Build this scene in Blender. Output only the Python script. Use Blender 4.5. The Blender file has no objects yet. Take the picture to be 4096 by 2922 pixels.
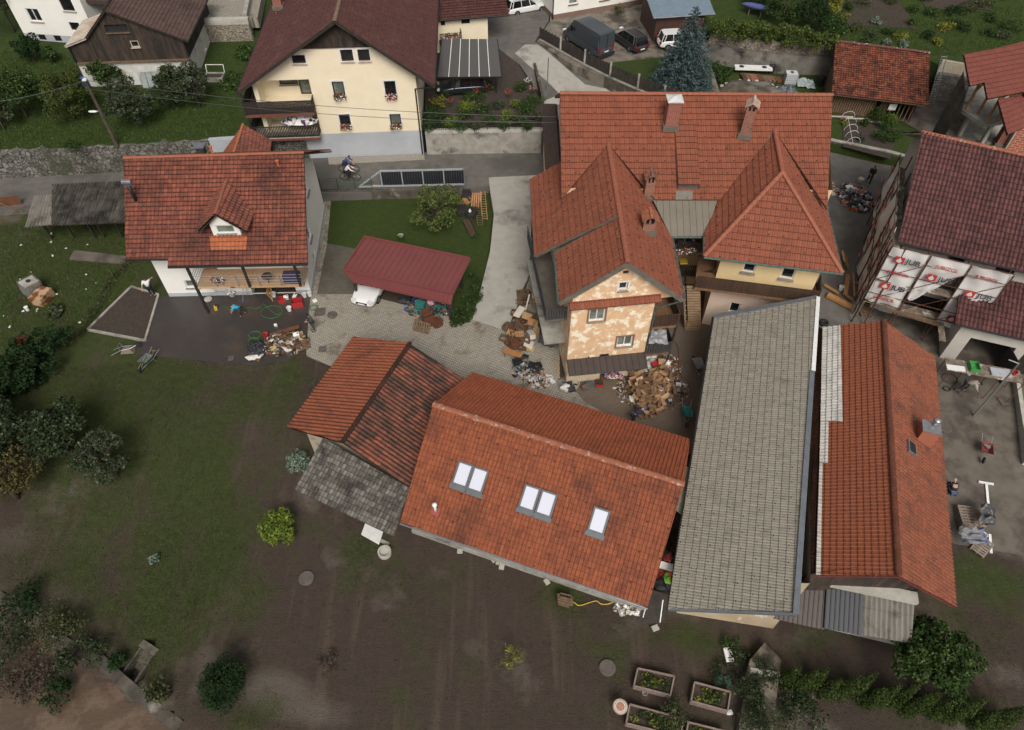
# Flooded village yard seen from a drone: camera, sky and sun, helpers, materials, ground, buildings, walls, vegetation, vehicles, people, clutter
import bpy,bmesh,math,random
import numpy as np
from mathutils import Vector,Matrix,noise as mnoise
from mathutils.geometry import delaunay_2d_cdt,tessellate_polygon
random.seed(7);np.random.seed(7)
R=math.radians
SC=bpy.context.scene
COL=SC.collection
TH=R(50);FPX=2790.0;CH=36.0
cam_d=bpy.data.cameras.new('camera');cam=bpy.data.objects.new('camera',cam_d);COL.objects.link(cam)
cam.location=(0,0,CH);cam.rotation_euler=(R(90)-TH,0,0)
cam_d.sensor_width=36;cam_d.lens=36*FPX/4096;cam_d.clip_end=1000
SC.camera=cam
SUN_EL,SUN_AZ=R(48),R(172)
w=bpy.data.worlds.new('World');SC.world=w;w.use_nodes=True
nt=w.node_tree;nt.nodes.clear()
sky=nt.nodes.new('ShaderNodeTexSky');sky.sky_type='NISHITA';sky.sun_disc=False
sky.sun_elevation=SUN_EL;sky.sun_rotation=SUN_AZ;sky.air_density=1.0;sky.dust_density=6.0
hs=nt.nodes.new('ShaderNodeHueSaturation');hs.inputs['Saturation'].default_value=0.25
bg=nt.nodes.new('ShaderNodeBackground');bg.inputs['Strength'].default_value=0.10
wo=nt.nodes.new('ShaderNodeOutputWorld')
nt.links.new(sky.outputs[0],hs.inputs['Color']);nt.links.new(hs.outputs[0],bg.inputs['Color']);nt.links.new(bg.outputs[0],wo.inputs['Surface'])
sd=bpy.data.lights.new('sun','SUN');sd.energy=2.0;sd.angle=R(26);sd.color=(1.0,0.94,0.85)
so=bpy.data.objects.new('sun',sd);COL.objects.link(so)
sv=Vector((math.sin(SUN_AZ)*math.cos(SUN_EL),math.cos(SUN_AZ)*math.cos(SUN_EL),math.sin(SUN_EL)))
so.rotation_euler=(-sv).to_track_quat('-Z','Y').to_euler();so.location=(0,-20,60)
SC.view_settings.view_transform='Standard';SC.view_settings.look='None'
SC.view_settings.exposure=0.03;SC.view_settings.gamma=1.0
SC.render.engine='CYCLES'
SC.cycles.max_bounces=5;SC.cycles.diffuse_bounces=3;SC.cycles.glossy_bounces=3
SC.cycles.transparent_max_bounces=6
CF=Vector((0,math.cos(TH),-math.sin(TH)));CU=Vector((0,math.sin(TH),math.cos(TH)))
def ray(px,py):
 a=(px-2048)/FPX;b=-(py-1461)/FPX
 return Vector((a,CF.y+b*CU.y,CF.z+b*CU.z))
def P(px,py,z=0.0):
 d=ray(px,py);t=(z-CH)/d.z
 return Vector((d.x*t,d.y*t,z))
def proj(v):
 dz=v[2]-CH;D=v[1]*CF.y+dz*CF.z;u=v[1]*CU.y+dz*CU.z
 return(2048+FPX*v[0]/D,1461-FPX*u/D)
def plane(a,b,c):
 n=(b-a).cross(c-a).normalized()
 if n.z<0:n=-n
 return(a,n)
def hit(pl,px,py):
 d=ray(px,py);o=U_(CH);t=(pl[0]-o).dot(pl[1])/d.dot(pl[1])
 return o+d*t
def wallhit(A,B,px,py,off=0.0):
 d=(B-A);n=Vector((d.y,-d.x,0)).normalized()
 if n.y>0:n=-n
 return hit((A+n*off,n),px,py)
def wloc(o):
 v=U_(0)
 while o is not None:
  v=v+Vector(o.location);o=o.parent
 return v
def tag(o,label=None,cat=None,group=None,kind=None):
 if label:o['label']=label
 if cat:o['category']=cat
 if group:o['group']=group
 if kind:o['kind']=kind
 return o
def thing(name,label,cat,loc=(0,0,0),group=None):
 o=bpy.data.objects.new(name,None);COL.objects.link(o)
 o.location=loc;o.empty_display_size=0.2
 return tag(o,label,cat,group)
def copy_tree(o,parent=None):
 c=o.copy();COL.objects.link(c)
 if parent is not None:c.parent=parent
 for ch in o.children:copy_tree(ch,c)
 return c
def clone(src,loc,rz=0.0,label=None,group=None,sc=1.0,tilt=(0,0)):
 c=copy_tree(src);c.location=loc;c.rotation_euler=(tilt[0],tilt[1],rz);c.scale=(sc,sc,sc)if not isinstance(sc,tuple)else sc
 if label:c['label']=label
 if group:c['group']=group
 return c
class MB:
 0
 def __init__(s):s.v=[];s.f=[];s.m=[];s.uv=None;s.mi=0
 def add(s,vs,fs,mi=None):
  n=len(s.v);s.v+=[tuple(x)for x in vs];s.f+=[tuple(i+n for i in f)for f in fs]
  s.m+=[s.mi if mi is None else mi]*len(fs);return s
 def box(s,c,size,rz=0.0,M=None,mi=None):
  x,y,z=[k/2 for k in size]
  m=M if M is not None else Matrix.Rotation(rz,3,'Z')
  vs=[Vector(c)+m@Vector((a*x,b*y,d*z))for a,b,d in((-1,-1,-1),(1,-1,-1),(1,1,-1),(-1,1,-1),(-1,-1,1),(1,-1,1),(1,1,1),(-1,1,1))]
  return s.add(vs,[(0,3,2,1),(4,5,6,7),(0,1,5,4),(1,2,6,5),(2,3,7,6),(3,0,4,7)],mi)
 def beam(s,a,b,w,h,up=(0,0,1),mi=None):
  a=Vector(a);b=Vector(b);d=(b-a);L=d.length
  if L<1e-6:return s
  d.normalize();u=Vector(up)
  if abs(d.dot(u))>.98:u=Vector((0,1,0))
  r=d.cross(u).normalized();u=r.cross(d)
  M=Matrix((r,d,u)).transposed()
  return s.box((a+b)/2,(w,L,h),M=M,mi=mi)
 def tube(s,pts,r,seg=8,mi=None,cap=True):
  pts=[Vector(p)for p in pts];n=len(pts);rs=r if isinstance(r,(list,tuple))else[r]*n
  vs=[];fs=[];prev=None
  for i,p in enumerate(pts):
   t=(pts[min(i+1,n-1)]-pts[max(i-1,0)]).normalized()
   if prev is None:
    a=U_(1)if abs(t.z)<.9 else Vector((1,0,0));x=t.cross(a).normalized()
   else:
    x=(prev-t*prev.dot(t)).normalized()
   prev=x;y=t.cross(x)
   for k in range(seg):
    q=2*math.pi*k/seg;vs.append(p+(x*math.cos(q)+y*math.sin(q))*rs[i])
  for i in range(n-1):
   for k in range(seg):
    k2=(k+1)%seg;fs.append((i*seg+k,i*seg+k2,(i+1)*seg+k2,(i+1)*seg+k))
  if cap:
   fs.append(tuple(reversed(range(seg))));fs.append(tuple((n-1)*seg+k for k in range(seg)))
  return s.add(vs,fs,mi)
 def lathe(s,c,prof,seg=16,mi=None,M=None):
  c=Vector(c);vs=[];fs=[];n=len(prof)
  for r,z in prof:
   for k in range(seg):
    q=2*math.pi*k/seg;p=Vector((r*math.cos(q),r*math.sin(q),z))
    if M is not None:p=M@p
    vs.append(c+p)
  for i in range(n-1):
   for k in range(seg):
    k2=(k+1)%seg;fs.append((i*seg+k,i*seg+k2,(i+1)*seg+k2,(i+1)*seg+k))
  fs.append(tuple(reversed(range(seg))));fs.append(tuple((n-1)*seg+k for k in range(seg)))
  return s.add(vs,fs,mi)
 def poly(s,pts,mi=None):return s.add(pts,[tuple(range(len(pts)))],mi)
 def slab(s,pts,dz,mi=None):
  0
  n=len(pts);a=[Vector(p)for p in pts];b=[p-U_(dz)for p in a]
  nn=sum(((a[i]-a[0]).cross(a[(i+1)%n]-a[0])for i in range(n)),Vector())
  if nn.z<0:a.reverse();b.reverse()
  fs=[tuple(range(n)),tuple(reversed(range(n,2*n)))]+[(i,n+i,n+(i+1)%n,(i+1)%n)for i in range(n)]
  return s.add(a+b,fs,mi)
 def blob(s,c,r,n=2,jit=.15,mi=None,seed=0):
  bm=bmesh.new();bmesh.ops.create_icosphere(bm,subdivisions=n,radius=1)
  rr=r if isinstance(r,(tuple,list))else(r,r,r);c=Vector(c)
  vs=[]
  for v in bm.verts:
   k=1+jit*2*(mnoise.noise(v.co*1.7+Vector((seed*3.1,seed,0))))
   vs.append(c+Vector((v.co.x*rr[0],v.co.y*rr[1],v.co.z*rr[2]))*k)
  fs=[tuple(v.index for v in f.verts)for f in bm.faces];bm.free()
  return s.add(vs,fs,mi)
 def build(s,name,mat,parent=None,smooth=False,bevel=0.0,label=None):
  off=wloc(parent)
  me=bpy.data.meshes.new(name)
  me.from_pydata([(x-off.x,y-off.y,z-off.z)for x,y,z in s.v],[],s.f)
  mats=mat if isinstance(mat,(list,tuple))else[mat]
  for m in mats:me.materials.append(m)
  if len(mats)>1:me.polygons.foreach_set('material_index',s.m)
  if smooth:me.polygons.foreach_set('use_smooth',[True]*len(me.polygons))
  o=bpy.data.objects.new(name,me);COL.objects.link(o)
  if parent is not None:o.parent=parent
  if bevel:
   b=o.modifiers.new('b','BEVEL');b.width=bevel;b.segments=2;b.limit_method='ANGLE'
  if label:o['label']=label
  me.update();return o
def _new(name):
 m=bpy.data.materials.new(name);m.use_nodes=True;n=m.node_tree;n.nodes.clear()
 out=n.nodes.new('ShaderNodeOutputMaterial');b=n.nodes.new('ShaderNodeBsdfPrincipled');n.links.new(b.outputs[0],out.inputs[0])
 return m,n,b
def N(n,t,**k):
 x=n.nodes.new(t)
 for a,v in k.items():
  if a.startswith('i_'):x.inputs[a[2:].replace('_',' ')].default_value=v
  else:setattr(x,a,v)
 return x
def rgb(c):return(c[0],c[1],c[2],1)
def mix(n,fac,a,b):
 x=n.nodes.new('ShaderNodeMix');x.data_type='RGBA'
 for k,v in((0,fac),(6,a),(7,b)):
  if isinstance(v,(int,float)):x.inputs[k].default_value=v
  elif isinstance(v,tuple):x.inputs[k].default_value=rgb(v)
  else:n.links.new(v,x.inputs[k])
 return x.outputs[2]
def ramp(n,src,lo,hi,a=0.0,b=1.0):
 x=n.nodes.new('ShaderNodeMapRange');x.inputs[1].default_value=lo;x.inputs[2].default_value=hi
 x.inputs[3].default_value=a;x.inputs[4].default_value=b;x.clamp=True;n.links.new(src,x.inputs[0]);return x.outputs[0]
def math_(n,op,a,b=None):
 x=n.nodes.new('ShaderNodeMath');x.operation=op
 for k,v in((0,a),(1,b)):
  if v is None:continue
  if isinstance(v,(int,float)):x.inputs[k].default_value=v
  else:n.links.new(v,x.inputs[k])
 return x.outputs[0]
def pos(n,scale=(1,1,1),rz=0.0,src=None):
 m=N(n,'ShaderNodeMapping');m.inputs['Scale'].default_value=scale;m.inputs['Rotation'].default_value=(0,0,rz)
 if src is None:src=N(n,'ShaderNodeNewGeometry').outputs['Position']
 n.links.new(src,m.inputs[0]);return m.outputs[0]
def noise(n,vec,scale,detail=4,rough=.55):
 x=N(n,'ShaderNodeTexNoise');x.inputs['Scale'].default_value=scale;x.inputs['Detail'].default_value=detail;x.inputs['Roughness'].default_value=rough
 n.links.new(vec,x.inputs['Vector']);return x.outputs['Fac']
def bump(n,b,h,strength=.4,dist=.02):
 x=N(n,'ShaderNodeBump');x.inputs['Strength'].default_value=strength;x.inputs['Distance'].default_value=dist
 n.links.new(h,x.inputs['Height']);n.links.new(x.outputs[0],b.inputs['Normal'])
_MC={}
def M_(key,c1,c2=None,sc=3.0,rough=.8,bmp=.3,bd=.01,metal=0.0,lo=.35,hi=.65,stretch=(1,1,1),spec=.5,c3=None,sc3=.6,lo3=.5,hi3=.65,coat=0,det=5):
 0
 if key in _MC:return _MC[key]
 m,n,b=_new(key);b.inputs['Roughness'].default_value=rough;b.inputs['Metallic'].default_value=metal
 b.inputs['Specular IOR Level'].default_value=spec;b.inputs['Coat Weight'].default_value=coat
 if c2 is None:c2=tuple(x*.8 for x in c1)
 p=pos(n,stretch);f=noise(n,p,sc,det)
 col=mix(n,ramp(n,f,lo,hi),c1,c2)
 if c3 is not None:col=mix(n,ramp(n,noise(n,pos(n),sc3,6,.65),lo3,hi3),col,c3)
 n.links.new(col,b.inputs['Base Color'])
 if bmp:bump(n,b,noise(n,p,sc*6,3),bmp,bd)
 _MC[key]=m;return m
def tile_mat(key,c1,c2,moss=(.05,.045,.03),ml=.55,mh=.75,msc=.5,rough=.75,streak=0.0,fresh=None,spec=.3,jr=.55,jc=.3,jw=.15):
 0
 m,n,b=_new(key);b.inputs['Roughness'].default_value=rough;b.inputs['Specular IOR Level'].default_value=spec
 uv=N(n,'ShaderNodeUVMap');fl=N(n,'ShaderNodeVectorMath',operation='FLOOR');n.links.new(uv.outputs[0],fl.inputs[0])
 wn=N(n,'ShaderNodeTexWhiteNoise',noise_dimensions='2D');n.links.new(fl.outputs[0],wn.inputs['Vector'])
 col=mix(n,wn.outputs['Value'],c1,c2)
 p=pos(n);a=noise(n,p,msc,6,.65);fine=noise(n,p,9,4,.7)
 f=ramp(n,math_(n,'ADD',math_(n,'MULTIPLY',a,.75),math_(n,'MULTIPLY',fine,.25)),ml*.99,mh)
 col=mix(n,f,col,moss)
 if streak:
  s=noise(n,pos(n,(1,.16,.16),src=uv.outputs[0]),2.2,4,.6)
  col=mix(n,math_(n,'MULTIPLY',ramp(n,s,.45,.7),streak),col,moss)
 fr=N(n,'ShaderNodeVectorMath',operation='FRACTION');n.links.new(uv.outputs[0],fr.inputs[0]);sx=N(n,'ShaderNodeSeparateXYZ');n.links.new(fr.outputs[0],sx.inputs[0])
 dirt=noise(n,p,1.7,5,.7);dk=tuple(x*.22 for x in c2)  # painted shade: laps and column valleys darkened in the colour, broken up by noise
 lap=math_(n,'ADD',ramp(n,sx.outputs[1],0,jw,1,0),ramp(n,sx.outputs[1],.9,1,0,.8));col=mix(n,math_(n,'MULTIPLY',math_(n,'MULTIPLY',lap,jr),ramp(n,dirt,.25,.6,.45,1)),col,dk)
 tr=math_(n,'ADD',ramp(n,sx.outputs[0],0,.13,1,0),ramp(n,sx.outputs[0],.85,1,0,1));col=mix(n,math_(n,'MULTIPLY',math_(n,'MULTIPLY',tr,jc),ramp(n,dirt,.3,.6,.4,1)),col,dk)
 sp=ramp(n,noise(n,p,22,2),.66,.72)
 if fresh:col=mix(n,math_(n,'MULTIPLY',sp,.6),col,fresh)
 n.links.new(col,b.inputs['Base Color']);bump(n,b,fine,.3,.008)
 _MC[key]=m;return m
def leaf_mat(key,c1,c2,c3=None,sc=1.2,rough=.75):
 m,n,b=_new(key);b.inputs['Roughness'].default_value=rough;b.inputs['Specular IOR Level'].default_value=.12
 b.inputs['Subsurface Weight'].default_value=0
 p=pos(n);f=noise(n,p,sc,3);wn=N(n,'ShaderNodeTexWhiteNoise');fl=N(n,'ShaderNodeVectorMath',operation='FLOOR')
 n.links.new(pos(n,(7,7,7)),fl.inputs[0]);n.links.new(fl.outputs[0],wn.inputs['Vector'])
 col=mix(n,math_(n,'ADD',math_(n,'MULTIPLY',ramp(n,f,.35,.65),.55),math_(n,'MULTIPLY',wn.outputs['Value'],.45)),c1,c2)
 if c3:col=mix(n,math_(n,'GREATER_THAN',wn.outputs['Value'],.9),col,c3)
 n.links.new(col,b.inputs['Base Color'])
 _MC[key]=m;return m
def stone_mat(key,c1,c2,joint,sc=3.4,stretch=(1,1,1.3),moss=None):
 m,n,b=_new(key);b.inputs['Roughness'].default_value=.9
 p=pos(n,stretch);d=N(n,'ShaderNodeVectorMath',operation='ADD');nn=N(n,'ShaderNodeTexNoise');nn.inputs['Scale'].default_value=3;n.links.new(p,nn.inputs['Vector'])
 sc_=N(n,'ShaderNodeVectorMath',operation='SCALE');sc_.inputs['Scale'].default_value=.25;n.links.new(nn.outputs['Color'],sc_.inputs[0])
 n.links.new(p,d.inputs[0]);n.links.new(sc_.outputs[0],d.inputs[1])
 v1=N(n,'ShaderNodeTexVoronoi');v1.inputs['Scale'].default_value=sc;n.links.new(d.outputs[0],v1.inputs['Vector'])
 v2=N(n,'ShaderNodeTexVoronoi',feature='DISTANCE_TO_EDGE');v2.inputs['Scale'].default_value=sc;n.links.new(d.outputs[0],v2.inputs['Vector'])
 sp=N(n,'ShaderNodeSeparateColor');n.links.new(v1.outputs['Color'],sp.inputs[0])
 col=mix(n,sp.outputs[0],c1,c2);e=ramp(n,v2.outputs['Distance'],.02,.09);col=mix(n,e,joint,col)
 a=noise(n,pos(n),.7,6,.65);col=mix(n,ramp(n,a,.5,.68),col,moss or tuple(x*.45 for x in c1))
 n.links.new(col,b.inputs['Base Color']);bump(n,b,e,.8,.05)
 _MC[key]=m;return m
def brick_mat(key,c1,c2,mortar,w=.25,h=.08,rz=0.0,ms=.012,vert=False,mud=None,mudlo=.5,mudhi=.6,mudsc=.35,off=.5,rough=.85,eff=None):
 m,n,b=_new(key);b.inputs['Roughness'].default_value=rough
 if vert:
  g=N(n,'ShaderNodeNewGeometry');sx=N(n,'ShaderNodeSeparateXYZ');n.links.new(g.outputs['Position'],sx.inputs[0])
  cx=N(n,'ShaderNodeCombineXYZ');n.links.new(math_(n,'ADD',sx.outputs[0],sx.outputs[1]),cx.inputs[0]);n.links.new(sx.outputs[2],cx.inputs[1]);vec=cx.outputs[0]
 else:vec=pos(n,(1,1,1),rz)
 t=N(n,'ShaderNodeTexBrick');t.offset=off;t.inputs['Scale'].default_value=1;t.inputs['Brick Width'].default_value=w;t.inputs['Row Height'].default_value=h
 t.inputs['Mortar Size'].default_value=ms;t.inputs['Mortar Smooth'].default_value=.2;t.inputs['Color1'].default_value=rgb(c1);t.inputs['Color2'].default_value=rgb(c2);t.inputs['Mortar'].default_value=rgb(mortar)
 n.links.new(vec,t.inputs['Vector']);col=t.outputs['Color']
 if eff:col=mix(n,ramp(n,noise(n,pos(n),2.5,5,.7),.55,.7),col,eff)
 if mud:
  a=noise(n,pos(n),mudsc,7,.68);col=mix(n,ramp(n,a,mudlo,mudhi),col,mud)
 n.links.new(col,b.inputs['Base Color']);x=math_(n,'SUBTRACT',1.0,t.outputs['Fac']);bump(n,b,x,.5,.01)
 _MC[key]=m;return m
def stripe_mat(key,c1,c2,w=.12,axis=0,rz=0,rough=.8,gap=.1,gapc=(.01,.01,.01),var=6,c3=None):
 0
 m,n,b=_new(key);b.inputs['Roughness'].default_value=rough
 s=pos(n,(1,1,1),rz);sx=N(n,'ShaderNodeSeparateXYZ');n.links.new(s,sx.inputs[0])
 q=math_(n,'DIVIDE',sx.outputs[axis],w);fl=math_(n,'FLOOR',q);fr=math_(n,'FRACT',q)
 wn=N(n,'ShaderNodeTexWhiteNoise',noise_dimensions='1D');n.links.new(fl,wn.inputs['W'])
 st=[1,1,1];st[axis]=6
 col=mix(n,wn.outputs['Value'],c1,c2);f=noise(n,pos(n,tuple(1.0 if k!=2 else .25 for k in range(3))),var,4)
 col=mix(n,ramp(n,f,.45,.7,0,.7),col,c3 or tuple(x*.6 for x in c1))
 g=math_(n,'LESS_THAN',fr,gap);col=mix(n,g,col,gapc)
 n.links.new(col,b.inputs['Base Color']);bump(n,b,math_(n,'SUBTRACT',1.0,g),.4,.01)
 _MC[key]=m;return m
def glass_mat(key,c,rough=.08):
 m,n,b=_new(key);b.inputs['Roughness'].default_value=rough;b.inputs['Specular IOR Level'].default_value=.6
 col=mix(n,ramp(n,noise(n,pos(n),1.4,2),.4,.6),c,tuple(x*.5 for x in c));n.links.new(col,b.inputs['Base Color'])
 _MC[key]=m;return m
def snap(pl,v):return v-pl[1]*(v-pl[0]).dot(pl[1])
ST={'ribbed':dict(col=.30,row=.43,seg=[(0,0),(.08,1),(.17,.15),(.42,.15),(.5,1),(.58,.15),(.92,.15)],amp=.022,step=.035),'roll':dict(col=.27,row=.32,seg=[(0,0),(.12,.6),(.25,1),(.38,.6),(.5,0),(.75,-.15)],amp=.05,step=.07),'wave':dict(col=.25,row=.38,seg=[(0,-.8),(.15,-.5),(.3,.5),(.42,1),(.55,1),(.7,.4),(.85,-.5)],amp=.05,step=.03),'small':dict(col=.21,row=.30,seg=[(0,0),(.2,.7),(.4,1),(.6,.7),(.8,0)],amp=.02,step=.03),'plain':dict(col=.22,row=.27,seg=[(0,-.8),(.06,.7),(.35,1),(.65,1),(.94,.7)],amp=.018,step=.05),'fine':dict(col=.15,row=.36,seg=[(0,0),(.25,.8),(.5,1),(.75,.8)],amp=.02,step=.03),'barn':dict(col=.21,row=.30,seg=[(0,0),(.15,1),(.4,1),(.55,.1),(.85,.1)],amp=.028,step=.045),'corr':dict(col=.24,row=1.3,seg=[(0,-1),(.125,-.7),(.25,0),(.375,.7),(.5,1),(.625,.7),(.75,0),(.875,-.7)],amp=.045,step=.012),'seam':dict(col=.42,row=9.0,seg=[(0,0),(.03,1),(.06,1),(.09,0),(.5,0)],amp=.04,step=.0),'rib':dict(col=.22,row=6.0,seg=[(0,0),(.1,1),(.22,1),(.32,0),(.66,0)],amp=.025,step=.0),}
def roof(parent,pts,e0,e1,style,mat,name='roof',edge=None,thick=.14,guards=None,org=None,gm=None,lift=0.0,jit=.006,label=None):
 st=ST[style];e0=Vector(e0);e1=Vector(e1);pts=[Vector(p)for p in pts]
 c=sum(pts,Vector())/len(pts)
 nn=Vector()
 for i in range(len(pts)):
  nn+=(pts[i]-c).cross(pts[(i+1)%len(pts)]-c)
 nn.normalize()
 if nn.z<0:nn=-nn
 pl=(c,nn);pts=[snap(pl,p)for p in pts];o=snap(pl,Vector(org)if org is not None else e0)
 u=snap(pl,e1)-snap(pl,e0);u.normalize();v=nn.cross(u).normalized()
 if v.z<0:v=-v
 q=[((p-o).dot(u),(p-o).dot(v))for p in pts]
 u0,u1=min(a for a,_ in q),max(a for a,_ in q);v0,v1=min(b for _,b in q),max(b for _,b in q)
 col,row=st['col'],st['row']
 us=[];hs=[]
 for k in range(int(math.floor(u0/col))-1,int(math.ceil(u1/col))+1):
  for a,h in st['seg']:us.append((k+a)*col);hs.append(h*st['amp'])
 us=np.array(us);hs=np.array(hs)
 vl=[];vh=[];vt=[]
 for k in range(int(math.floor(v0/row))-1,int(math.ceil(v1/row))+1):
  vl+=[k*row,(k+1)*row];vh+=[st['step'],0.0];vt+=[k+.02,k+.98]
 vl=np.array(vl);vh=np.array(vh);vt=np.array(vt)
 keepu=(us>=u0-col)&(us<=u1+col);us=us[keepu];hs=hs[keepu]
 U,V=np.meshgrid(us,vl);Hh=vh[:,None]+hs[None,:]+lift
 rng=np.random.RandomState(int(abs(o.x*13+o.y*7))%9999)
 if jit:Hh=Hh+np.repeat(rng.uniform(-jit,jit,(len(vl)//2,len(us))),2,axis=0)*(vh[:,None]>0)
 co=np.array(o)[None,None]+U[...,None]*np.array(u)+V[...,None]*np.array(v)+Hh[...,None]*np.array(nn)
 nr,nc=U.shape;idx=np.arange(nr*nc).reshape(nr,nc)
 F=np.stack([idx[:-1,:-1],idx[:-1,1:],idx[1:,1:],idx[1:,:-1]],-1).reshape(-1,4)
 me=bpy.data.meshes.new(name);me.from_pydata(co.reshape(-1,3).tolist(),[],F.tolist())
 bm=bmesh.new();bm.from_mesh(me);uvl=bm.loops.layers.uv.new('UVMap')
 nseg=len(st['seg']);UU=(U/col).reshape(-1);VT=np.repeat(vt[:,None],nc,1).reshape(-1)
 bm.verts.ensure_lookup_table()
 for f in bm.faces:
  for l in f.loops:l[uvl].uv=(UU[l.vert.index]*.999+.0005,VT[l.vert.index])
 cc=sum(pts,Vector())/len(pts)
 for i in range(len(pts)):
  a,b=pts[i],pts[(i+1)%len(pts)];e=(b-a)
  if e.length<1e-3:continue
  no=e.cross(nn).normalized()
  if no.dot(cc-a)>0:no=-no
  bmesh.ops.bisect_plane(bm,geom=list(bm.verts)+list(bm.edges)+list(bm.faces),plane_co=a,plane_no=no,clear_outer=True,dist=1e-5)
 n=len(pts);top=[bm.verts.new(p+nn*(lift-st['amp']*.9-.006))for p in pts];bot=[bm.verts.new(p-nn*(thick))for p in pts]
 def nf(vs,mi):
  f=bm.faces.new(vs);f.material_index=mi
 nf(bot,1)
 for i in range(n):
  j=(i+1)%n;nf([top[i],top[j],bot[j],bot[i]],1)
 if guards:
  gu,gv,gs=guards
  du=gu*col;dv=gv*row;k=0
  for a in range(int(v0/dv),int(v1/dv)+1):
   for b in range(int(u0/du)-1,int(u1/du)+2):
    cu=(b+.5*(a%2))*du+.06;cv=a*dv+.12
    p=o+u*cu+v*cv
    if all(((pts[(i+1)%n]-pts[i]).cross(p-pts[i])).dot(((pts[(i+1)%n]-pts[i]).cross(cc-pts[i])))>0.02 for i in range(n)):
     s=gs
     vs=[bm.verts.new(p+u*(x*s)+v*(y*s*.8)+nn*(lift+z*s+.02))for x,y,z in((-1,-1,0),(1,-1,0),(1,1,0),(-1,1,0),(-.6,-.9,1.3),(.6,-.9,1.3),(.6,-.4,1.3),(-.6,-.4,1.3))]
     for fi in((4,5,6,7),(0,1,5,4),(1,2,6,5),(2,3,7,6),(3,0,4,7)):nf([vs[x]for x in fi],2)
 bmesh.ops.recalc_face_normals(bm,faces=[f for f in bm.faces if f.material_index==1])
 off=wloc(parent)
 for vv in bm.verts:vv.co-=off
 bm.to_mesh(me);bm.free()
 me.materials.append(mat);me.materials.append(edge or Q_.darkwood);me.materials.append(gm or mat)
 ob=bpy.data.objects.new(name,me);COL.objects.link(ob);ob.parent=parent
 if label:ob['label']=label
 return ob
def ridge(parent,a,b,mat,r=.13,seg=.38,name='ridge',up=(0,0,1)):
 0
 mb=MB();a=Vector(a);b=Vector(b);L=(b-a).length;n=max(1,int(L/seg));d=(b-a)/n;t=d.normalized()
 x=t.cross(Vector(up)).normalized();y=x.cross(t)
 for i in range(n):
  p=a+d*i;q=p+d*1.08
  vs=[]
  for k,(c,rr)in enumerate(((p,r*1.12),(q,r*.92))):
   for j in range(7):
    w_=math.pi*j/6;vs.append(c+x*math.cos(w_)*rr+y*(math.sin(w_)*rr*.75-.02))
  mb.add(vs,[(j,j+1,8+j,7+j)for j in range(6)]+[tuple(range(6,-1,-1))])
 return mb.build(name,mat,parent)
def wall(mb,A,B,tops,holes=(),depth=.16,mi=0):
 0
 A=Vector(A);B=Vector(B);d=(B-A);L=math.hypot(d.x,d.y);dh=Vector((d.x,d.y,0))/L;inn=Vector((-dh.y,dh.x,0))
 def pt(u,z):return Vector((A.x,A.y,0))+dh*u+U_(z)
 outer=[Vector((0,A.z,0)),Vector((L,B.z,0))]+[Vector((t*L,z,0))for t,z in tops]
 loops=[outer]+[[Vector((u0,z0,0)),Vector((u0,z1,0)),Vector((u1,z1,0)),Vector((u1,z0,0))]for u0,u1,z0,z1 in holes]
 flat=[p for l in loops for p in l];tris=tessellate_polygon(loops)
 mb.add([pt(p.x,p.y)for p in flat],[tuple(t)for t in tris],mi)
 for u0,u1,z0,z1 in holes:
  c=[pt(u0,z0),pt(u1,z0),pt(u1,z1),pt(u0,z1)];e=[p+inn*depth for p in c]
  mb.add(c+e,[(0,1,5,4),(1,2,6,5),(2,3,7,6),(3,0,4,7)],mi)
def uvp(A,B,px,py):
 p=wallhit(A,B,px,py);d=Vector((B.x-A.x,B.y-A.y,0)).normalized();return(p-A).dot(d),p.z
def rect(A,B,xl,yb,xr,yt):
 u0,z0=uvp(A,B,xl,yb);u1,z1=uvp(A,B,xr,yt);return(u0,u1,z0,z1)
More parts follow.
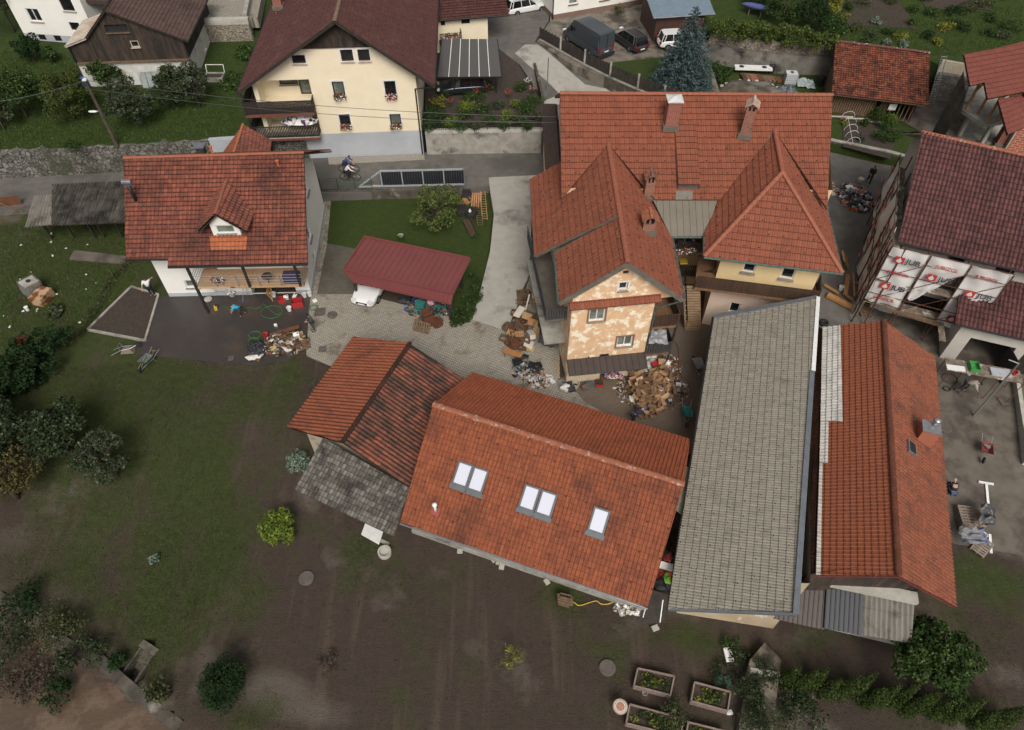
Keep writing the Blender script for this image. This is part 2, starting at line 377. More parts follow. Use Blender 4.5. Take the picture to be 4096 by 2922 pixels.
def window(parent,A,B,r,fm,gm,name='window',mull=1,trans=0,sill=None,depth=.16,fw=.07,surround=None,curtain=None,silld=.12):
 A=Vector(A);d=Vector((B.x-A.x,B.y-A.y,0)).normalized();inn=Vector((-d.y,d.x,0));M=Matrix((d,inn,U_(1))).transposed()
 u0,u1,z0,z1=r;b=Vector((A.x,A.y,0))
 def at(u,q,z):return b+d*u+inn*q+U_(z)
 f=MB();y=depth-.05
 f.box(at(u0+fw/2,y,(z0+z1)/2),(fw,.07,z1-z0),M=M);f.box(at(u1-fw/2,y,(z0+z1)/2),(fw,.07,z1-z0),M=M)
 f.box(at((u0+u1)/2,y,z0+fw/2),(u1-u0-2*fw,.07,fw),M=M);f.box(at((u0+u1)/2,y,z1-fw/2),(u1-u0-2*fw,.07,fw),M=M)
 for k in range(1,mull+1):f.box(at(u0+(u1-u0)*k/(mull+1),y+.002,(z0+z1)/2),(fw*.9,.066,z1-z0-2*fw),M=M)
 for k in range(1,trans+1):f.box(at((u0+u1)/2,y+.004,z0+(z1-z0)*k/(trans+1)),(u1-u0-2*fw,.06,fw*.8),M=M)
 if surround:
  s=.11
  for(c,sz)in((at(u0-s/2,-.012,(z0+z1)/2),(s,.03,z1-z0+2*s)),(at(u1+s/2,-.012,(z0+z1)/2),(s,.03,z1-z0+2*s)),(at((u0+u1)/2,-.012,z1+s/2),(u1-u0,.03,s)),(at((u0+u1)/2,-.012,z0-s/2),(u1-u0,.03,s))):f.box(c,sz,M=M,mi=1)
 o=f.build(name,[fm,surround or fm],parent)
 g=MB();g.box(at((u0+u1)/2,depth,(z0+z1)/2),(u1-u0-.02,.02,z1-z0-.02),M=M);g.build('pane',gm,o)
 if curtain:
  c=MB();c.box(at((u0+u1)/2,depth-.013,z0+(z1-z0)*.3),(u1-u0-2*fw,.004,(z1-z0)*.5),M=M);c.build('blind',curtain,o)
 if sill:
  s=MB();s.box(at((u0+u1)/2,-silld/2+.02,z0-.035),(u1-u0+.14,silld+.08,.05),M=M);s.build('sill',sill,o)
 return o
def rail_board(mb,a,b,z0,z1,pitch=.12,w=.07,t=.025,mi=0,top=True):
 0
 a=Vector(a);b=Vector(b);d=b-a;L=math.hypot(d.x,d.y);n=max(1,int(L/pitch));rz=math.atan2(d.y,d.x)
 for i in range(n):
  p=a+d*((i+.5)/n);mb.box((p.x,p.y,(z0+z1)/2),(w,t,z1-z0),rz=rz,mi=mi)
 if top:
  for z in(z1+.03,z0+.12):mb.beam((a.x,a.y,z),(b.x,b.y,z),.07,.05,mi=mi)
def inpoly(p,poly):
 x,y=p[0],p[1];c=False;n=len(poly);j=n-1
 for i in range(n):
  xi,yi=poly[i][0],poly[i][1];xj,yj=poly[j][0],poly[j][1]
  if(yi>y)!=(yj>y)and x<(xj-xi)*(y-yi)/(yj-yi)+xi:c=not c
  j=i
 return c
SHEETS=[]
def H0(x,y):
 t=min(1,max(0,(27-y)/10.0));t=t*t*(3-2*t)
 return-1.0*t
def sheet(name,pts,zf,mat,step=1.0,skirt=0.0,off=0.0,reg=True,kind='structure',jit=0.0):
 0
 pts=[Vector((p[0],p[1]))for p in pts]
 ring=[]
 for i in range(len(pts)):
  a,b=pts[i],pts[(i+1)%len(pts)];k=max(1,int((b-a).length/step))
  for j in range(k):ring.append(a+(b-a)*(j/k))
 if jit:ring=[p+Vector((mnoise.noise(Vector((p.x,p.y,0))*.8),mnoise.noise(Vector((p.x,p.y,9))*.8)))*jit for p in ring]
 xs=[p.x for p in ring];ys=[p.y for p in ring];vs=list(ring);es=[(i,(i+1)%len(ring))for i in range(len(ring))]
 x=min(xs)+step/2
 while x<max(xs):
  y=min(ys)+step/2
  while y<max(ys):
   if inpoly((x,y),ring):vs.append(Vector((x,y)))
   y+=step
  x+=step
 r=delaunay_2d_cdt(vs,es,[],1,1e-4)
 n=len(r[0]);V3=[Vector((p.x,p.y,zf(p.x,p.y)+off))for p in r[0]];Fs=[tuple(f)for f in r[2]]
 mb=MB();mb.add(V3,Fs)
 if skirt:
  a=[Vector((p.x,p.y,zf(p.x,p.y)+off))for p in ring];b=[Vector((p.x,p.y,zf(p.x,p.y)+off-skirt))for p in ring];k=len(ring)
  mb.add(a+b,[(i,(i+1)%k,k+(i+1)%k,k+i)for i in range(k)])
 o=mb.build(name,mat);o['kind']=kind
 if reg:SHEETS.append((ring,zf,off))
 return o
def Z(x,y):
 z=H0(x,y)
 for ring,zf,off in SHEETS:
  if inpoly((x,y),ring):z=max(z,zf(x,y)+off)
 return z
def on(px,py,z=None):
 0
 if z is not None:return P(px,py,z)
 z=0.0;p=P(px,py,z)
 for k in range(9):
  z2=Z(p.x,p.y)
  if abs(z2-z)<.003:break
  z=z2;p=P(px,py,z)
 return p
def PX(l,z=0.0):return[P(a,b,z).xy for a,b in l]
class _A(dict):
 __getattr__=dict.__getitem__
MAT=Q_=_A()
U_=lambda z:Vector((0,0,z))
MAT['darkwood']=M_('dark wood',(.035,.026,.02),(.018,.014,.012),4,.7,.4)
MAT['fascia']=M_('grey brown fascia',(.16,.145,.12),(.12,.105,.085),2,.5,.1)
MAT['cream']=M_('cream render',(.80,.70,.52),(.76,.66,.48),1.2,.9,.5,.006)
MAT['white']=M_('white render',(.80,.78,.73),(.76,.74,.69),.9,.9,.4,.005)
MAT['whiteold']=M_('old whitewash',(.62,.61,.57),(.50,.49,.45),1.5,.9,.4,.01,c3=(.25,.24,.21),sc3=1.1,lo3=.58,hi3=.75)
MAT['greybase']=M_('grey plinth render',(.42,.44,.47),(.37,.385,.41),.7,.85,.3,.005)
MAT['stonegrey']=M_('grey stone sill',(.28,.27,.25),(.2,.19,.18),6,.7,.3)
MAT['concrete']=M_('concrete',(.36,.34,.30),(.25,.235,.2),1.6,.9,.5,.01,c3=(.06,.055,.045),sc3=.5,lo3=.55,hi3=.68)
MAT['concretelight']=M_('pale concrete',(.46,.44,.39),(.36,.34,.30),2,.9,.4,.01,c3=(.14,.13,.11),sc3=.8,lo3=.58,hi3=.72)
MAT['concretedark']=M_('mossy dark concrete',(.10,.085,.065),(.05,.043,.035),1.5,.9,.6,.02,c3=(.24,.22,.19),sc3=.8,lo3=.6,hi3=.72)
MAT['pvc']=M_('white window frame',(.78,.78,.77),None,2,.35,0)
MAT['brownframe']=M_('dark brown frame',(.05,.022,.015),None,2,.4,0)
MAT['glass']=glass_mat('window glass',(.02,.022,.025))
MAT['glasslight']=glass_mat('curtained glass',(.20,.23,.19),.15)
MAT['zinc']=M_('zinc sheet',(.29,.31,.335),(.23,.25,.275),2,.35,.1,metal=.6)
MAT['greenpipe']=M_('patinated gutter',(.10,.16,.14),(.07,.09,.08),5,.5,.2,metal=.3)
MAT['darkmetal']=M_('dark metal',(.03,.03,.03),None,3,.45,0,metal=.4)
MAT['steel']=M_('galvanised steel',(.42,.43,.44),(.34,.35,.36),5,.4,.1,metal=.7)
MAT['rust']=M_('rusty steel tube',(.13,.045,.025),(.07,.03,.02),8,.8,.3)
MAT['white_']=M_('white plastic',(.78,.78,.76),(.68,.68,.66),4,.4,.05)
MAT['black_']=M_('black plastic',(.018,.018,.02),(.03,.03,.032),4,.45,.1)
MAT['rubber']=M_('rubber',(.02,.02,.02),None,4,.75,.2)
MAT['brick']=brick_mat('red brick',(.30,.065,.036),(.22,.045,.028),(.30,.22,.17),.26,.085,vert=True,ms=.012)
MAT['brickold']=brick_mat('weathered brick',(.30,.10,.06),(.17,.055,.038),(.28,.21,.16),.26,.085,vert=True,ms=.014)
MAT['bark']=M_('bark',(.10,.075,.055),(.05,.04,.03),6,.95,.8,.03,stretch=(1,1,.2))
MAT['wood']=M_('fresh wood',(.46,.27,.12),(.34,.18,.07),3,.7,.3,stretch=(3,.5,3))
MAT['woodold']=M_('grey brown wood',(.19,.125,.075),(.10,.06,.038),4,.85,.4,stretch=(3,.6,3))
MAT['woodred']=M_('red brown wood',(.17,.065,.03),(.09,.035,.018),4,.8,.3,stretch=(3,.6,3))
MAT['decklight']=stripe_mat('pale deck boards',(.52,.34,.20),(.44,.27,.15),.14,1,0,.7,.06,(.12,.07,.04))
MAT['railwood']=stripe_mat('old balcony boards',(.075,.04,.022),(.05,.028,.017),.13,0,0,.7,.12)
MAT['timber']=stripe_mat('black tarred boards',(.042,.030,.022),(.018,.014,.012),.13,0,0,.9,.1,c3=(.10,.065,.04),var=3)
MAT['deckold']=M_('worn deck',(.24,.13,.065),(.14,.075,.04),5,.8,.4,stretch=(1,4,1))
T={}
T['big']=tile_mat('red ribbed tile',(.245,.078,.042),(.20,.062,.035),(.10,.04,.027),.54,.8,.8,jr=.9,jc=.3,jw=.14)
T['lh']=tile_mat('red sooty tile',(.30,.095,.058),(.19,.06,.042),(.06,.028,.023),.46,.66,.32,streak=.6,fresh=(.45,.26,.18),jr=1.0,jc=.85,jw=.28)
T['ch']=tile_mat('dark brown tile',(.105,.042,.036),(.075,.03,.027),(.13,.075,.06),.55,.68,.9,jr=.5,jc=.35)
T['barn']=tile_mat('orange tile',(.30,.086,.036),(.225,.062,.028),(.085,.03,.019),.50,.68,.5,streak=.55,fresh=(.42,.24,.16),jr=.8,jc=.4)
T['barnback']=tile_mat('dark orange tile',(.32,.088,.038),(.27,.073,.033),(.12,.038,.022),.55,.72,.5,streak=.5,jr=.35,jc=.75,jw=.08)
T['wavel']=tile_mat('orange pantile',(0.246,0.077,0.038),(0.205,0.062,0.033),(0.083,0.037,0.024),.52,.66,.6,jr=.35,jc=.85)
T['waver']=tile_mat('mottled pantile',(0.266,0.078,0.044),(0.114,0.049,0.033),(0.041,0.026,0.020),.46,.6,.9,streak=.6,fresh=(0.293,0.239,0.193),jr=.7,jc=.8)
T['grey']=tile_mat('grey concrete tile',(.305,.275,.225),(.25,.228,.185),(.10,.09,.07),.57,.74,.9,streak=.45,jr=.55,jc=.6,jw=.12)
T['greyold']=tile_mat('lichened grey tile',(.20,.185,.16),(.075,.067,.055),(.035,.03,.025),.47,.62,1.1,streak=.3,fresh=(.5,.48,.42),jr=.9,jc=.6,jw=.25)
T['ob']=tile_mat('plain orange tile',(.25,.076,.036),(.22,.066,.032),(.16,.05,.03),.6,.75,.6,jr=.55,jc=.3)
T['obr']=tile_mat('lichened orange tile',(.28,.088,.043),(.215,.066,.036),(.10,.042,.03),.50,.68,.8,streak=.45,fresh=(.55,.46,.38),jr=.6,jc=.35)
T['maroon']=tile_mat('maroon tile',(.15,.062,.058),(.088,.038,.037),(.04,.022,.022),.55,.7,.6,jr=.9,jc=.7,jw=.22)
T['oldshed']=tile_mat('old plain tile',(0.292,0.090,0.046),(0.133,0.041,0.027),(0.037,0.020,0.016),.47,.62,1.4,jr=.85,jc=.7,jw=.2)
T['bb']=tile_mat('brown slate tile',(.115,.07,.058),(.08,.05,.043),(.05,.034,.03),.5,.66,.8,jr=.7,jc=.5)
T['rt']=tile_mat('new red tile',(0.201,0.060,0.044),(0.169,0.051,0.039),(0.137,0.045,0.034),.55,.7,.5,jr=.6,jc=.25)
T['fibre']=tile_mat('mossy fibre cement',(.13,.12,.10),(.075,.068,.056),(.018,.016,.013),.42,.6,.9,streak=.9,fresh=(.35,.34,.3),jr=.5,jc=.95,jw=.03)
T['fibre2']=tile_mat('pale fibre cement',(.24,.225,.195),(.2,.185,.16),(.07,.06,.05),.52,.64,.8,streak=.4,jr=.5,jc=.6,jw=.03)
T['maroonsheet']=M_('maroon sheet metal',(.19,.055,.053),(.165,.047,.046),.8,.42,.08,lo=.3,hi=.7)
T['brownsheet']=M_('brown sheet metal',(.05,.033,.027),(.04,.026,.022),2,.5,.1)
T['olivesheet']=M_('grey brown sheet metal',(.175,.155,.12),(.15,.132,.10),1,.45,.05,spec=.4)
T['bluesheet']=M_('blue grey sheet metal',(.21,.27,.33),(.18,.235,.29),1.5,.4,.08,metal=.2)
T['anthracite']=M_('anthracite sheet',(.018,.02,.027),None,2,.5,.05)
T['ridgelichen']=M_('lichened ridge tile',(.30,.10,.05),(.25,.08,.042),3,.8,.3,c3=(.36,.31,.25),sc3=5,lo3=.56,hi3=.64)
T['ridgebig']=M_('red ridge tile',(.30,.10,.055),(.26,.085,.048),4,.75,.2)
T['ridgech']=M_('brown ridge tile',(.14,.07,.05),(.22,.17,.11),5,.8,.2)
def gmask(x,y):
 0
 u,v=proj((x,y,-.5));u/=1.8;v/=1.8;g=.0
 for cx,cy,rx,ry,k in GREEN:
  g+=k*math.exp(-((u-cx)/rx)**2-((v-cy)/ry)**2)
 return max(0,min(1.2,g))
GREEN=[(120,900,230,130,.9),(330,960,150,120,.65),(150,1080,150,110,.5),(430,1230,130,140,.9),(470,1060,90,160,.45),(330,1420,110,110,.75),(360,1300,90,90,.5),(560,1590,90,60,.7),(480,1150,110,200,.25),(250,1150,200,160,.15),(600,870,90,80,.45),(700,860,60,60,.4),(400,840,80,60,.35),(60,1250,120,60,.5),(790,1230,55,60,.75),(830,1190,40,50,.5),(610,1000,60,100,.35),(900,1290,80,35,.35),(930,1390,60,70,.35),(1240,1320,60,45,.75),(1100,1250,120,25,.45),(1330,1370,90,25,.4),(1300,1440,110,40,.35),(1550,1420,90,30,.4),(1480,1400,70,30,.2),(860,1580,40,50,.15),(1830,1420,60,60,.35),(2220,1330,90,150,.55),(2150,1290,90,40,.4),(1900,1560,150,40,.3),(540,1460,30,50,.3),(240,1340,80,60,.4),(200,1300,60,60,.3),(150,600,300,180,1.1),(60,760,120,90,1.0),(260,640,120,90,.6),(880,1250,30,60,.4),(1380,1500,60,30,.3)]
def ground_mat(key,mud1,mud2,gr1,gr2,gr3,attr=True,dusty=None):
 m,n,b=_new(key);b.inputs['Roughness'].default_value=.95;b.inputs['Specular IOR Level'].default_value=.15
 p=pos(n);big=noise(n,p,.35,8,.62);mid=noise(n,p,2.2,6,.7);fine=noise(n,p,14,4,.75)
 mud=mix(n,ramp(n,mid,.35,.7),mud1,mud2)
 if dusty:mud=mix(n,ramp(n,noise(n,pos(n,(1,1,1)),.16,6,.6),.56,.66),mud,dusty)
 gr=mix(n,ramp(n,mid,.3,.65),gr1,gr2);gr=mix(n,ramp(n,fine,.5,.75),gr,gr3)
 if attr:
  tk=noise(n,pos(n,(.9,.07,1),R(-22)),1.6,3,.5);mud=mix(n,ramp(n,tk,.56,.68,0,.55),mud,tuple(x*1.6 for x in mud1));ft=noise(n,p,5.5,3,.6);mud=mix(n,ramp(n,ft,.60,.70,0,.6),mud,tuple(x*.5 for x in mud2))
  gr=mix(n,ramp(n,tk,.54,.70,0,.4),gr,mud1)
  dd=N(n,'ShaderNodeAttribute',attribute_name='dust').outputs['Fac'];mud=mix(n,ramp(n,math_(n,'ADD',dd,math_(n,'MULTIPLY',math_(n,'SUBTRACT',big,.5),1.2)),.3,.8,0,.75),mud,dusty)
  a=N(n,'ShaderNodeAttribute',attribute_name='grass').outputs['Fac']
  f=math_(n,'ADD',math_(n,'MULTIPLY',a,.95),math_(n,'ADD',math_(n,'MULTIPLY',math_(n,'SUBTRACT',big,.5),2.6),math_(n,'MULTIPLY',math_(n,'SUBTRACT',fine,.5),1.9)))
  col=mix(n,ramp(n,f,.18,.78),mud,gr)
 else:col=mix(n,ramp(n,big,.62,.75),gr,mud)
 n.links.new(col,b.inputs['Base Color']);bump(n,b,math_(n,'ADD',fine,mid),1.0,.09)
 _MC[key]=m;return m
MUD=(.076,.056,.043);MUD2=(.062,.047,.040)
MAT['ground']=ground_mat('flooded lawn',MUD,MUD2,(.056,.074,.022),(.036,.048,.015),(.098,.108,.044),True,(.150,.125,.105))
MAT['lawn']=ground_mat('lawn',(.07,.055,.03),(.05,.045,.025),(.050,.075,.018),(.033,.052,.014),(.080,.10,.032),False)
MAT['meadow']=ground_mat('rough meadow',(.05,.045,.025),(.04,.04,.02),(.046,.074,.017),(.026,.043,.011),(.085,.105,.032),False)
MAT['soil']=M_('garden soil',(.060,.043,.032),(.038,.028,.022),5,.95,.8,.05)
MAT['asphaltwet']=M_('damp asphalt',(.052,.044,.041),(.043,.037,.034),.8,.42,.35,.004,lo=.3,hi=.7,c3=(.078,.056,.042),sc3=.35,lo3=.5,hi3=.7)
MAT['road']=M_('road asphalt',(.135,.125,.112),(.105,.097,.086),1.5,.85,.4,.006,c3=(.085,.078,.07),sc3=.3,lo3=.5,hi3=.62)
MAT['roadlight']=M_('pale worn asphalt',(.36,.34,.30),(.31,.29,.255),1.5,.85,.4,.006,c3=(.17,.16,.14),sc3=.35,lo3=.54,hi3=.66)
MAT['yardconc']=M_('muddy concrete yard',(.135,.115,.093),(.095,.078,.062),1,.85,.4,.008,c3=(.06,.048,.038),sc3=.5,lo3=.48,hi3=.64)
MAT['vanyard']=M_('stained exposed concrete',(.20,.175,.14),(.12,.10,.08),1.2,.8,.5,.008,c3=(.05,.04,.03),sc3=.3,lo3=.5,hi3=.62)
MAT['paver']=brick_mat('concrete block paving',(.36,.33,.275),(.29,.265,.22),(.10,.085,.065),.26,.135,R(-17),.016,mud=(.14,.11,.08),mudlo=.55,mudhi=.66,mudsc=.55,eff=(.23,.20,.16))
MAT['paverdark']=brick_mat('dark block paving',(.13,.115,.09),(.10,.09,.07),(.05,.045,.035),.26,.135,R(0),.014,mud=(.06,.06,.03),mudlo=.5,mudhi=.7,mudsc=.6)
MAT['pavermud']=brick_mat('muddy block paving',(.17,.135,.10),(.14,.11,.082),(.07,.053,.04),.26,.135,R(-4),.014,mud=(.115,.082,.057),mudlo=.38,mudhi=.62,mudsc=.3)
MAT['slabs']=brick_mat('paving slabs',(.33,.30,.25),(.28,.25,.2),(.13,.11,.09),.5,.5,0,.02,mud=(.14,.12,.09),mudsc=.8)
MAT['water']=M_('muddy river water',(.105,.072,.050),(.085,.058,.041),.5,.25,.5,.05,c3=(.14,.10,.07),sc3=.9,lo3=.5,hi3=.62,stretch=(1,2,1))
MAT['stonewall']=stone_mat('field stone wall',(.22,.205,.18),(.10,.095,.085),(.03,.027,.021),3.0,(1,1,1),moss=(.05,.052,.03))
MAT['stonewall2']=stone_mat('dark stone wall',(.13,.12,.11),(.07,.065,.06),(.17,.155,.135),2.2)
MAT['stonewarm']=stone_mat('warm stone wall',(.40,.35,.28),(.24,.20,.15),(.06,.05,.04),3.4,(1,1,2.2))
RIV=PX([(-500,2150),(-60,2370),(60,2440),(180,2592),(432,2718),(702,2925),(1100,3250),(1200,3700),(-1500,3700)],-1.0)
STEPS=PX([(572,2578),(618,2604),(512,2762),(462,2732)],-1.0)
DUST=[(600,1530,110,45,1),(470,1470,60,45,.8),(700,1590,120,40,.8),(150,1330,80,40,.6),(40,1200,70,60,.6),(560,840,90,40,.4),(330,1330,40,50,.4)]
def build_ground():
 def axis(a,b,s,far):
  v=list(np.arange(a,b+1e-6,s));st=s;x=b
  while x<far:st*=1.4;x+=st;v.append(x)
  x=a;st=s
  while x>-far:st*=1.4;x-=st;v.insert(0,x)
  return v
 xs=axis(-50,46,.5,400);ys=axis(4,92,.5,400)
 V=[];g=[];du=[]
 for y in ys:
  for x in xs:
   z=H0(x,y)
   if inpoly((x,y),RIV)or inpoly((x,y),STEPS):z=-4.2
   else:z+=.05*mnoise.noise(Vector((x*.35,y*.35,0)))
   V.append((x,y,z-.03));g.append(gmask(x,y)if-60<x<60 and 4<y<95 else .6);pu,pv=proj((x,y,-1))if 4<y<95 else(9e9,9e9);du.append(sum(k*math.exp(-((pu/1.8-a_)/c_)**2-((pv/1.8-b_)/d_)**2)for a_,b_,c_,d_,k in DUST)if pu<8e9 and abs(x)<60 else 0)
 nx=len(xs);F=[(j*nx+i,j*nx+i+1,(j+1)*nx+i+1,(j+1)*nx+i)for j in range(len(ys)-1)for i in range(nx-1)]
 me=bpy.data.meshes.new('ground');me.from_pydata(V,[],F);me.materials.append(Q_.ground)
 a=me.attributes.new('grass','FLOAT','POINT');a.data.foreach_set('value',g)
 a=me.attributes.new('dust','FLOAT','POINT');a.data.foreach_set('value',du)
 me.polygons.foreach_set('use_smooth',[True]*len(F))
 o=bpy.data.objects.new('ground',me);COL.objects.link(o);o['kind']='structure'
build_ground()
mb=MB();
W0=[(-60,-20),(20,-20),(20,12),(-60,30)]
nxw,nyw=60,40
vs=[];
for j in range(nyw+1):
 for i in range(nxw+1):
  x=-45+i*.7;y=2+j*.7
  vs.append((x,y,-2.7+.10*mnoise.noise(Vector((x*.5+y*.25,y*1.3-x*.3,0)))+.05*mnoise.noise(Vector((x*1.7,y*2.3,3)))))
mb.add(vs,[(j*(nxw+1)+i,j*(nxw+1)+i+1,(j+1)*(nxw+1)+i+1,(j+1)*(nxw+1)+i)for j in range(nyw)for i in range(nxw)])
tag(mb.build('river',Q_.water,smooth=True),kind='structure')
def PZ(l,zf):
 out=[]
 for a,b in l:
  z=zf(*P(a,b,0).xy)
  for k in range(14):p=P(a,b,z);z=zf(p.x,p.y)
  out.append(P(a,b,z).xy)
 return out
flat=lambda z:(lambda x,y:z)
cl=lambda t:max(0.0,min(1.0,t))
zroad=lambda x,y:.8*cl((y-34)/11.0)if x>14 else .8*cl((y-40)/5.0)
zlane=lambda x,y:.8+2.4*cl((y-54.5)/14)
zdrive=lambda x,y:.8*cl((y-34)/11.0)
zhill=lambda x,y:3.4+max(0,y-53)*.07
zup=lambda x,y:4.3+max(0,y-66)*.05
sheet('road',PZ([(-700,740),(0,716),(520,688),(1310,618),(2180,600),(2400,500),(2900,430),(3300,520),(3330,612),(3540,655),(3700,700),(3650,900),(3560,1150),(3420,1420),(3300,1420),(3250,1250),(3300,900),(3000,640),(2500,620),(2170,720),(1850,755),(1300,775),(900,790),(500,800),(0,830),(-700,860)],zroad),zroad,Q_.road,1.2,.9,.012)
sheet('lane',PZ([(2130,610),(2800,610),(2860,420),(2620,372),(2290,262),(2140,168),(2195,85),(2200,-70),(1850,-70),(1895,60),(1950,150),(2000,200),(2080,262),(2165,385),(2172,470)],zlane),zlane,Q_.road,1.2,.6,.02)
sheet('lane_pale_strip',PZ([(2140,420),(2400,420),(2500,372),(2340,340),(2150,180),(2100,180),(2060,215),(2190,330),(2240,380)],zlane),zlane,Q_.roadlight,1.2,0,.035,reg=False)
sheet('driveway',PZ([(1955,712),(2200,700),(2130,800),(2118,1100),(2080,1180),(2045,1330),(1890,1280),(1925,1150),(1960,1010),(1976,860),(1960,760)],zdrive),zdrive,Q_.roadlight,.8,.7,.03)
sheet('courtyard_paving',PZ([(1240,1178),(1450,1178),(1800,1268),(1893,1280),(2050,1320),(2140,1040),(2230,1040),(2240,1560),(2700,1560),(2900,1700),(2700,1850),(1500,1720),(1330,1470),(1225,1425)],H0),H0,Q_.paver,1.0,0,.02)
sheet('muddy_courtyard',PZ([(2236,1530),(2300,1500),(2560,1500),(2560,1100),(2700,930),(2900,1100),(2880,1500),(2830,1800),(2700,1850),(2400,1780),(2290,1690),(2400,1650)],H0),H0,Q_.pavermud,1.0,0,.035,jit=.5)
sheet('asphalt_yard',PZ([(628,1188),(1246,1172),(1236,1240),(1222,1400),(1145,1448),(1000,1464),(880,1452),(545,1420)],H0),H0,Q_.asphaltwet,1.0,0,.03)
sheet('side_path',PZ([(1296,800),(1325,800),(1308,980),(1268,1178),(1238,1178)],H0),H0,Q_.slabs,1.0,0,.04)
sheet('parking_paving',PZ([(1305,974),(1440,1000),(1480,1080),(1455,1178),(1266,1178)],H0),H0,Q_.paverdark,1.0,0,.03)
sheet('lawn',PZ([(1322,795),(1830,775),(1965,745),(1975,860),(1955,1030),(1922,1150),(1880,1290),(1815,1300),(1790,1240),(1500,1100),(1440,1000),(1308,972)],flat(.03)),flat(.03),Q_.lawn,1.0)
_bs=PZ([(-500,748),(-200,728),(0,714),(200,706),(520,688),(700,680),(960,660),(1240,640)],flat(.8))
sheet('hillside_garden',[Vector((p.x,p.y+.3))for p in _bs]+[Vector((-14,57)),Vector((-14,70)),Vector((-24,74)),Vector((-24,120)),Vector((-120,120)),Vector((-120,_bs[0].y))],zhill,Q_.meadow,1.2,3)
sheet('upper_courtyard',PZ([(800,72),(1030,70),(1060,-80),(760,-80)],flat(6)),flat(6),Q_.paver,1.5,1)
sheet('flower_garden',PZ([(1700,531),(2172,524),(2172,470),(2160,400),(2075,262),(2005,205),(1900,60),(1700,60)],flat(2.9)),flat(2.9),Q_.soil,1.2,2.2)
sheet('forecourt',PZ([(2148,166),(2290,262),(2600,368),(2880,372),(2840,250),(2830,160),(2860,-80),(2195,-80),(2200,85)],flat(3.3)),flat(3.3),Q_.vanyard,1.5,2.8)
sheet('front_lawn',PZ([(2425,252),(2660,228),(2840,240),(2850,372),(2600,366)],flat(3.33)),flat(3.33),Q_.lawn,1.2)
sheet('back_garden',PZ([(2822,255),(2850,470),(3150,520),(3330,573),(3535,620),(3640,640),(3800,600),(3900,500),(4300,560),(4300,300),(3850,250),(3300,200),(2900,200)],flat(1.7)),flat(1.7),Q_.lawn,1.2,1)
sheet('gravel_yard',PZ([(3690,400),(3840,380),(4000,500),(3900,620),(3740,560),(3600,480)],flat(1.72)),flat(1.72),Q_.yardconc,1.2)
sheet('terrace_gardens',[p+Vector((0,.95))for p in PX([(2822,252),(2966,276),(3094,294),(3338,306)],1.7)]+[Vector((31,66.8)),Vector((38.8,64.3))]+[p+Vector((0,.95))for p in PX([(3716,385),(3860,412),(4300,480)],1.7)]+[Vector((110,60)),Vector((110,130)),Vector((16,130)),Vector((17,76))],zup,Q_.meadow,1.5,3)
sheet('right_yard',PZ([(3420,1200),(3700,1200),(4300,1200),(4300,2230),(4096,2225),(3830,2180),(3500,2100),(3300,1600)],H0),H0,Q_.yardconc,1.2,0,.03)
V=Vector
GLASS=Q_.glass
def rz_of(A,B):return math.atan2(B.y-A.y,B.x-A.x)
def up_to(p,py):
 lo,hi=p.z,p.z+25
 for _ in range(40):
  m=(lo+hi)/2
  if proj((p.x,p.y,m))[1]>py:lo=m
  else:hi=m
 return lo
def cw(A,B,px,py,w_,h_):
 u,z=uvp(A,B,px,py);return(u-w_/2,u+w_/2,z-h_/2,z+h_/2)
def chimney(par,base,ztop,sx,sy,rz,mat,cap='slab',capmat=None,name='chimney'):
 m=MB();z0=base.z-.8;m.box((base.x,base.y,(z0+ztop)/2),(sx,sy,ztop-z0),rz=rz);o=m.build(name,mat,par,bevel=.01)
 Rm=Matrix.Rotation(rz,3,'Z');fl=MB();fl.box((base.x,base.y,base.z+.02),(sx+.22,sy+.22,.34),rz=rz);fl.build('flashing',Q_.fascia,o)
 c=MB();x,y=sx/2+.1,sy/2+.1;b=V((base.x,base.y,ztop))
 if cap=='pyramid':
  c.box(b+U_(.04),(2*x,2*y,.06),rz=rz);pts=[b+Rm@V((a*x,d*y,.075))for a,d in((-1,-1),(1,-1),(1,1),(-1,1))]+[b+U_(.26)]
  c.add(pts,[(0,1,4),(1,2,4),(2,3,4),(3,0,4)])
 elif cap=='gable':
  d=MB();
  for a in(-1,1):d.box(b+Rm@V((a*(sx/2-.06),0,.15)),(.12,sy,.3),rz=rz)
  d.box(b+U_(.01),(sx-.14,sy-.12,.02),rz=rz,mi=1);d.box(b+U_(.15),(.1,sy*.9,.3),rz=rz);d.build('flue_opening',[mat,Q_.black_],o)
  for a in(-1,1):
   for k in range(4):
    t0,t1=k/4,(k+1)/4+.06
    q=[b+Rm@V((a*x*t,e*(y+.05),.62-.3*t+.03*(1-(t-k/4)*4)+.02))for t,e in((t0,-1),(t1,-1),(t1,1),(t0,1))]
    c.slab(q,.05)
  c.tube([b+Rm@V((0,-y-.07,.64)),b+Rm@V((0,y+.07,.64))],.09,8)
 else:c.box(b+U_(.04),(2*x,2*y,.08),rz=rz)
 c.build('chimney_cap',capmat or Q_.zinc,o);return o
def gutter(par,a,b,mat=None,r=.075):
 m=MB();m.tube([V(a),V(b)],r,8);return m.build('gutter',mat or Q_.darkmetal,par)
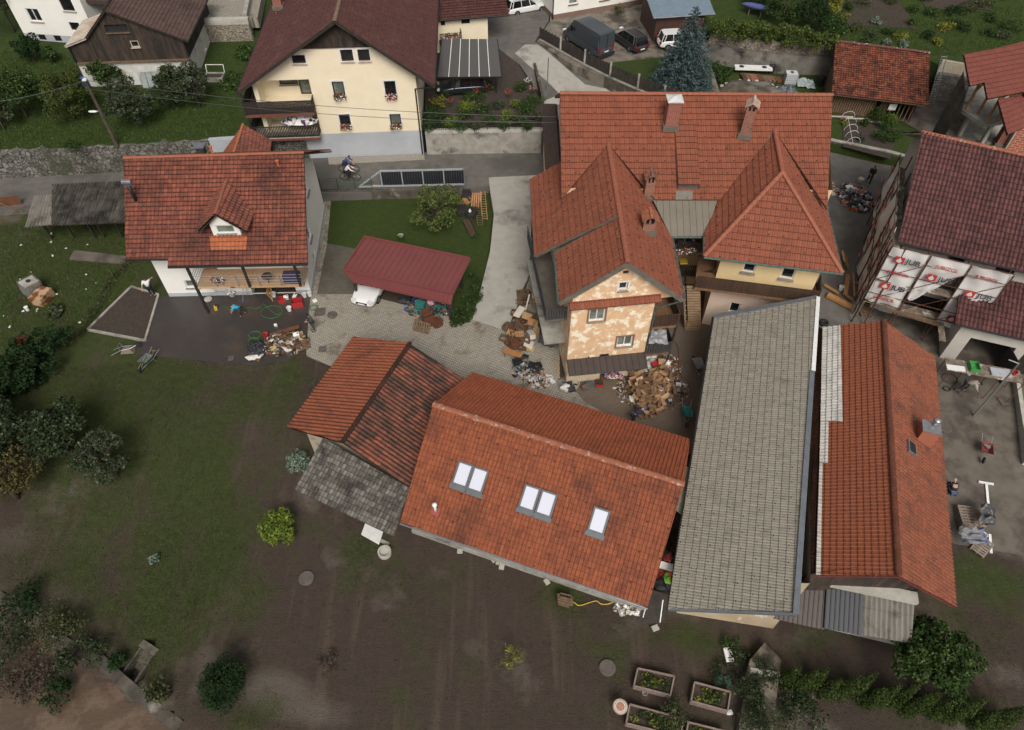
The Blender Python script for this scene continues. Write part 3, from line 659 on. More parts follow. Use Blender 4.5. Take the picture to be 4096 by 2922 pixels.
def left_house():
 t=thing('house','white house with sooty red tiled roof and one gabled dormer, beside the asphalt yard','house',P(960,1180))
 FL,FR,RR=P(679,1187),P(1246,1174),P(1300,835);RL=FL+(RR-FR)
 pl=plane(P(672,1067,4.9),P(1230,1055,4.9),P(855,622,8.9));q=lambda a,b:hit(pl,a,b)
 e0,e1=q(672,1067),q(1230,1055)
 a,b=q(495,633),q(1215,612);c,d=q(1229,1026),q(505,1037)
 m1=q(672,1036)
 roof(t,[a,b,c,m1,d],e0,e1,'roll',T['lh'],org=e0)
 roof(t,[m1,c,e1,e0],e0,e1,'roll',T['lh'],org=e0)
 bk=lambda p,y:V((p.x,p.y+y,p.z-y*.62))
 roof(t,[a,bk(a,6.6),bk(b,6.6),b],a,b,'roll',T['lh'])
 ridge(t,a+U_(.04),b+U_(.04),T['ridgebig'])
 gutter(t,q(505,1040),q(672,1039));gutter(t,e0+V((0,-.05,-.05)),e1+V((0,-.05,-.05)))
 zf=lambda y:hit_y(pl,-19,y)
 w=MB();ap=(a.y+b.y)/2-.1
 def rz(p):return pl[0].z+((U_(0)+pl[1]).dot(V((pl[0].x-p.x,pl[0].y-p.y,0))))/pl[1].z
 zfr,zfl=rz(FR)-.2,rz(FL)-.2
 apz=rz(V((FR.x,b.y,0)))-.2;tt=(b.y-FR.y)/(RR.y-FR.y)
 g=[cw(FR,RR,1224,750,1.0,1.1),cw(FR,RR,1236,935,1.0,1.1),cw(FR,RR,1258,1025,.8,.9)]
 zb_=4.7
 wall(w,FR,RR,[(1,zb_),(tt,apz),(0,zfr)],g)
 wall(w,RL,FL,[(1,zfl),(1-tt,apz),(0,zb_)])
 h1=rect(FL,FR,748,1152,785,1122);h2=rect(FL,FR,822,1100,868,1072);h3=rect(FL,FR,1010,1172,1176,1136);h4=rect(FL,FR,868,1184,903,1140)
 h3=(h3[0],h3[1],.02,2.3);h5=rect(FL,FR,1000,1112,1040,1075)
 wall(w,FL,FR,[(1,zfr),(0,zfl)],[h1,h2,h3,h4,h5]);wall(w,RR,RL,[(1,zb_),(0,zb_)])
 dd=(FR-FL).normalized();inn=V((-dd.y,dd.x,0))
 pa,pb=FL+dd*h3[0]+inn*3,FL+dd*h3[1]+inn*3
 w.add([pa,pb,pb+U_(2.4),pa+U_(2.4)],[(0,1,2,3)]);w.add([pa-inn*2.9,pa,pa+U_(2.4),pa-inn*2.9+U_(2.4)],[(0,1,2,3)]);w.add([pb,pb-inn*2.9,pb-inn*2.9+U_(2.4),pb+U_(2.4)],[(0,1,2,3)])
 w.add([pa-inn*2.9+U_(2.35),pb-inn*2.9+U_(2.35),pb+U_(2.35),pa+U_(2.35)],[(0,1,2,3)])
 w.build('wall',Q_.white,t)
 pm=MB();off=inn*-.015
 pm.box((FL+dd*h3[0]/2)+off+U_(.18),(h3[0]-.02,.05,.36),rz=rz_of(FL,FR));L_=(FR-FL).length
 pm.box((FL+dd*(h3[1]+L_)/2)+off+U_(.18),(L_-h3[1]-.02,.05,.36),rz=rz_of(FL,FR));pm.box((FR+RR)/2+V((.02,0,.18)),((RR-FR).length,.05,.36),rz=rz_of(FR,RR))
 pm.build('plinth',Q_.greybase,t)
 for A,B,r in[(FR,RR,g[0]),(FR,RR,g[1]),(FR,RR,g[2]),(FL,FR,h1),(FL,FR,h2),(FL,FR,h5)]:
  window(t,A,B,r,Q_.pvc,GLASS if A is FR else Q_.glasslight,sill=Q_.stonegrey,mull=0)
 window(t,FL,FR,h4,Q_.pvc,Q_.pvc,name='door',mull=0)
 bl,br=P(785,1150,2.55),P(1215,1142,2.55);bl2,br2=bl+inn*2.1,br+inn*1.8
 k=MB();k.slab([bl,br,br2,bl2],.16);bal=k.build('balcony_deck',Q_.decklight,t)
 r=MB()
 for z in(.25,.5,.75,1.0):
  r.tube([bl+U_(z),br+U_(z)],.018,6);r.tube([bl+U_(z),bl2+U_(z)],.018,6);r.tube([br+U_(z),br2+U_(z)],.018,6)
 for i in range(6):
  p=bl.lerp(br,i/5);r.beam(p,p+U_(1.02),.045,.045)
 r.build('railing',Q_.steel,bal)
 for px,pz,z1 in((0.0,0.0,0),(.5,2.5,1),(.97,2.5,1)):
  p=bl.lerp(br,px);top=rz(p)-.1;k=MB();k.beam((p.x,p.y,pz),(p.x,p.y,top),.16,.16,up=(0,1,0));k.build('post',Q_.darkwood,t)
 p=P(834,1200);k=MB();k.lathe(p,[(.28,0),(.28,.1),(.2,.12)],16);k.build('post_base',Q_.concretelight,t)
 R0=q(906,719);zr=R0.z;RF=P(861,856,zr);le=q(805,865);re=q(1016,856);lf=P(789,930,le.z);rf=P(987,928,re.z)
 wl,wr=q(857,946),q(967,944);ez=min(lf.z,rf.z)+.25
 ww=MB();ux=(RF.x-wl.x)/(wr.x-wl.x);hw=rect(wl,wr,872,934,932,900);hw=(hw[0],hw[1],max(hw[2],wl.z+.18),hw[3])
 wall(ww,wl,wr,[(1,ez),(ux,zr-.18),(0,ez)],[hw],.1)
 for s_,e_ in((wl,-1),(wr,1)):
  ww.add([s_,V((s_.x,s_.y+(ez-s_.z)/.66,ez)),V((s_.x,s_.y,ez))],[(0,1,2)])
 d_=ww.build('dormer',Q_.white,t)
 roof(d_,[RF,R0,le,lf],lf,le,'roll',T['lh']);roof(d_,[RF,rf,re,R0],rf,re,'roll',T['lh'])
 ridge(d_,RF+U_(.03),R0+U_(.03),T['ridgebig'],.1)
 window(d_,wl,wr,hw,Q_.pvc,Q_.glasslight,mull=0,depth=.1,sill=Q_.stonegrey)
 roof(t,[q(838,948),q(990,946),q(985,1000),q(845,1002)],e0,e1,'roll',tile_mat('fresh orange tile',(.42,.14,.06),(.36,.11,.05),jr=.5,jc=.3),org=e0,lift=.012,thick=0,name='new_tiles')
 p=q(545,805);zt=up_to(p,735);k=MB();k.tube([p-U_(.3),V((p.x,p.y,zt))],.11,12);f=k.build('flue_pipe',Q_.darkmetal,t,smooth=True)
 k=MB();c0=V((p.x,p.y,zt+.12));k.tube([c0-V((.3,0,0)),c0+V((.3,0,0))],.17,12);k.box(c0-U_(.2),(.5,.3,.03));k.build('pipe_cowl',Q_.zinc,f)
 for a_,b_ in((850,612),(1115,668)):
  p=hit(pl,a_,b_);k=MB();k.tube([p-U_(.1),p+U_(.45)],.07,10);k.lathe(p+U_(.42),[(.11,0),(.12,.08),(.06,.12)],10);k.build('vent_pipe',M_('terracotta',(.5,.13,.05),None,3,.7),t)
 p=V((-21.6,42.6,8.0));chimney(t,p,up_to(p,585),.5,.5,0,M_('slate cladding',(.05,.04,.04)),'slab')
def hit_y(pl,x,y):return pl[0].z
left_house()
def cream_house():
 t=thing('house','tall cream house with dark brown roof, grey plinth and two wooden balconies','house',P(1500,625,.8))
 B=P(1696,617,.8);A0=P(1309,632,.8);d=(B-A0).normalized();A=A0-d*4.6;inn=V((-d.y,d.x,0));rzz=rz_of(A,B)
 def W(px,py,off=0):return wallhit(A,B,px,py,off)
 apF=W(1338,84,.9);el=W(948,374,.9);er=W(1741,348,.9);el.z=er.z=7.55
 rd=(P(1359,0,apF.z)-P(1338,84,apF.z)).normalized();L=17
 apB=apF+rd*L;pl1=(el+rd*L);pr1=er+rd*L
 roof(t,[apF,apB,pl1,el],el,pl1,'small',T['ch'],edge=Q_.darkwood,guards=(4,2,.045));roof(t,[apF,er,pr1,apB],er,pr1,'small',T['ch'],edge=Q_.darkwood,guards=(4,2,.045))
 ridge(t,apF+U_(.03),apB+U_(.03),T['ridgech'],.15)
 u=lambda p:(p-A).dot(d);Lw=(B-A).length
 def topz(x):
  ua,za=u(apF),apF.z;return(za-(ua-x)*(za-el.z)/(ua-u(el)))if x<ua else(za-(x-ua)*(za-er.z)/(u(er)-ua))
 wins=[rect(A,B,*r)for r in[(1172,256,1218,220),(1368,247,1408,198),(1436,246,1475,197),(1337,383,1372,326),(1543,382,1580,324),(1363,503,1397,457),(1563,500,1601,456)]]
 zU=W(1262,450,.9).z;zL=W(1287,546,.9).z;ul=u(A0)-.02
 lint=W(1239,318).z;lo1=(.35,ul,zU+.12,lint);lo2=(.35,ul,zL+.1,zU-.3)
 w=MB();zg=W(1290,537).z;bw=.7
 wall(w,V((A.x,A.y,zg)),V((B.x,B.y,zg)),[(1,topz(Lw)-.25),(u(apF)/Lw,apF.z-.25),(0,topz(0)-.25)],wins+[lo1,lo2],.16)
 RRb=B+rd*15;RLb=A+rd*15
 wall(w,V((B.x,B.y,zg)),V((RRb.x,RRb.y,zg)),[(1,topz(Lw)-.25),(0,topz(Lw)-.25)]);wall(w,V((RLb.x,RLb.y,zg)),V((A.x,A.y,zg)),[(1,topz(0)-.25),(0,topz(0)-.25)])
 for r in(lo1,lo2):
  p0=A+d*r[0]+inn*1.7;p1=A+d*r[1]+inn*1.7;a_,b_=V((p0.x,p0.y,r[2])),V((p1.x,p1.y,r[2]));h=r[3]-r[2];z=U_(h)
  hw=(1.4,2.9,r[2]+.95,r[2]+2.1);hd=(2.95,3.9,r[2]+.05,r[2]+2.1)
  wall(w,a_,b_,[(1,r[3]),(0,r[3])],[hw,hd]);f=inn*-1.55
  w.add([a_+f,a_,a_+z,a_+f+z],[(0,1,2,3)]);w.add([b_,b_+f,b_+f+z,b_+z],[(0,1,2,3)]);w.add([a_+f,b_+f,b_,a_],[(0,1,2,3)]);w.add([a_+f+z,b_+f+z,b_+z,a_+z],[(0,1,2,3)])
  window(t,a_,b_,hw,Q_.brownframe,Q_.glasslight,mull=0,sill=Q_.stonegrey);window(t,a_,b_,hd,Q_.brownframe,Q_.glasslight,name='door',mull=0)
 w.build('wall',Q_.cream,t)
 w=MB();wall(w,A,B,[(1,zg),(0,zg)]);wall(w,B,RRb,[(1,zg),(0,zg)]);wall(w,RLb,A,[(1,zg),(0,zg)]);w.build('plinth',Q_.greybase,t)
 for i,r in enumerate(wins):window(t,A,B,r,Q_.brownframe,GLASS if i!=3 and i!=6 else Q_.glasslight,mull=0,sill=M_('pink sill',(.5,.42,.38)),surround=Q_.pvc,fw=.09)
 g=MB();zb=W(1350,190).z;ua=u(apF);k1=ua-(apF.z-zb)*(ua-u(el))/(apF.z-el.z);k2=ua+(apF.z-zb)*(u(er)-ua)/(apF.z-er.z)
 pt=lambda x,z,o:A+d*x-inn*o+U_(z-A.z)
 f=[pt(k1+.3,zb,.12),pt(k2-.3,zb,.12),pt(ua,apF.z-.28,.12)];bk=[p+inn*.11 for p in f];g.add(f+bk,[(0,1,2),(3,5,4),(0,3,4,1),(1,4,5,2),(2,5,3,0)]);g.build('gable_boards',Q_.timber,t)
 g=MB();g.beam(apF+U_(-.1),el+U_(-.1),.06,.22);g.beam(apF+U_(-.1),er+U_(-.1),.06,.22);g.build('barge_board',Q_.darkwood,t)
 for z,ln,nm in((zU,0,'upper'),(zL,1,'lower')):
  a_=A+d*-.9-inn*.95;b_=A0-inn*.95;k=MB();zz=U_(z-A.z);k.slab([a_+zz,b_+zz,b_+inn*2.6+zz,a_+inn*5+zz],.18)
  bd=k.build('balcony',Q_.concretelight if ln else M_('brown balcony tiles',(.12,.055,.04)),t);k=MB()
  rail_board(k,a_,b_,z+.05,z+1.02,.13 if ln else .10,.085 if ln else .09);rail_board(k,a_+inn*4.9,a_,z+.05,z+1.02);rail_board(k,b_,b_+inn*.9,z+.05,z+1.02);k.build('railing',Q_.darkwood,bd)
  k=MB();k.beam(V((a_.x,a_.y,z-.14))-inn*.03,V((b_.x,b_.y,z-.14))-inn*.03,.04,.2);k.build('tile_edge',M_('brick edging',(.18,.06,.04)),bd)
 for q_ in(-.8,):
  p=A+d*q_-inn*.9;k=MB();k.beam((p.x,p.y,3.0),(p.x,p.y,topz(-.8)-.3),.14,.14,up=(0,1,0));k.build('post',Q_.darkwood,t)
 k=MB();e=er-V((.15,0,.1));c=W(1672,355);c2=B-inn*.12+V((-.12,0,0));k.tube([e,V((c2.x,c2.y,e.z-.5)),V((c2.x,c2.y,.9))],.06,8);k.build('downpipe',Q_.darkmetal,t);gutter(t,er,pr1);gutter(t,el,pl1)
 p=apF+rd*7+V((-4.6,0,-2.5));chimney(t,P(1115,28,8.7),10.1,.75,.75,rzz,Q_.brick,'slab')
 return A,B,d,inn,wins,zU,zL
CHD=cream_house()
def flower_box(loc,rz,label,group='window flower boxes',w=1.0,whites=.5):
 t=thing('flower_box',label,'flower box',loc,group)
 m=MB();M3=Matrix.Rotation(rz,3,'Z');m.box(loc,(w*.85,.16,.16),rz=rz);m.build('planter',M_('brown planter',(.12,.06,.04)),t)
 for nm,mt,n in(('foliage',LEAF['mid'],60),('blossom',M_('red blossom',(.45,.02,.02),None,9,.7,0),45),('blossom',M_('white blossom',(.8,.8,.78),None,9,.7,0),int(90*whites))):
  k=MB()
  for i in range(n):
   c=V(loc)+M3@V((random.uniform(-.5,.5)*w,random.uniform(-.22,.08),random.uniform(-.28,.2)));s=random.uniform(.03,.055)
   q=Matrix.Rotation(random.uniform(0,6.3),3,V((random.random(),random.random(),random.random())));k.add([c+q@V((a*s,b*s,0))for a,b in((-1,-1),(1,-1),(1,1),(-1,1))],[(0,1,2,3)])
  k.build(nm,mt,t)
LEAF=dict(mid=leaf_mat('mid green leaves',(.038,.068,.016),(.016,.033,.009),(.09,.13,.04)),dark=leaf_mat('dark green leaves',(.022,.045,.014),(.010,.022,.008)),grey=leaf_mat('grey green leaves',(.052,.066,.034),(.022,.031,.015),(.11,.13,.08)),apple=leaf_mat('apple leaves',(.034,.048,.020),(.015,.023,.010),(.09,.12,.06)),lime=leaf_mat('lime leaves',(.13,.18,.025),(.055,.085,.014),(.24,.28,.05)),spruce=leaf_mat('blue spruce needles',(.085,.125,.130),(.030,.052,.052),(.13,.18,.18),3),thuja=leaf_mat('thuja leaves',(.040,.060,.012),(.016,.028,.007),(.07,.095,.024)),olive=leaf_mat('olive leaves',(.060,.068,.028),(.028,.035,.013),(.13,.13,.065)),silver=leaf_mat('silver leaves',(.17,.22,.17),(.08,.12,.08),(.26,.32,.25)),twig=M_('dry twigs',(.07,.05,.032),(.038,.027,.018),5),yellow=leaf_mat('yellowing leaves',(.20,.20,.03),(.08,.10,.02),(.32,.26,.05)))
A_,B_,d_,inn_,wins_,_,_=CHD
for i,lab in((3,'red and white flower box under the left upper window of the cream house'),(4,'flower box under the right upper window of the cream house'),(5,'flower box under the left lower window of the cream house'),(6,'flower box under the right lower window of the cream house')):
 r=wins_[i];p=A_+d_*((r[0]+r[1])/2)-inn_*.2;flower_box((p.x,p.y,r[2]+.02),rz_of(A_,B_),lab,w=(r[1]-r[0])*1.05)
def annex():
 t=thing('annex_building','cream annex under a dark brown roof behind the glass carport','building',P(1850,165,2.9))
 e0,e1=P(1700,88,6.2),P(2036,62,6.2);d=(e1-e0).normalized();inn=V((-d.y,d.x,0))
 roof(t,[e0,e1,e1+inn*6+U_(2.6),e0+inn*6+U_(2.6)],e0,e1,'roll',T['ch'])
 A=e0+inn*.5;B=wallhit(A,e1+inn*.5,1950,72,0);A=V((A.x,A.y,2.8));B=V((B.x,B.y,2.8));w=MB()
 hs_=[rect(A,B,1846,97,1879,75),rect(A,B,1764,104,1780,82)]
 wall(w,A,B,[(1,6.25),(0,6.25)],hs_);Rb=B+inn*6;wall(w,B,Rb,[(1,8.5),(0,6.3)]);w.build('wall',Q_.cream,t)
 for r in hs_:window(t,A,B,r,Q_.brownframe,GLASS,mull=0)
 k=MB();a_,b_=wallhit(A,B,1757,162),wallhit(A,B,1843,160);k.slab([V((a_.x,a_.y,a_.z))-inn*.9,V((b_.x,b_.y,a_.z))-inn*.9,V((b_.x,b_.y,a_.z)),V((a_.x,a_.y,a_.z))],.15);o=k.build('balcony',Q_.darkwood,t)
 k=MB();rail_board(k,a_-inn*.9,b_-inn*.9,a_.z,a_.z+.95);rail_board(k,b_-inn*.9,b_,a_.z,a_.z+.95);k.build('railing',Q_.darkwood,o);gutter(t,e0,e1)
 flower_box(tuple((a_+b_)/2-inn*1.0+U_(.9)),rz_of(A,B),'red and white flower box on the annex balcony',w=1.6)
 c=thing('carport','glass roofed carport with white ribs beside the cream house','carport',P(1850,330,2.9))
 q=[P(1748,312,5.0),P(2007,310,5.0),P(1990,157,5.7),P(1768,157,5.7)]
 g,n,b=_new('smoked polycarbonate');b.inputs['Base Color'].default_value=(.10,.095,.09,1);b.inputs['Roughness'].default_value=.18;b.inputs['Alpha'].default_value=.9
 k=MB();k.slab(q,.02);k.build('roof_panel',g,c);k=MB()
 for i in range(1,6):
  f=i/6*.95+.02;k.beam(q[0].lerp(q[1],f)+U_(.025),q[3].lerp(q[2],f)+U_(.025),.06,.04)
 k.build('rib',Q_.white_,c);k=MB();k.beam(q[0],q[1],.08,.12);k.beam(q[1],q[2],.06,.1);k.beam(q[3],q[0],.06,.1);k.build('frame',Q_.darkmetal,c)
 for a,b2 in((1765,395),(1824,385),(1985,372)):
  p=P(a,b2,2.9);k=MB();k.beam((p.x,p.y,2.9),(p.x,p.y,5.0),.09,.09,up=(0,1,0));k.build('post',Q_.darkmetal,c)
annex()
def timber_barn():
 t=thing('timber_barn','black boarded barn with brown roof above a whitewashed ground floor','barn',P(560,340,3.9))
 A,B=P(357,352,3.8),P(790,335,3.8);d=(B-A).normalized();inn=V((-d.y,d.x,0));L=(B-A).length
 W=lambda a,b:wallhit(A,B,a,b);u=lambda p:(p-A).dot(d);zt=(W(300,252).z+W(750,228).z)/2
 h=[cw(A,B,500,310,1.0,1.7)]
 w=MB();wall(w,A,B,[(1,zt),(0,zt)]);Rb,Lb=B+inn*9,A+inn*9;wall(w,B,Rb,[(1,zt),(0,zt)]);wall(w,Lb,A,[(1,zt),(0,zt)]);w.build('wall',Q_.whiteold,t)
 o=inn*-.12;A1,B1=V((A.x,A.y,zt))+o-d*.1,V((B.x,B.y,zt))+o+d*.1
 W1=lambda a,b:wallhit(A1,B1,a,b);u1=lambda p:(p-A1).dot(d);L1=(B1-A1).length
 ap=W1(421,42);zl=W1(282,182).z;kn=W1(347,152);er=W1(738,156)
 hw=[rect(A1,B1,428,132,505,98),rect(A1,B1,528,190,550,163)]
 w=MB();wall(w,A1,B1,[(1,er.z),(u1(ap)/L1,ap.z),(u1(kn)/L1,kn.z),(0,zl)],hw,.2)
 R1=B1+inn*9.2;wall(w,B1,R1,[(1,er.z),(0,er.z)]);w.build('boarded_wall',Q_.timber,t)
 k=MB();k.beam(A1+U_(-.08)+o*.5,B1+U_(-.08)+o*.5,.16,.14);k.build('sole_plate',Q_.woodold,t)
 window(t,A1,B1,hw[0],Q_.darkwood,Q_.black_,mull=1,sill=Q_.woodold,depth=.2);window(t,A1,B1,hw[1],M_('pale wood frame',(.5,.42,.33)),GLASS,mull=0,depth=.1,sill=M_('pale wood frame',(.5,.42,.33)))
 o2=inn*-.3;apf=ap+o2+U_(.12);ef=er+o2+d*.35+U_(-.1);L2=9.8
 roof(t,[apf,ef,ef+inn*L2,apf+inn*L2],ef,ef+inn*L2,'small',T['bb'],edge=Q_.darkwood)
 knf=kn+o2+U_(.1);lf=W1(262,180)+o2;lf.z=zl+.05
 roof(t,[apf,apf+inn*L2,knf+inn*L2,knf],knf,knf+inn*L2,'small',T['bb'],edge=Q_.darkwood)
 roof(t,[knf,knf+inn*5,lf+inn*5,lf],lf,lf+inn*5,'seam',M_('weathered pale sheet',(.5,.45,.38),(.36,.27,.2),1),name='lean_to_roof',edge=Q_.concretelight)
 ridge(t,apf+U_(.04),apf+inn*L2+U_(.04),T['bb'],.12);gutter(t,ef,ef+inn*L2)
 k=MB();p=A1+d*.15+o;k.tube([V((p.x-.2,p.y,zl)),V((p.x,p.y,zl-.3)),V((p.x,p.y,zt-.1))],.06,8);k.build('downpipe',Q_.darkmetal,t)
 return A,B,d,inn,zt
BBD=timber_barn()
def white_corner():
 t=thing('house','white rendered house with grey plinth in the upper left corner','house',P(230,170,4.4))
 A,B=P(108,160,4.4),P(400,181,4.4);d=(B-A).normalized();inn=V((-d.y,d.x,0));z1=wallhit(A,B,200,140).z
 hs_=[rect(A,B,124,85,148,37),rect(A,B,254,43,276,-12),rect(A,B,288,121,313,92)];hb=[rect(A,B,160,160,178,140),rect(A,B,223,165,240,144)]
 w=MB();a,b=V((A.x,A.y,z1)),V((B.x,B.y,z1));wall(w,a,b,[(1,13),(0,13)],hs_);wall(w,b,b+inn*10,[(1,13),(0,13)]);wall(w,a+inn*10,a,[(1,13),(0,13)]);w.build('wall',Q_.white,t)
 w=MB();wall(w,A,B,[(1,z1),(0,z1)],hb);wall(w,B,B+inn*10,[(1,z1),(0,z1)]);wall(w,A+inn*10,A,[(1,z1),(0,z1)]);w.build('plinth',Q_.greybase,t)
 window(t,A,B,hs_[0],Q_.pvc,GLASS,sill=M_('beige sill',(.45,.40,.33)));window(t,A,B,hs_[1],Q_.brownframe,GLASS,mull=0,sill=M_('beige sill',(.45,.40,.33)));window(t,A,B,hs_[2],Q_.brownframe,GLASS,mull=0)
 for r in hb:window(t,A,B,r,Q_.darkmetal,GLASS,mull=1,trans=0)
 rf=MB();rf.slab([a-inn+V((-1,0,8.9)),b-inn+V((1,0,8.9)),b+inn*5+V((1,0,12)),a+inn*5+V((-1,0,12))],.2);rf.build('roof',T['ch'],t)
 k=MB();a2=V((b.x,b.y,0))+d*.02+inn*1.2;k.box(a2+d*1.8+inn*1.5+U_(8.1),(3.6,4,.3),rz=rz_of(A,B));k.build('porch_canopy',M_('dark canopy',(.06,.035,.03)),t)
white_corner()
def big_house():
 t=thing('big_house','large house with bright red tiled roof, two wings and four brick chimneys','house',P(2700,1300))
 tm=T['big'];ed=Q_.fascia;gd=(3,2,.05)
 rl,rr=P(2240,375,12),P(3330,382,12);n2=(rr-rl).normalized();back=V((-n2.y,n2.x,0))
 pm=plane(rl,rr,rl-back*6.2-U_(3.62));q=lambda a,b:hit(pm,a,b)
 L=P(2262,1510);Rr=P(2561,1480)
 L=V((3.55,29.15,0));Rr=V((8.6,29.8,0));d=(Rr-L).normalized();inn=V((-d.y,d.x,0))
 ap=wallhit(L,Rr,2511,1053,.5);apB=P(2433,576,ap.z)
 eR=wallhit(L,Rr,2735,1199,.5);eL=wallhit(L,Rr,2236,1213,.5);zE=(eR.z+eL.z)/2;eL=V((eL.x,eL.y,zE));eR=V((eR.x,eR.y,zE))
 rd=(apB-ap).normalized();pL=plane(ap,apB,P(2236,1213,zE));pR=plane(ap,apB,P(2735,1199,zE-.1))
 l_,r_=lambda a,b:hit(pL,a,b),lambda a,b:hit(pR,a,b)
 apB=r_(2433,576)
 zone=[q(2240,375),q(2433,576),q(2245,795)]
 g0,g1=q(2300,800),q(3300,800)
 roof(t,[q(2240,375),q(2433,375),q(2433,576),q(2246,795)],g0,g1,'ribbed',tm,edge=ed,guards=gd,org=g0)
 roof(t,[q(2433,375),q(3098,379),q(3098,522),q(2878,802),q(2622,802),q(2433,576)],g0,g1,'ribbed',tm,edge=ed,guards=gd,org=g0)
 roof(t,[q(3098,379),q(3330,382),q(3309,838),q(3098,522)],g0,g1,'ribbed',tm,edge=ed,guards=gd,org=g0)
 bk=back*6.6-U_(3.85);roof(t,[rl,rl+bk,rr+bk,rr],rl,rr,'ribbed',tm,edge=ed)
 ridge(t,rl+U_(.05),rr+U_(.05),T['ridgebig'],.15)
 ro=l_(2236,1213);rdL=l_(2219,1001)
 Va=l_(2245,795);
 E1,E2=l_(2140,1027),l_(2122,720)
 roof(t,[l_(2433,576),l_(2480,864),E1,E2,l_(2246,650)],ro,rdL,'ribbed',tm,edge=ed,guards=gd,org=ro,lift=.05)
 roof(t,[ap,ro,rdL,l_(2466,872),l_(2480,864)],ro,rdL,'ribbed',tm,edge=ed,guards=gd,org=ro)
 er=r_(2735,1199)
 roof(t,[ap,er,r_(2686,946),r_(2622,806),apB],er,r_(2686,946),'ribbed',tm,edge=ed,guards=gd,org=er)
 ridge(t,ap+U_(.06),apB+U_(.06),T['ridgebig'],.15)
 for a,b in((l_(2433,574),l_(2245,795)),(r_(2433,574),r_(2622,806)),(l_(2480,866),E1)):k=MB();k.beam(a+U_(.07),b+U_(.07),.26,.03);k.build('metal_flashing',ed,t)
 for e_ in(ro,er):k=MB();k.beam(ap-inn*.02+U_(-.1),e_-inn*.02+U_(-.1),.06,.3);k.build('barge_board',ed,t)
 hz=10.7;hb=P(3098,522,hz);hf=P(3130,690,hz);a1,a2=P(2815,1028,7.15),P(3370,1095,7.15)
 pf=plane(hf,a1,a2);pl2=plane(hb,hf,a1);pr2=plane(hb,hf,a2);f_=lambda a,b:hit(pl2,a,b)
 roof(t,[hf,a1,a2],a1,a2,'ribbed',tm,edge=ed,guards=gd)
 roof(t,[hb,hf,a1,hit(pl2,2816,945),hit(pl2,2864,804)],a1,hit(pl2,2816,945),'ribbed',tm,edge=ed,guards=gd)
 roof(t,[hb,hit(pr2,3309,840),a2,hf],a2,hit(pr2,3309,840),'ribbed',tm,edge=ed,guards=gd)
 up=U_(.06)
 for x,y in((hf,a1),(hf,a2),(hf,hb)):ridge(t,y+up,x+up,T['ridgebig'],.14)
 for a,b in((hit(pl2,3098,524),hit(pl2,2864,804)),(hit(pr2,3098,524),hit(pr2,3309,840))):k=MB();k.beam(a+U_(.07),b+U_(.07),.24,.03);k.build('metal_flashing',ed,t)
 z1,z0=q(2750,800).z-.05,7.0
 fr=[P(2612,800,z1),P(2870,800,z1),P(2822,948,z0),P(2684,948,z0)]
 roof(t,[fr[3],fr[2],fr[1],fr[0]],fr[3],fr[2],'seam',T['olivesheet'],edge=ed,name='metal_roof');gutter(t,fr[3]-V((0,.05,0)),fr[2]-V((0,.05,0)),Q_.greenpipe)
 s=[q(2697,492),q(2781,492),q(2796,758)+U_(.32),q(2709,758)+U_(.32)]
 dm=MB();b4=[q(2697,492),q(2781,492),q(2793,765),q(2709,765)]
 dm.add([s[0],s[3],b4[3]],[(0,1,2)]);dm.add([s[1],b4[2],s[2]],[(0,1,2)]);o=dm.build('roof_hatch',ed,t)
 roof(o,[s[3],s[2],s[1],s[0]],s[3],s[2],'ribbed',tm,edge=ed,lift=.06)
 k=MB();k.add([b4[3]+V((0,.12,.1)),b4[2]+V((0,.12,.1)),s[2]+V((0,.12,-.08)),s[3]+V((0,.12,-.08))],[(0,1,2,3)]);k.build('opening',Q_.black_,o)
 k=MB();k.slab([q(2703,768)+U_(.08),q(2770,768)+U_(.08),q(2770,802)+U_(.06),q(2703,802)+U_(.06)],.02);k.build('apron',ed,o)
 p=q(2679,503);chimney(t,p,up_to(p,398),.82,.82,0,Q_.brick,'pyramid',M_('white sheet cap',(.66,.66,.64),(.5,.5,.48),3,.4))
 p=q(2978,540);chimney(t,p,up_to(p,438),.62,.62,R(-18),Q_.brickold,'gable',M_('weathered tile cap',(.42,.22,.15),(.5,.45,.38),4))
 p=r_(2590,786);chimney(t,p,up_to(p,722),.6,.6,0,Q_.brickold,'gable',M_('sooty tile cap',(.36,.14,.08),(.10,.06,.05),4))
 p=r_(2590,925);chimney(t,p,up_to(p,886),.75,.6,0,Q_.brickold,'gable',M_('orange tile cap',(.42,.15,.08),(.25,.09,.05),4))
 rzm=rz_of(rl,rr);w=MB();c=[rl+n2*.35-back*5.6,rr-n2*.35-back*5.6,rr-n2*.35+back*5.9,rl+n2*.35+back*5.9];c=[V((p.x,p.y,0))for p in c]
 wall(w,c[0],c[1],[(1,8.5),(0,8.5)]);wall(w,c[2],c[3],[(1,8.3),(0,8.3)]);wall(w,c[1],c[2],[(1,8.3),(.487,11.8),(0,8.5)]);wall(w,c[3],c[0],[(1,8.5),(.513,11.8),(0,8.3)])
 w.build('wall',M_('apricot render',(.70,.52,.33),(.62,.45,.28),1.5,.9,.4,.006),t)
 orm=M_('peeling orange render',(.72,.48,.29),(.64,.41,.24),1.5,.9,.5,.015,c3=(.86,.78,.60),sc3=1.9,lo3=.50,hi3=.60,det=9)
 zb=wallhit(L,Rr,2420,1212).z;ua=(ap-L).dot(d);LW=(Rr-L).length
 A0,B0=L,Rr;win=[rect(L,Rr,2353,1288,2423,1235),rect(L,Rr,2464,1389,2533,1343)];door=rect(L,Rr,2382,1530,2428,1470);door=(door[0],door[1],.02,2.0)
 w=MB();wall(w,L,Rr,[(1,zb),(0,zb)],win+[door]);Lb,Rb=L+inn*11,Rr+inn*9
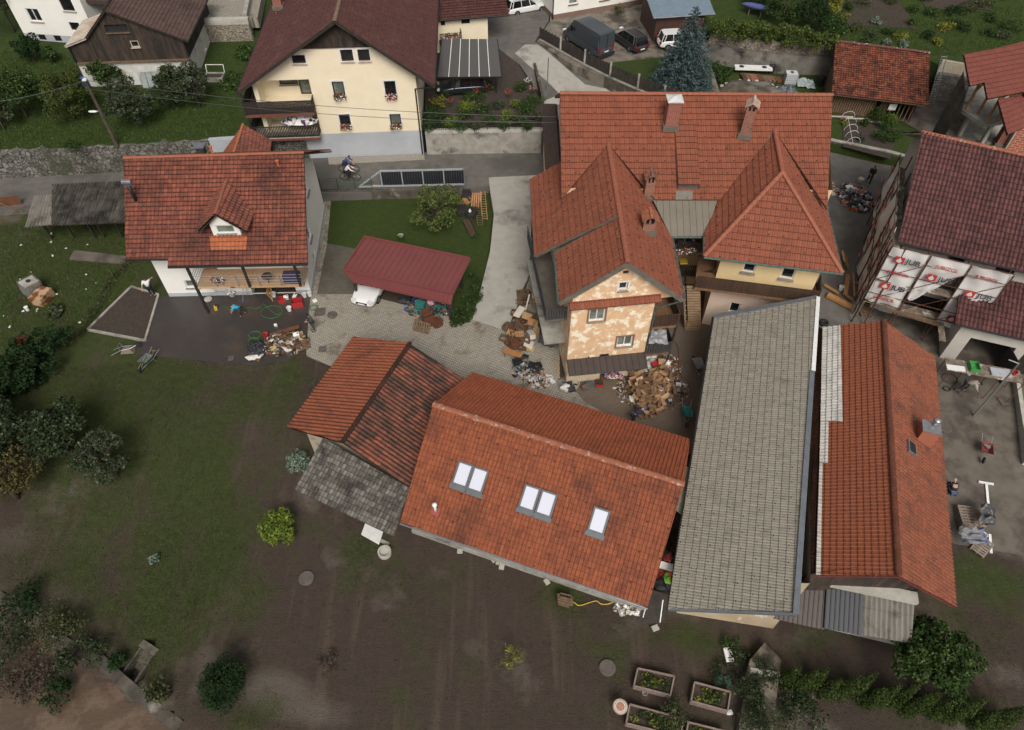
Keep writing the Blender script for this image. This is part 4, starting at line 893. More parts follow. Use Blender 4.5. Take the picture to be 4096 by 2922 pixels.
 wall(w,Lb,L,[(1,zb+.3),(0,zb+.3)]);wall(w,Rr,Rb,[(1,zb),(0,zb)])
 ga,gb=V((L.x,L.y,zb))-d*.0-inn*.02,V((Rr.x,Rr.y,zb))+d*1.35-inn*.02;gl=(gb-ga).length;zap=ap.z-.22;sl=(ap.z-zE)/(eR-eL).length*2
 gw=rect(L,Rr,2473,1164,2514,1128);ctr=ua;vent=cw(L,Rr,2503,1091,.34,.34)
 wall(w,ga,gb,[(1,max(zb+.1,zap-(gl-ctr)*sl)),(ctr/gl,zap),(0,max(zb+.1,zap-ctr*sl))],[gw,vent],.2)
 gs=V((gb.x,gb.y,zb));wall(w,gs,gs+inn*9,[(1,zb+.4),(0,zb+.4)]);w.add([V((Rr.x,Rr.y,zb)),gs,gs+inn*9,V((Rb.x,Rb.y,zb))],[(0,1,2,3)])
 w.build('wall',orm,t)
 for r in win:window(t,L,Rr,r,Q_.pvc,Q_.glasslight,sill=Q_.stonegrey,surround=M_('brown window surround',(.25,.14,.09),None,3,.8))
 window(t,L,Rr,gw,Q_.pvc,Q_.black_,mull=0,surround=Q_.pvc,sill=Q_.stonegrey,depth=.2)
 k=MB();c_=L+d*((vent[0]+vent[1])/2)+V((0,0,(vent[2]+vent[3])/2))+inn*.12;k.box(c_,(.34,.04,.34),rz=rz_of(L,Rr));k.build('vent_opening',Q_.black_,t)
 k=MB();c_=L+d*((door[0]+door[1])/2)+U_(1.0)+inn*.14;k.box(c_,(door[1]-door[0],.04,2.0),rz=rz_of(L,Rr));k.build('door',Q_.black_,t)
 c1,c2=wallhit(L,Rr,2277,1196),wallhit(L,Rr,2640,1189);z=(c1.z+c2.z)/2;c1.z=c2.z=z;o_=inn*-.42-U_(.3);roof(t,[c1+o_,c2+o_,c2,c1],c1+o_,c2+o_,'ribbed',tm,name='pent_roof',edge=ed)
 c1,c2=wallhit(L,Rr,2268,1431),wallhit(L,Rr,2578,1417);z=(c1.z+c2.z)/2;c1.z=c2.z=z;o_=inn*-1.05-U_(.42);roof(t,[c1+o_,c2+o_,c2,c1],c1+o_,c2+o_,'seam',T['brownsheet'],name='canopy',edge=T['brownsheet'],thick=.05)
 k=MB();rz_=rz_of(L,Rr);k.box((L+d*door[0]/2)+U_(.5)-inn*.25,(door[0]+.1,.5,1.0),rz=rz_);k.box((L+d*(door[1]+LW)/2)+U_(.5)-inn*.25,(LW-door[1]+.1,.5,1.0),rz=rz_);k.build('plinth_ledge',brick_mat('cream plinth tiles',(.62,.52,.38),(.56,.46,.33),(.4,.33,.24),.4,.4,vert=True),t)
 k=MB();k.beam(L+V((.5,0,1.0))+inn*-.03+U_(.3),L+V((.5,0,2.0))-inn*.03,.1,.03,up=(0,1,0));c0=L+d*1.4-inn*.03+U_(1.65);k=MB();k.box(c0,(.07,.04,.55),rz=rz_);k.box(c0+U_(.1),(.42,.036,.06),rz=rz_);k.build('wall_cross',Q_.darkwood,t)
 for i,(px,py,mt)in enumerate(((2600,1312,Q_.railwood),(2585,1419,M_('grey boards',(.06,.06,.06),(.045,.045,.045))))):
  z=wallhit(L,Rr,px,py).z+.12;a=V((Rr.x,Rr.y,z))-inn*.1;b=a+d*1.75;k=MB();k.slab([a,b,b+inn*3.4,a+inn*3.4],.2);bo=k.build('balcony',Q_.deckold,t)
  k=MB();rail_board(k,a,b,z+.02,z+.95,.16,.13);rail_board(k,b,b+inn*3.4,z+.02,z+.95,.16,.13);k.build('railing',mt,bo)
  k=MB();k.beam(b-inn*-.05+V((-.05,0,0)),V((b.x-.05,b.y+.05,0)),.12,.12,up=(0,1,0));k.build('post',Q_.darkwood,bo)
 for z in(2.5,4.6):
  a=V((L.x,L.y,z))+inn*1.0-d*1.35;b=V((L.x,L.y,z))+inn*1.0;k=MB();k.slab([a,b,b+inn*8,a+inn*8],.18);bo=k.build('balcony',Q_.concrete if z<3 else Q_.fascia,t)
  if z>3:k=MB();rail_board(k,a,b,z,z+.95,.16,.12);rail_board(k,a+inn*8,a,z,z+.95,.16,.12);k.build('railing',M_('grey boards',(.06,.06,.06)),bo)
 g=Q_.greenpipe;gutter(t,er+V((.05,0,0)),r_(2686,946)+V((.05,0,0)),g);gutter(t,ro-V((.05,0,0)),rdL-V((.05,0,0)),g);gutter(t,E1,E2,g);gutter(t,a1-V((0,.06,.02)),a2-V((0,.06,.02)),g);gutter(t,a1,hit(pl2,2816,945),g);gutter(t,a2,hit(pr2,3309,840),g)
 k=MB();e=er-U_(.1);c0=Rr-inn*.1;k.tube([e,V((c0.x+.08,c0.y,zb-.75)),V((c0.x+.08,c0.y,1.9))],.055,8);k.build('downpipe',g,t)
 pz=[P(2169,416,5.2),P(2182,679,5.2),P(2240,652,7.0),P(2222,416,7.0)];roof(t,pz,pz[1],pz[0],'small',M_('brown shingle',(.085,.055,.045),(.055,.036,.03),4),name='pent_roof',edge=Q_.darkwood)
 k=MB();e=pz[1];k.add([V((pz[0].x+.2,pz[0].y,0)),V((e.x+.2,e.y,0)),V((e.x+.2,e.y,5.1)),V((pz[0].x+.2,pz[0].y,5.1))],[(0,1,2,3)]);k.build('side_wall',M_('apricot render',(.7,.52,.33)),t)
 yel=M_('yellow render',(.78,.60,.33),(.74,.56,.30),1.2,.9,.4,.006);WL,WR=P(2806,1296),V((19.3,32.5,0));d2=(WR-WL).normalized();in2=V((-d2.y,d2.x,0))
 ws=[rect(WL,WR,2970,1079,3029,1054),rect(WL,WR,3124,1097,3189,1073)];ws=[(a,b,5.35,6.4)for a,b,c_,_ in ws];wg=rect(WL,WR,2928,1199,2980,1172);wg=(wg[0],wg[1],1.6,2.5)
 w=MB();zt=7.0;wall(w,WL+U_(4.4),WR+U_(4.4),[(1,zt),(0,zt)],ws);wall(w,WR+U_(4.4),WR+U_(4.4)+in2*7,[(1,zt),(0,zt)]);wall(w,WL+U_(4.4)+in2*7,WL+U_(4.4),[(1,zt),(0,zt)]);w.build('wall',yel,t)
 w=MB();wall(w,WL,WR,[(1,4.4),(0,4.4)],[wg]);wall(w,WR,WR+in2*7,[(1,4.4),(0,4.4)]);wall(w,WL+in2*7,WL,[(1,4.4),(0,4.4)]);w.build('ground_floor_wall',M_('pinkish render',(.66,.52,.42),(.6,.46,.37),1.2),t)
 for r in ws:window(t,WL,WR,r,Q_.pvc,GLASS,mull=0,sill=Q_.stonegrey,silld=.2)
 window(t,WL,WR,wg,Q_.pvc,GLASS,mull=0,sill=Q_.stonegrey)
 b0,b1=P(2790,1106,5.35),P(3285,1168,5.35);b0.z=b1.z=4.4
 k=MB();k.slab([b0,b1,V((b1.x,b1.y,4.4))+in2*1.6,b0+in2*1.6],.22);k.slab([b0+in2*1.6,WL+U_(4.4)+in2*1.2,WL+U_(4.4)+in2*4.5,b0+in2*5.4],.22);bo=k.build('balcony',Q_.deckold,t)
 k=MB();rail_board(k,b0,b1,4.4,5.32,.13,.115,.03);rail_board(k,b1,b1+in2*1.6,4.45,5.32,.13,.115);k.build('railing',Q_.railwood,bo)
 for z,pa,pb,yb in((4.9,(2700,1012),(2800,1012),37.5),(2.7,(2712,1105),(2786,1105),36.6)):
  a,b=P(*pa,z),P(*pb,z);k=MB();k.slab([a-V((.4,0,0)),b+V((.3,0,0)),V((b.x+.3,yb,z)),V((a.x-.4,yb,z))],.16);bo=k.build('terrace_deck',Q_.deckold,t);k=MB();rail_board(k,a,b,z,z+.9,.14,.12);k.build('railing',Q_.darkwood,bo)
 k=MB();s0,s1=V((b0.x-.1,b0.y+.3,4.2)),P(2772,1318,.1);n=18;wd=1.15
 for i in range(n):
  p=s0.lerp(s1,i/(n-1));k.box((p.x,p.y,p.z-.07),(wd,abs(s0.y-s1.y)/n+.05,.16))
 st=k.build('outside_stair',M_('worn stone steps',(.33,.22,.13),(.25,.16,.09),3),t);k=MB();ns=5
 for i in range(ns):p=s0.lerp(s1,0);k.beam(s0+V((-wd/2,0,.9)),s1+V((-wd/2,0,.9)),.06,.08)
 for i in range(9):p=s0.lerp(s1,i/8)+V((-wd/2,0,0));k.beam(p,p+U_(.9),.04,.04,up=(0,1,0))
 k.build('handrail',Q_.darkmetal,st)
big_house()
def hip_garage():
 t=thing('garage','small hip roofed garage with orange tiles behind the sooty roofed house','garage',P(985,620,.8))
 ap=P(972,499,5.0);h=P(934,614,3.7);pr=plane(ap,P(1087,562,3.5),h);pl=plane(ap,h,P(896,608,3.5));q,l=(lambda a,b:hit(pr,a,b)),(lambda a,b:hit(pl,a,b))
 a=[ap,q(1087,562),q(1076,650),q(922,650)];roof(t,a,a[2],a[1],'small',T['lh']);b=[ap,l(922,650),l(880,650),l(896,606)];roof(t,b,b[2],b[3],'small',T['wavel'])
 ridge(t,h+U_(.05),ap+U_(.05),T['ridgebig'],.12);w=MB();c=P(985,640,.8);w.box((c.x+.1,c.y+.8,2.1),(4.6,3.6,2.6));w.build('wall',Q_.greybase,t)
hip_garage()
def left_shed():
 t=thing('shed','slatted wooden shed with mossy corrugated roof beside the red house','shed',P(350,935))
 a=[P(207,903,2.3),P(506,892,2.3),P(503,724,2.9),P(208,737,2.9)];roof(t,a,a[0],a[1],'corr',T['fibre'],thick=.04)
 b=[P(97,911,2.05),P(206,900,2.05),P(208,778,2.5),P(139,783,2.5)];roof(t,b,b[0],b[1],'corr',T['fibre2'],thick=.04)
 k=MB();f0,f1=P(205,925,0)+V((.5,.6,0)),P(506,915,0)+V((0,.6,0));
 rail_board(k,f0,f0.lerp(f1,.6),.05,2.1,.13,.08);rail_board(k,f0.lerp(f1,.75),f1,.05,2.1,.13,.08)
 k.build('slatted_wall',Q_.woodold,t)
 for f in(0,.32,.62,.75,1):
  for dy,h_ in((-1.6,2.1),(1.2,2.3)):p=f0.lerp(f1,f)+V((0,dy,0));k=MB();k.beam((p.x,p.y,0),(p.x,p.y,h_),.12,.12,up=(0,1,0));k.build('post',Q_.darkwood,t)
 p0,p1=P(-60,868,0),P(112,850,0);f=thing('plank_gate','red brown plank gate between the road and the left yard','gate',p0)
 k=MB();rail_board(k,p0,p1,.05,1.6,.2,.19);k.build('boards',Q_.woodred,f);k=MB();k.beam(p0+V((2,-.06,.2)),p0+V((4,-.06,1.4)),.1,.03);k.beam(p0+V((2,-.06,1.4)),p0+V((4,-.06,.2)),.1,.03);k.build('brace',Q_.woodold,f)
left_shed()
def carport():
 t=thing('carport','maroon sheet metal carport on dark posts over a white car','carport',P(1600,1200))
 q=[P(1374,1079,2.95),P(1813,1174,2.95),P(1880,1036,2.8),P(1458,949,2.8)];m=T['maroonsheet']
 roof(t,q,q[0],q[1],'seam',m,edge=m,thick=.1)
 b0,b1=P(1413,1128,2.1),P(1804,1217,2.15);k=MB();f=[b0,b1,q[1]-U_(.12),q[0]-U_(.12)];n=24
 for i in range(n):
  a,b=i/n,(i+1)/n;k.slab([f[0].lerp(f[1],a),f[0].lerp(f[1],b),f[3].lerp(f[2],b),f[3].lerp(f[2],a)],.03);k.beam(f[0].lerp(f[1],a)+V((0,-.02,.02)),f[3].lerp(f[2],a)+V((0,-.02,.02)),.03,.03)
 k.beam(b0,b1,.08,.14);k.beam(q[0]+U_(-.02),q[1]+U_(-.02),.14,.16);k.beam(q[3]+U_(.03),q[2]+U_(.03),.12,.16);k.beam(q[0],q[3],.1,.16);k.beam(q[1],q[2],.1,.16);k.build('fascia',m,t)
 cq=(q[0]+q[1]+q[2]+q[3])/4
 for p in(q[0].lerp(cq,.12),q[1].lerp(cq,.12),q[2].lerp(cq,.16),q[3].lerp(cq,.16)):
  k=MB();k.beam((p.x,p.y,0),(p.x,p.y,2.65),.16,.16,up=(0,1,0));k.build('post',Q_.darkwood,t)
carport()
def barn_left():
 t=thing('barn','barn with ribbed orange left roof slope and mottled right slope, left of the skylight barn','barn',P(1500,1700))
 r0,r1=P(1641,1374,4.8),P(1371,1770,4.8);l0,l1=P(1414,1347,3.2),P(1148,1710,3.2);pl=plane(r0,r1,l1);pr=plane(r0,r1,P(1636,1946,3.0));q=lambda a,b:hit(pr,a,b)
 l0,l1=hit(pl,1414,1347),hit(pl,1148,1710);roof(t,[r0,r1,l1,l0],l1,l0,'wave',T['wavel'],org=l1)
 roof(t,[r0,r1,q(1636,1946),q(1900,1540),q(1850,1512)],q(1636,1946),q(1900,1540),'wave',T['waver'],org=q(1636,1946))
 ridge(t,r1+U_(.05),r0+U_(.05),T['waver'],.13)
 dr=(r1-r0).normalized();k=MB();c=[l1-dr*.7+V((.5,-.2,0)),q(1636,1946)-dr*.7,q(1880,1560),l0+dr*.6+V((.5,-.2,0))];c=[V((p.x,p.y,0))for p in c]
 g1=r1-dr*.7;tt=(g1-c[0]).xy.length/(c[1]-c[0]).xy.length
 wall(k,c[0]-U_(.9),c[1]-U_(.9),[(1,2.9),(tt,4.6),(0,3.0)]);wall(k,c[3],c[0],[(1,3.0),(0,3.0)]);wall(k,c[2],c[3],[(1,2.9),(.5,4.6),(0,3.0)]);k.build('wall',M_('beige old render',(.50,.43,.33),(.42,.35,.26),1.5,.9,.4,.01,c3=(.16,.13,.10),sc3=.9,lo3=.56,hi3=.7),t)
 a=[P(1180,1962,2.0),P(1574,2148,2.0),P(1640,1955,2.75),P(1290,1752,3.3)];roof(t,a,a[0],a[1],'small',T['greyold'],name='lean_to_roof',edge=Q_.woodold)
 for p in(P(1300,1990,-.9),P(1420,2060,-.9),P(1530,2110,-.9)):
  k=MB();k.beam((p.x+.2,p.y+.3,-1),(p.x+.2,p.y+.3,1.9),.14,.14,up=(0,1,0));k.build('post',Q_.woodold,t)
 k=MB();w0,w1=P(1365,1960,-.8),P(1590,2070,-.8);k2=w1.lerp(w0,.1);wall(k,w0,w1,[(1,2.1),(0,2.1)]);k.build('board_wall',Q_.woodold,t)
barn_left()
def barn():
 t=thing('barn','long orange tiled barn with five roof windows in the middle foreground','barn',P(2150,2250,-.8))
 r0,r1=P(1733,1620,5.8),P(2735,1940,5.8);ps=plane(r0,r1,P(1600,2090,2.7));pn=plane(r0,r1,P(2300,1624,3.1));s,n=(lambda a,b:hit(ps,a,b)),(lambda a,b:hit(pn,a,b))
 e0,e1=s(1600,2090),s(2590,2430);a,b=n(1888,1492),n(2760,1760)
 roof(t,[r0,r1,e1,e0],e0,e1,'barn',T['barn'],guards=(5,2.5,.055),edge=T['maroonsheet'],gm=M_('sooty tile hook',(.12,.035,.02)))
 roof(t,[r0,a,b,r1],a,b,'barn',T['barnback'],guards=(5,2.5,.055),edge=T['maroonsheet'],gm=M_('dull tile hook',(.2,.05,.03)))
 ridge(t,r0+U_(.06),r1+U_(.06),T['ridgelichen'],.17)
 d=(r1-r0).normalized();nn=ps[1];v=nn.cross(d).normalized();v=v if v.z>0 else-v;Mx=Matrix((d,v,nn)).transposed();gm,gn,gb=_new('sky reflecting roof glass');gb.inputs['Base Color'].default_value=(.60,.61,.70,1);gb.inputs['Roughness'].default_value=.06;gb.inputs['Coat Weight'].default_value=1  # pale lavender base colour paints in the overcast sky's reflection
 fm=M_('grey window frame',(.11,.12,.13),None,3,.5,0)
 for i,(px,py)in enumerate(((1852,1899),(1913,1921),(2119,1993),(2186,2016),(2396,2084))):
  c=s(px,py)+nn*.06;k=MB()
  for x,y,sx,sy in((-.38,0,.1,1.26),(.38,0,.1,1.26),(0,.58,.66,.1),(0,-.58,.66,.1)):k.box(c+Mx@V((x,y,.02)),(sx,sy,.1),M=Mx)
  k.box(c+Mx@V((0,-.74,.03)),(1.0,.24,.04),M=Mx);o=k.build('roof_window',fm,t,bevel=.01);k=MB();k.box(c+Mx@U_(.02),(.68,1.1,.03),M=Mx);k.build('pane',gm,o)
 p=s(1743,2048);k=MB();zt=up_to(p,2022);k.tube([p,V((p.x,p.y,zt))],.07,12);k.lathe((p.x,p.y,zt-.05),[(.1,0),(.13,.05),(.13,.14),(.05,.18)],14);o=k.build('vent_pipe',Q_.white_,t,smooth=True);k=MB();k.box(p+nn*.05,(.45,.45,.03),M=Mx);k.build('flashing',M_('red flashing',(.30,.07,.05)),o)
 w=MB();c=[e0+d*.35,e1-d*.35,b-d*.35,a+d*.35];c=[V((p.x,p.y,-1.0))for p in c];yn=V((-d.y,d.x,0));c[0]+=yn*1.55;c[1]+=yn*1.55;c[2]-=yn*.5;c[3]-=yn*.5
 wall(w,c[0],c[1],[(1,3.3),(0,3.3)]);wall(w,c[2],c[3],[(1,3.2),(0,3.2)]);tt=.5;wall(w,c[1],c[2],[(1,3.2),(tt,5.5),(0,3.3)]);wall(w,c[3],c[0],[(1,3.3),(1-tt,5.5),(0,3.2)]);w.build('wall',M_('beige old render',(.5,.43,.33)),t)
 k=MB();x0,x1=P(1650,2112,-.6),P(2586,2432,-.6);k.beam(x0-U_(.2),x1-U_(.2),.3,.4);k.build('plinth',Q_.concrete,t);gutter(t,e0-V((0,.06,.05)),e1-V((0,.06,.05)),Q_.zinc,.05)
 x=[P(2762,1868,3.4),P(2735,2060,3.0),P(2708,2040,3.0),P(2735,1950,3.4)];k=MB();k.slab([P(2742,1866,3.2),P(2764,1872,3.2),P(2732,2062,3.0),P(2700,2040,3.0)],.03);k.build('side_canopy',M_('translucent sheet',(.42,.42,.34),None,2,.3),t)
barn()
def grey_hall():
 t=thing('hall_building','long building under a grey concrete tiled single pitch roof','building',P(2950,2480,-.5))
 a=[P(2672,2440,3.5),P(2852,1270,3.5),P(3268,1192,5.3),P(3182,2460,5.3)];e=a[0]
 roof(t,a,a[1],a[0],'fine',T['grey'],edge=Q_.zinc,guards=(6,2,.035),gm=Q_.darkmetal,org=a[0])
 k=MB();k.beam(a[1]+U_(.05),a[2]+U_(.05),.3,.08);k.beam(a[2].lerp(a[3],.3)+U_(.05),a[3]+U_(.05),.26,.08);k.beam(a[0]+U_(.02),a[3]+U_(.02),.1,.12);k.build('verge_trim',Q_.zinc,t);gutter(t,a[0],a[1],Q_.darkmetal)
 k=MB();k.beam(a[2]+V((.05,0,.06)),a[2].lerp(a[3],.3)+V((.05,0,.06)),.22,.1);k.build('verge_board',Q_.white_,t)
 c=[P(2705,2452,-1),P(3152,2540,-1)];c0,c1=V((a[0].x+.5,a[0].y+.9,-1)),V((a[3].x-.9,a[3].y+.5,-1));c0=P(2770,2455,-1);c1=P(3090,2512,-1);d=(c1-c0).normalized();w=MB()
 wl,wr=P(2705,2452,-1),P(3092,2515,-1);n0,n1=V((a[1].x+.4,a[1].y-.5,-1)),V((a[2].x-.5,a[2].y-.5,-1))
 wall(w,wl,wr,[(1,4.9),(0,3.3)]);wall(w,wr,n1,[(1,5.0),(0,5.0)]);wall(w,n1,n0,[(1,3.3),(0,5.0)]);wall(w,n0,wl,[(1,3.3),(0,3.3)]);w.build('wall',M_('sandy stained render',(.48,.38,.26),(.40,.31,.2),1,.9,.4,.01,c3=(.62,.58,.5),sc3=1.2,lo3=.6,hi3=.64),t)
grey_hall()
def orange_barn():
 t=thing('barn','orange tiled barn with a column of white tiles and a plastered chimney at the right','barn',P(3500,2400))
 r0,r1=P(3535,1285,6.4),P(3594,2306,6.4);pl=plane(r0,r1,P(3276,1800,4.6));pr=plane(r0,r1,P(3780,1900,4.2));l,r=(lambda a,b:hit(pl,a,b)),(lambda a,b:hit(pr,a,b))
 r1=l(3594,2306);A=[l(3292,1312),r0,r1,l(3266,2303)]
 roof(t,A,A[3],A[0],'barn',T['ob'],edge=T['maroonsheet'],guards=(4,2,.05),gm=M_('dull tile hook',(.2,.05,.03)),org=A[3])
 B=[r0,r(3738,1428),r(3824,2430),r(3594,2306)];roof(t,B,B[2],B[1],'barn',T['obr'],edge=T['maroonsheet'],guards=(4,2,.05),gm=M_('dull tile hook',(.2,.05,.03)),org=B[2])
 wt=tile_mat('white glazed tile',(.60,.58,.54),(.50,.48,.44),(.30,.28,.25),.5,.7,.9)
 for q in([(3291,1311),(3363,1307),(3372,1689),(3284,1689)],[(3284,1692),(3316,1692),(3313,1856),(3280,1856)],[(3280,1858),(3292,1858),(3284,2302),(3266,2303)]):
  p=[l(*c)for c in q];roof(t,p,A[3],A[0],'barn',wt,edge=wt,org=A[3],lift=.045,thick=0,name='white_tiles')
 ridge(t,r0+U_(.05),r1+U_(.05),T['obr'],.15)
 D=[l(3270,1308),l(3291,1311),l(3268,2303),P(3208,2268,3.9)];D=[P(3272,1303,3.9),A[0]-U_(.15),A[3]-U_(.15),P(3207,2270,3.9)]
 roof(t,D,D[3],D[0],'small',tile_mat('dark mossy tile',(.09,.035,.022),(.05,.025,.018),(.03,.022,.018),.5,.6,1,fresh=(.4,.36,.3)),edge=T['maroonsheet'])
 p=r(3690,1757);k=MB();zt=up_to(p,1712);rz=math.atan2(r1.y-r0.y,r1.x-r0.x)+R(90);k.box((p.x,p.y,(p.z+zt)/2-.2),(.85,.7,zt-p.z+.4),rz=rz);o=k.build('chimney',M_('salmon render',(.38,.13,.075),(.33,.11,.065),2),t);k=MB();k.box((p.x,p.y,zt+.03),(.92,.78,.06),rz=rz);k.build('chimney_cap',Q_.steel,o)
 k=MB();k.tube([(p.x+.15,p.y+.12,zt),(p.x+.15,p.y+.12,zt+.5)],.1,12);k.lathe((p.x+.15,p.y+.12,zt+.45),[(.2,0),(.16,.08),(.02,.14)],18);k.build('flue_cowl',Q_.steel,o,smooth=True)
 p=r(3640,1795);k=MB();nn=pr[1];u=(r1-r0).normalized();Mx=Matrix((u,nn.cross(u).normalized(),nn)).transposed();k.box(p+nn*.1,(.75,.55,.12),M=Mx);o=k.build('roof_window',Q_.steel,t);k=MB();k.box(p+nn*.17,(.62,.42,.02),M=Mx);k.build('pane',T['anthracite'],o)
 w=MB();c=[V((r1.x-3.6,r1.y+.9,0)),V((B[2].x-.8,B[2].y+1.2,0)),V((B[1].x-.8,B[1].y-.6,0)),V((A[0].x+.3,A[0].y-.7,0))];wall(w,c[0],c[1],[(1,4.0),(.58,6.2),(0,4.3)]);wall(w,c[1],c[2],[(1,4.0),(0,4.0)]);wall(w,c[2],c[3],[(1,4.3),(.5,6.2),(0,4.0)]);wall(w,c[3],c[0],[(1,4.3),(0,4.3)]);w.build('wall',Q_.timber,t)
 s=thing('lean_to_building','low lean-to with brown, anthracite and translucent corrugated roofing','lean-to',P(3350,2560,-.5))
 for q,st,m in(([(3202,2322),(3306,2345),(3296,2520),(3094,2476)],'rib',T['brownsheet']),([(3306,2347),(3454,2376),(3447,2543),(3295,2514)],'rib',T['anthracite']),([(3455,2377),(3661,2412),(3642,2574),(3447,2541)],'corr',T['fibre2'])):
  z=.12 if m is T['anthracite']else 0;p=[P(*q[0],2.9+z),P(*q[1],2.9+z),P(*q[2],2.1+z),P(*q[3],2.1+z)];roof(s,p,p[3],p[2],st,m,edge=Q_.darkwood,thick=.05)
 k=MB();a,b=P(3202,2300,3.35),P(3668,2396,3.35);k.beam(a,b,.55,.25);k.build('concrete_beam',Q_.concretelight,s)
 k=MB();w0,w1=P(3140,2502,-.9),P(3605,2612,-.9);w0.y+=.35;w1.y+=.35;wall(k,w0,w1,[(1,1.5),(0,1.5)]);k.build('wall',Q_.concretelight,s)
 k=MB();
 for px in(3320,3415,3500,3580):p=w0.lerp(w1,(px-3140)/465);k.beam((p.x,p.y-.35,.9),(p.x+.15,p.y+.25,2.05),.12,.12)
 k.build('strut',Q_.darkwood,s)
 k=MB();rail_board(k,P(3205,2300,3.5)+V((0,.35,0)),P(3690,2390,3.5)+V((0,.35,0)),3.2,3.9,.28,.12);k.build('slatted_front',Q_.darkwood,s)
orange_barn()
def word(par,s,o,right,up_,size,mat,name='lettering'):
 c=bpy.data.curves.new(name,'FONT');c.body=s;c.size=size;c.extrude=.003;c.align_x='CENTER';c.align_y='CENTER';c.offset=.012*size;c.materials.append(mat)
 ob=bpy.data.objects.new(name,c);COL.objects.link(ob);ob.parent=par
 me=bpy.data.meshes.new_from_object(ob);me.name=name;bpy.data.objects.remove(ob);ob=bpy.data.objects.new(name,me);COL.objects.link(ob);ob.parent=par
 r=V(right).normalized();u=V(up_).normalized();n=r.cross(u);Mx=Matrix((r,u,n)).transposed().to_4x4();Mx.translation=V(o)-wloc(par);ob.matrix_local=Mx;return ob
def tagless(o):return o
def maroon_house():
 t=thing('house','house with maroon tiled roof and rendered walls wrapped in scaffolding','house',P(3700,1200))
 a,b=P(3595,972,6.5),P(4100,1091,6.5);d=(b-a).normalized();inn=V((-d.y,d.x,0));tl,tr=P(3686,530,10.3),P(4100,624,10.3)
 b2=a+d*14;t2=tl+(tr-tl).normalized()*14
 roof(t,[a,b2,t2,tl],a,b2,'wave',T['maroon'],guards=(4,3,.045),gm=M_('orange tile hook',(.4,.12,.06)),edge=Q_.concrete);ridge(t,tl+U_(.05),t2+U_(.05),T['ridgelichen'],.15);gutter(t,a,b2)
 bk=inn*7-U_(4);roof(t,[tl,t2,t2+bk,tl+bk],tl,t2,'wave',T['maroon'],edge=Q_.concrete)
 A=V((a.x,a.y,0))+d*.5+inn*.75;B=A+d*13;NW=A+inn*13.2
 ws=[cw(A,B,3825,1040,1.0,.9),cw(A,B,3912,1082,0.1,.1),cw(A,B,4022,1080,1.1,.7)];ws=[(x,y,5.1,6.1)for x,y,_,_ in(ws[0],ws[2])]
 op=[(1.3,5.4,.05,2.3),(.4,6.6,3.15,3.6)]
 w=MB();wall(w,A,B,[(1,6.6),(0,6.6)],ws+op,.5);wall(w,NW,A,[(1,6.6),(.5,9.9),(0,6.6)]);w.build('wall',M_('pale grey render',(.50,.47,.42),(.45,.42,.37),1.2,.9,.3,.006),t)
 for r in ws:window(t,A,B,r,Q_.brownframe,GLASS,mull=0)
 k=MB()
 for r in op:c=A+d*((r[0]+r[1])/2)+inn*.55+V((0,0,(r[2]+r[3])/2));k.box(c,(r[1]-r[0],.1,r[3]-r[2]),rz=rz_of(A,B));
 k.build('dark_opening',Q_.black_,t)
 e=thing('garage_wing','lower garage wing with maroon tiled roof and two dark garage doors','garage',P(3757,1432))
 g0,g1=P(3819,1298,3.6),P(4100,1362,3.6);dd=(g1-g0).normalized();i2=V((-dd.y,dd.x,0));g1=g0+dd*10;h0,h1=P(3852,1088,5.2),P(4100,1135,5.2);h1=h0+(h1-h0).normalized()*10
 roof(e,[g0,g1,h1,h0],g0,g1,'wave',T['maroon'],guards=(4,3,.045),gm=M_('orange tile hook',(.4,.12,.06)),edge=Q_.darkwood);gutter(e,g0,g1)
 wa,=(P(3757,1432),);wb=wa+dd*10;hs_=[rect(wa,wb,3790,1432,3950,1370),rect(wa,wb,3940,1450,4120,1400)];hs_=[(.9,3.6,.02,2.35),(4.2,7.2,.02,2.35)]
 w=MB();wall(w,wa,wb,[(1,3.75),(0,3.75)],hs_,.3);wn=wa+i2*6;wall(w,wn,wa,[(1,3.75),(0,5.0)]);w.build('wall',M_('pale grey render',(.5,.47,.42)),e)
 for r,op_ in zip(hs_,(1,0)):
  k=MB();c=wa+dd*((r[0]+r[1])/2)+i2*.32+U_(1.18)
  if op_:k.box(c+i2*2.5,(r[1]-r[0],.05,2.3),rz=rz_of(wa,wb),mi=1);k.box(wa+dd*(r[1]-.1)-i2*.5+U_(1.15),(.06,1.3,2.2),rz=rz_of(wa,wb)+.3)
  else:k.box(c,(r[1]-r[0],.06,2.3),rz=rz_of(wa,wb));[k.box(c-i2*.04+dd*x+U_(.7),(.6,.03,.4),rz=rz_of(wa,wb),mi=1)for x in(-.9,0,.9)]
  k.build('garage_door',[Q_.darkwood,Q_.black_],e)
 s=thing('scaffold','rusty tube scaffolding with plank decks round the maroon roofed house','scaffold',P(3430,1250))
 S=V((24.1,34.2,0));dn=(V((28.2,44.3,0))-S).normalized();de=d;nb=5;wb_=2.15
 def tube(a_,b_,r=.03):k=MB();k.tube([a_,b_],r,6);return k
 west=[S+dn*(wb_*i)for i in range(nb+1)];south=[S+de*(2.35*i)for i in range(4)]
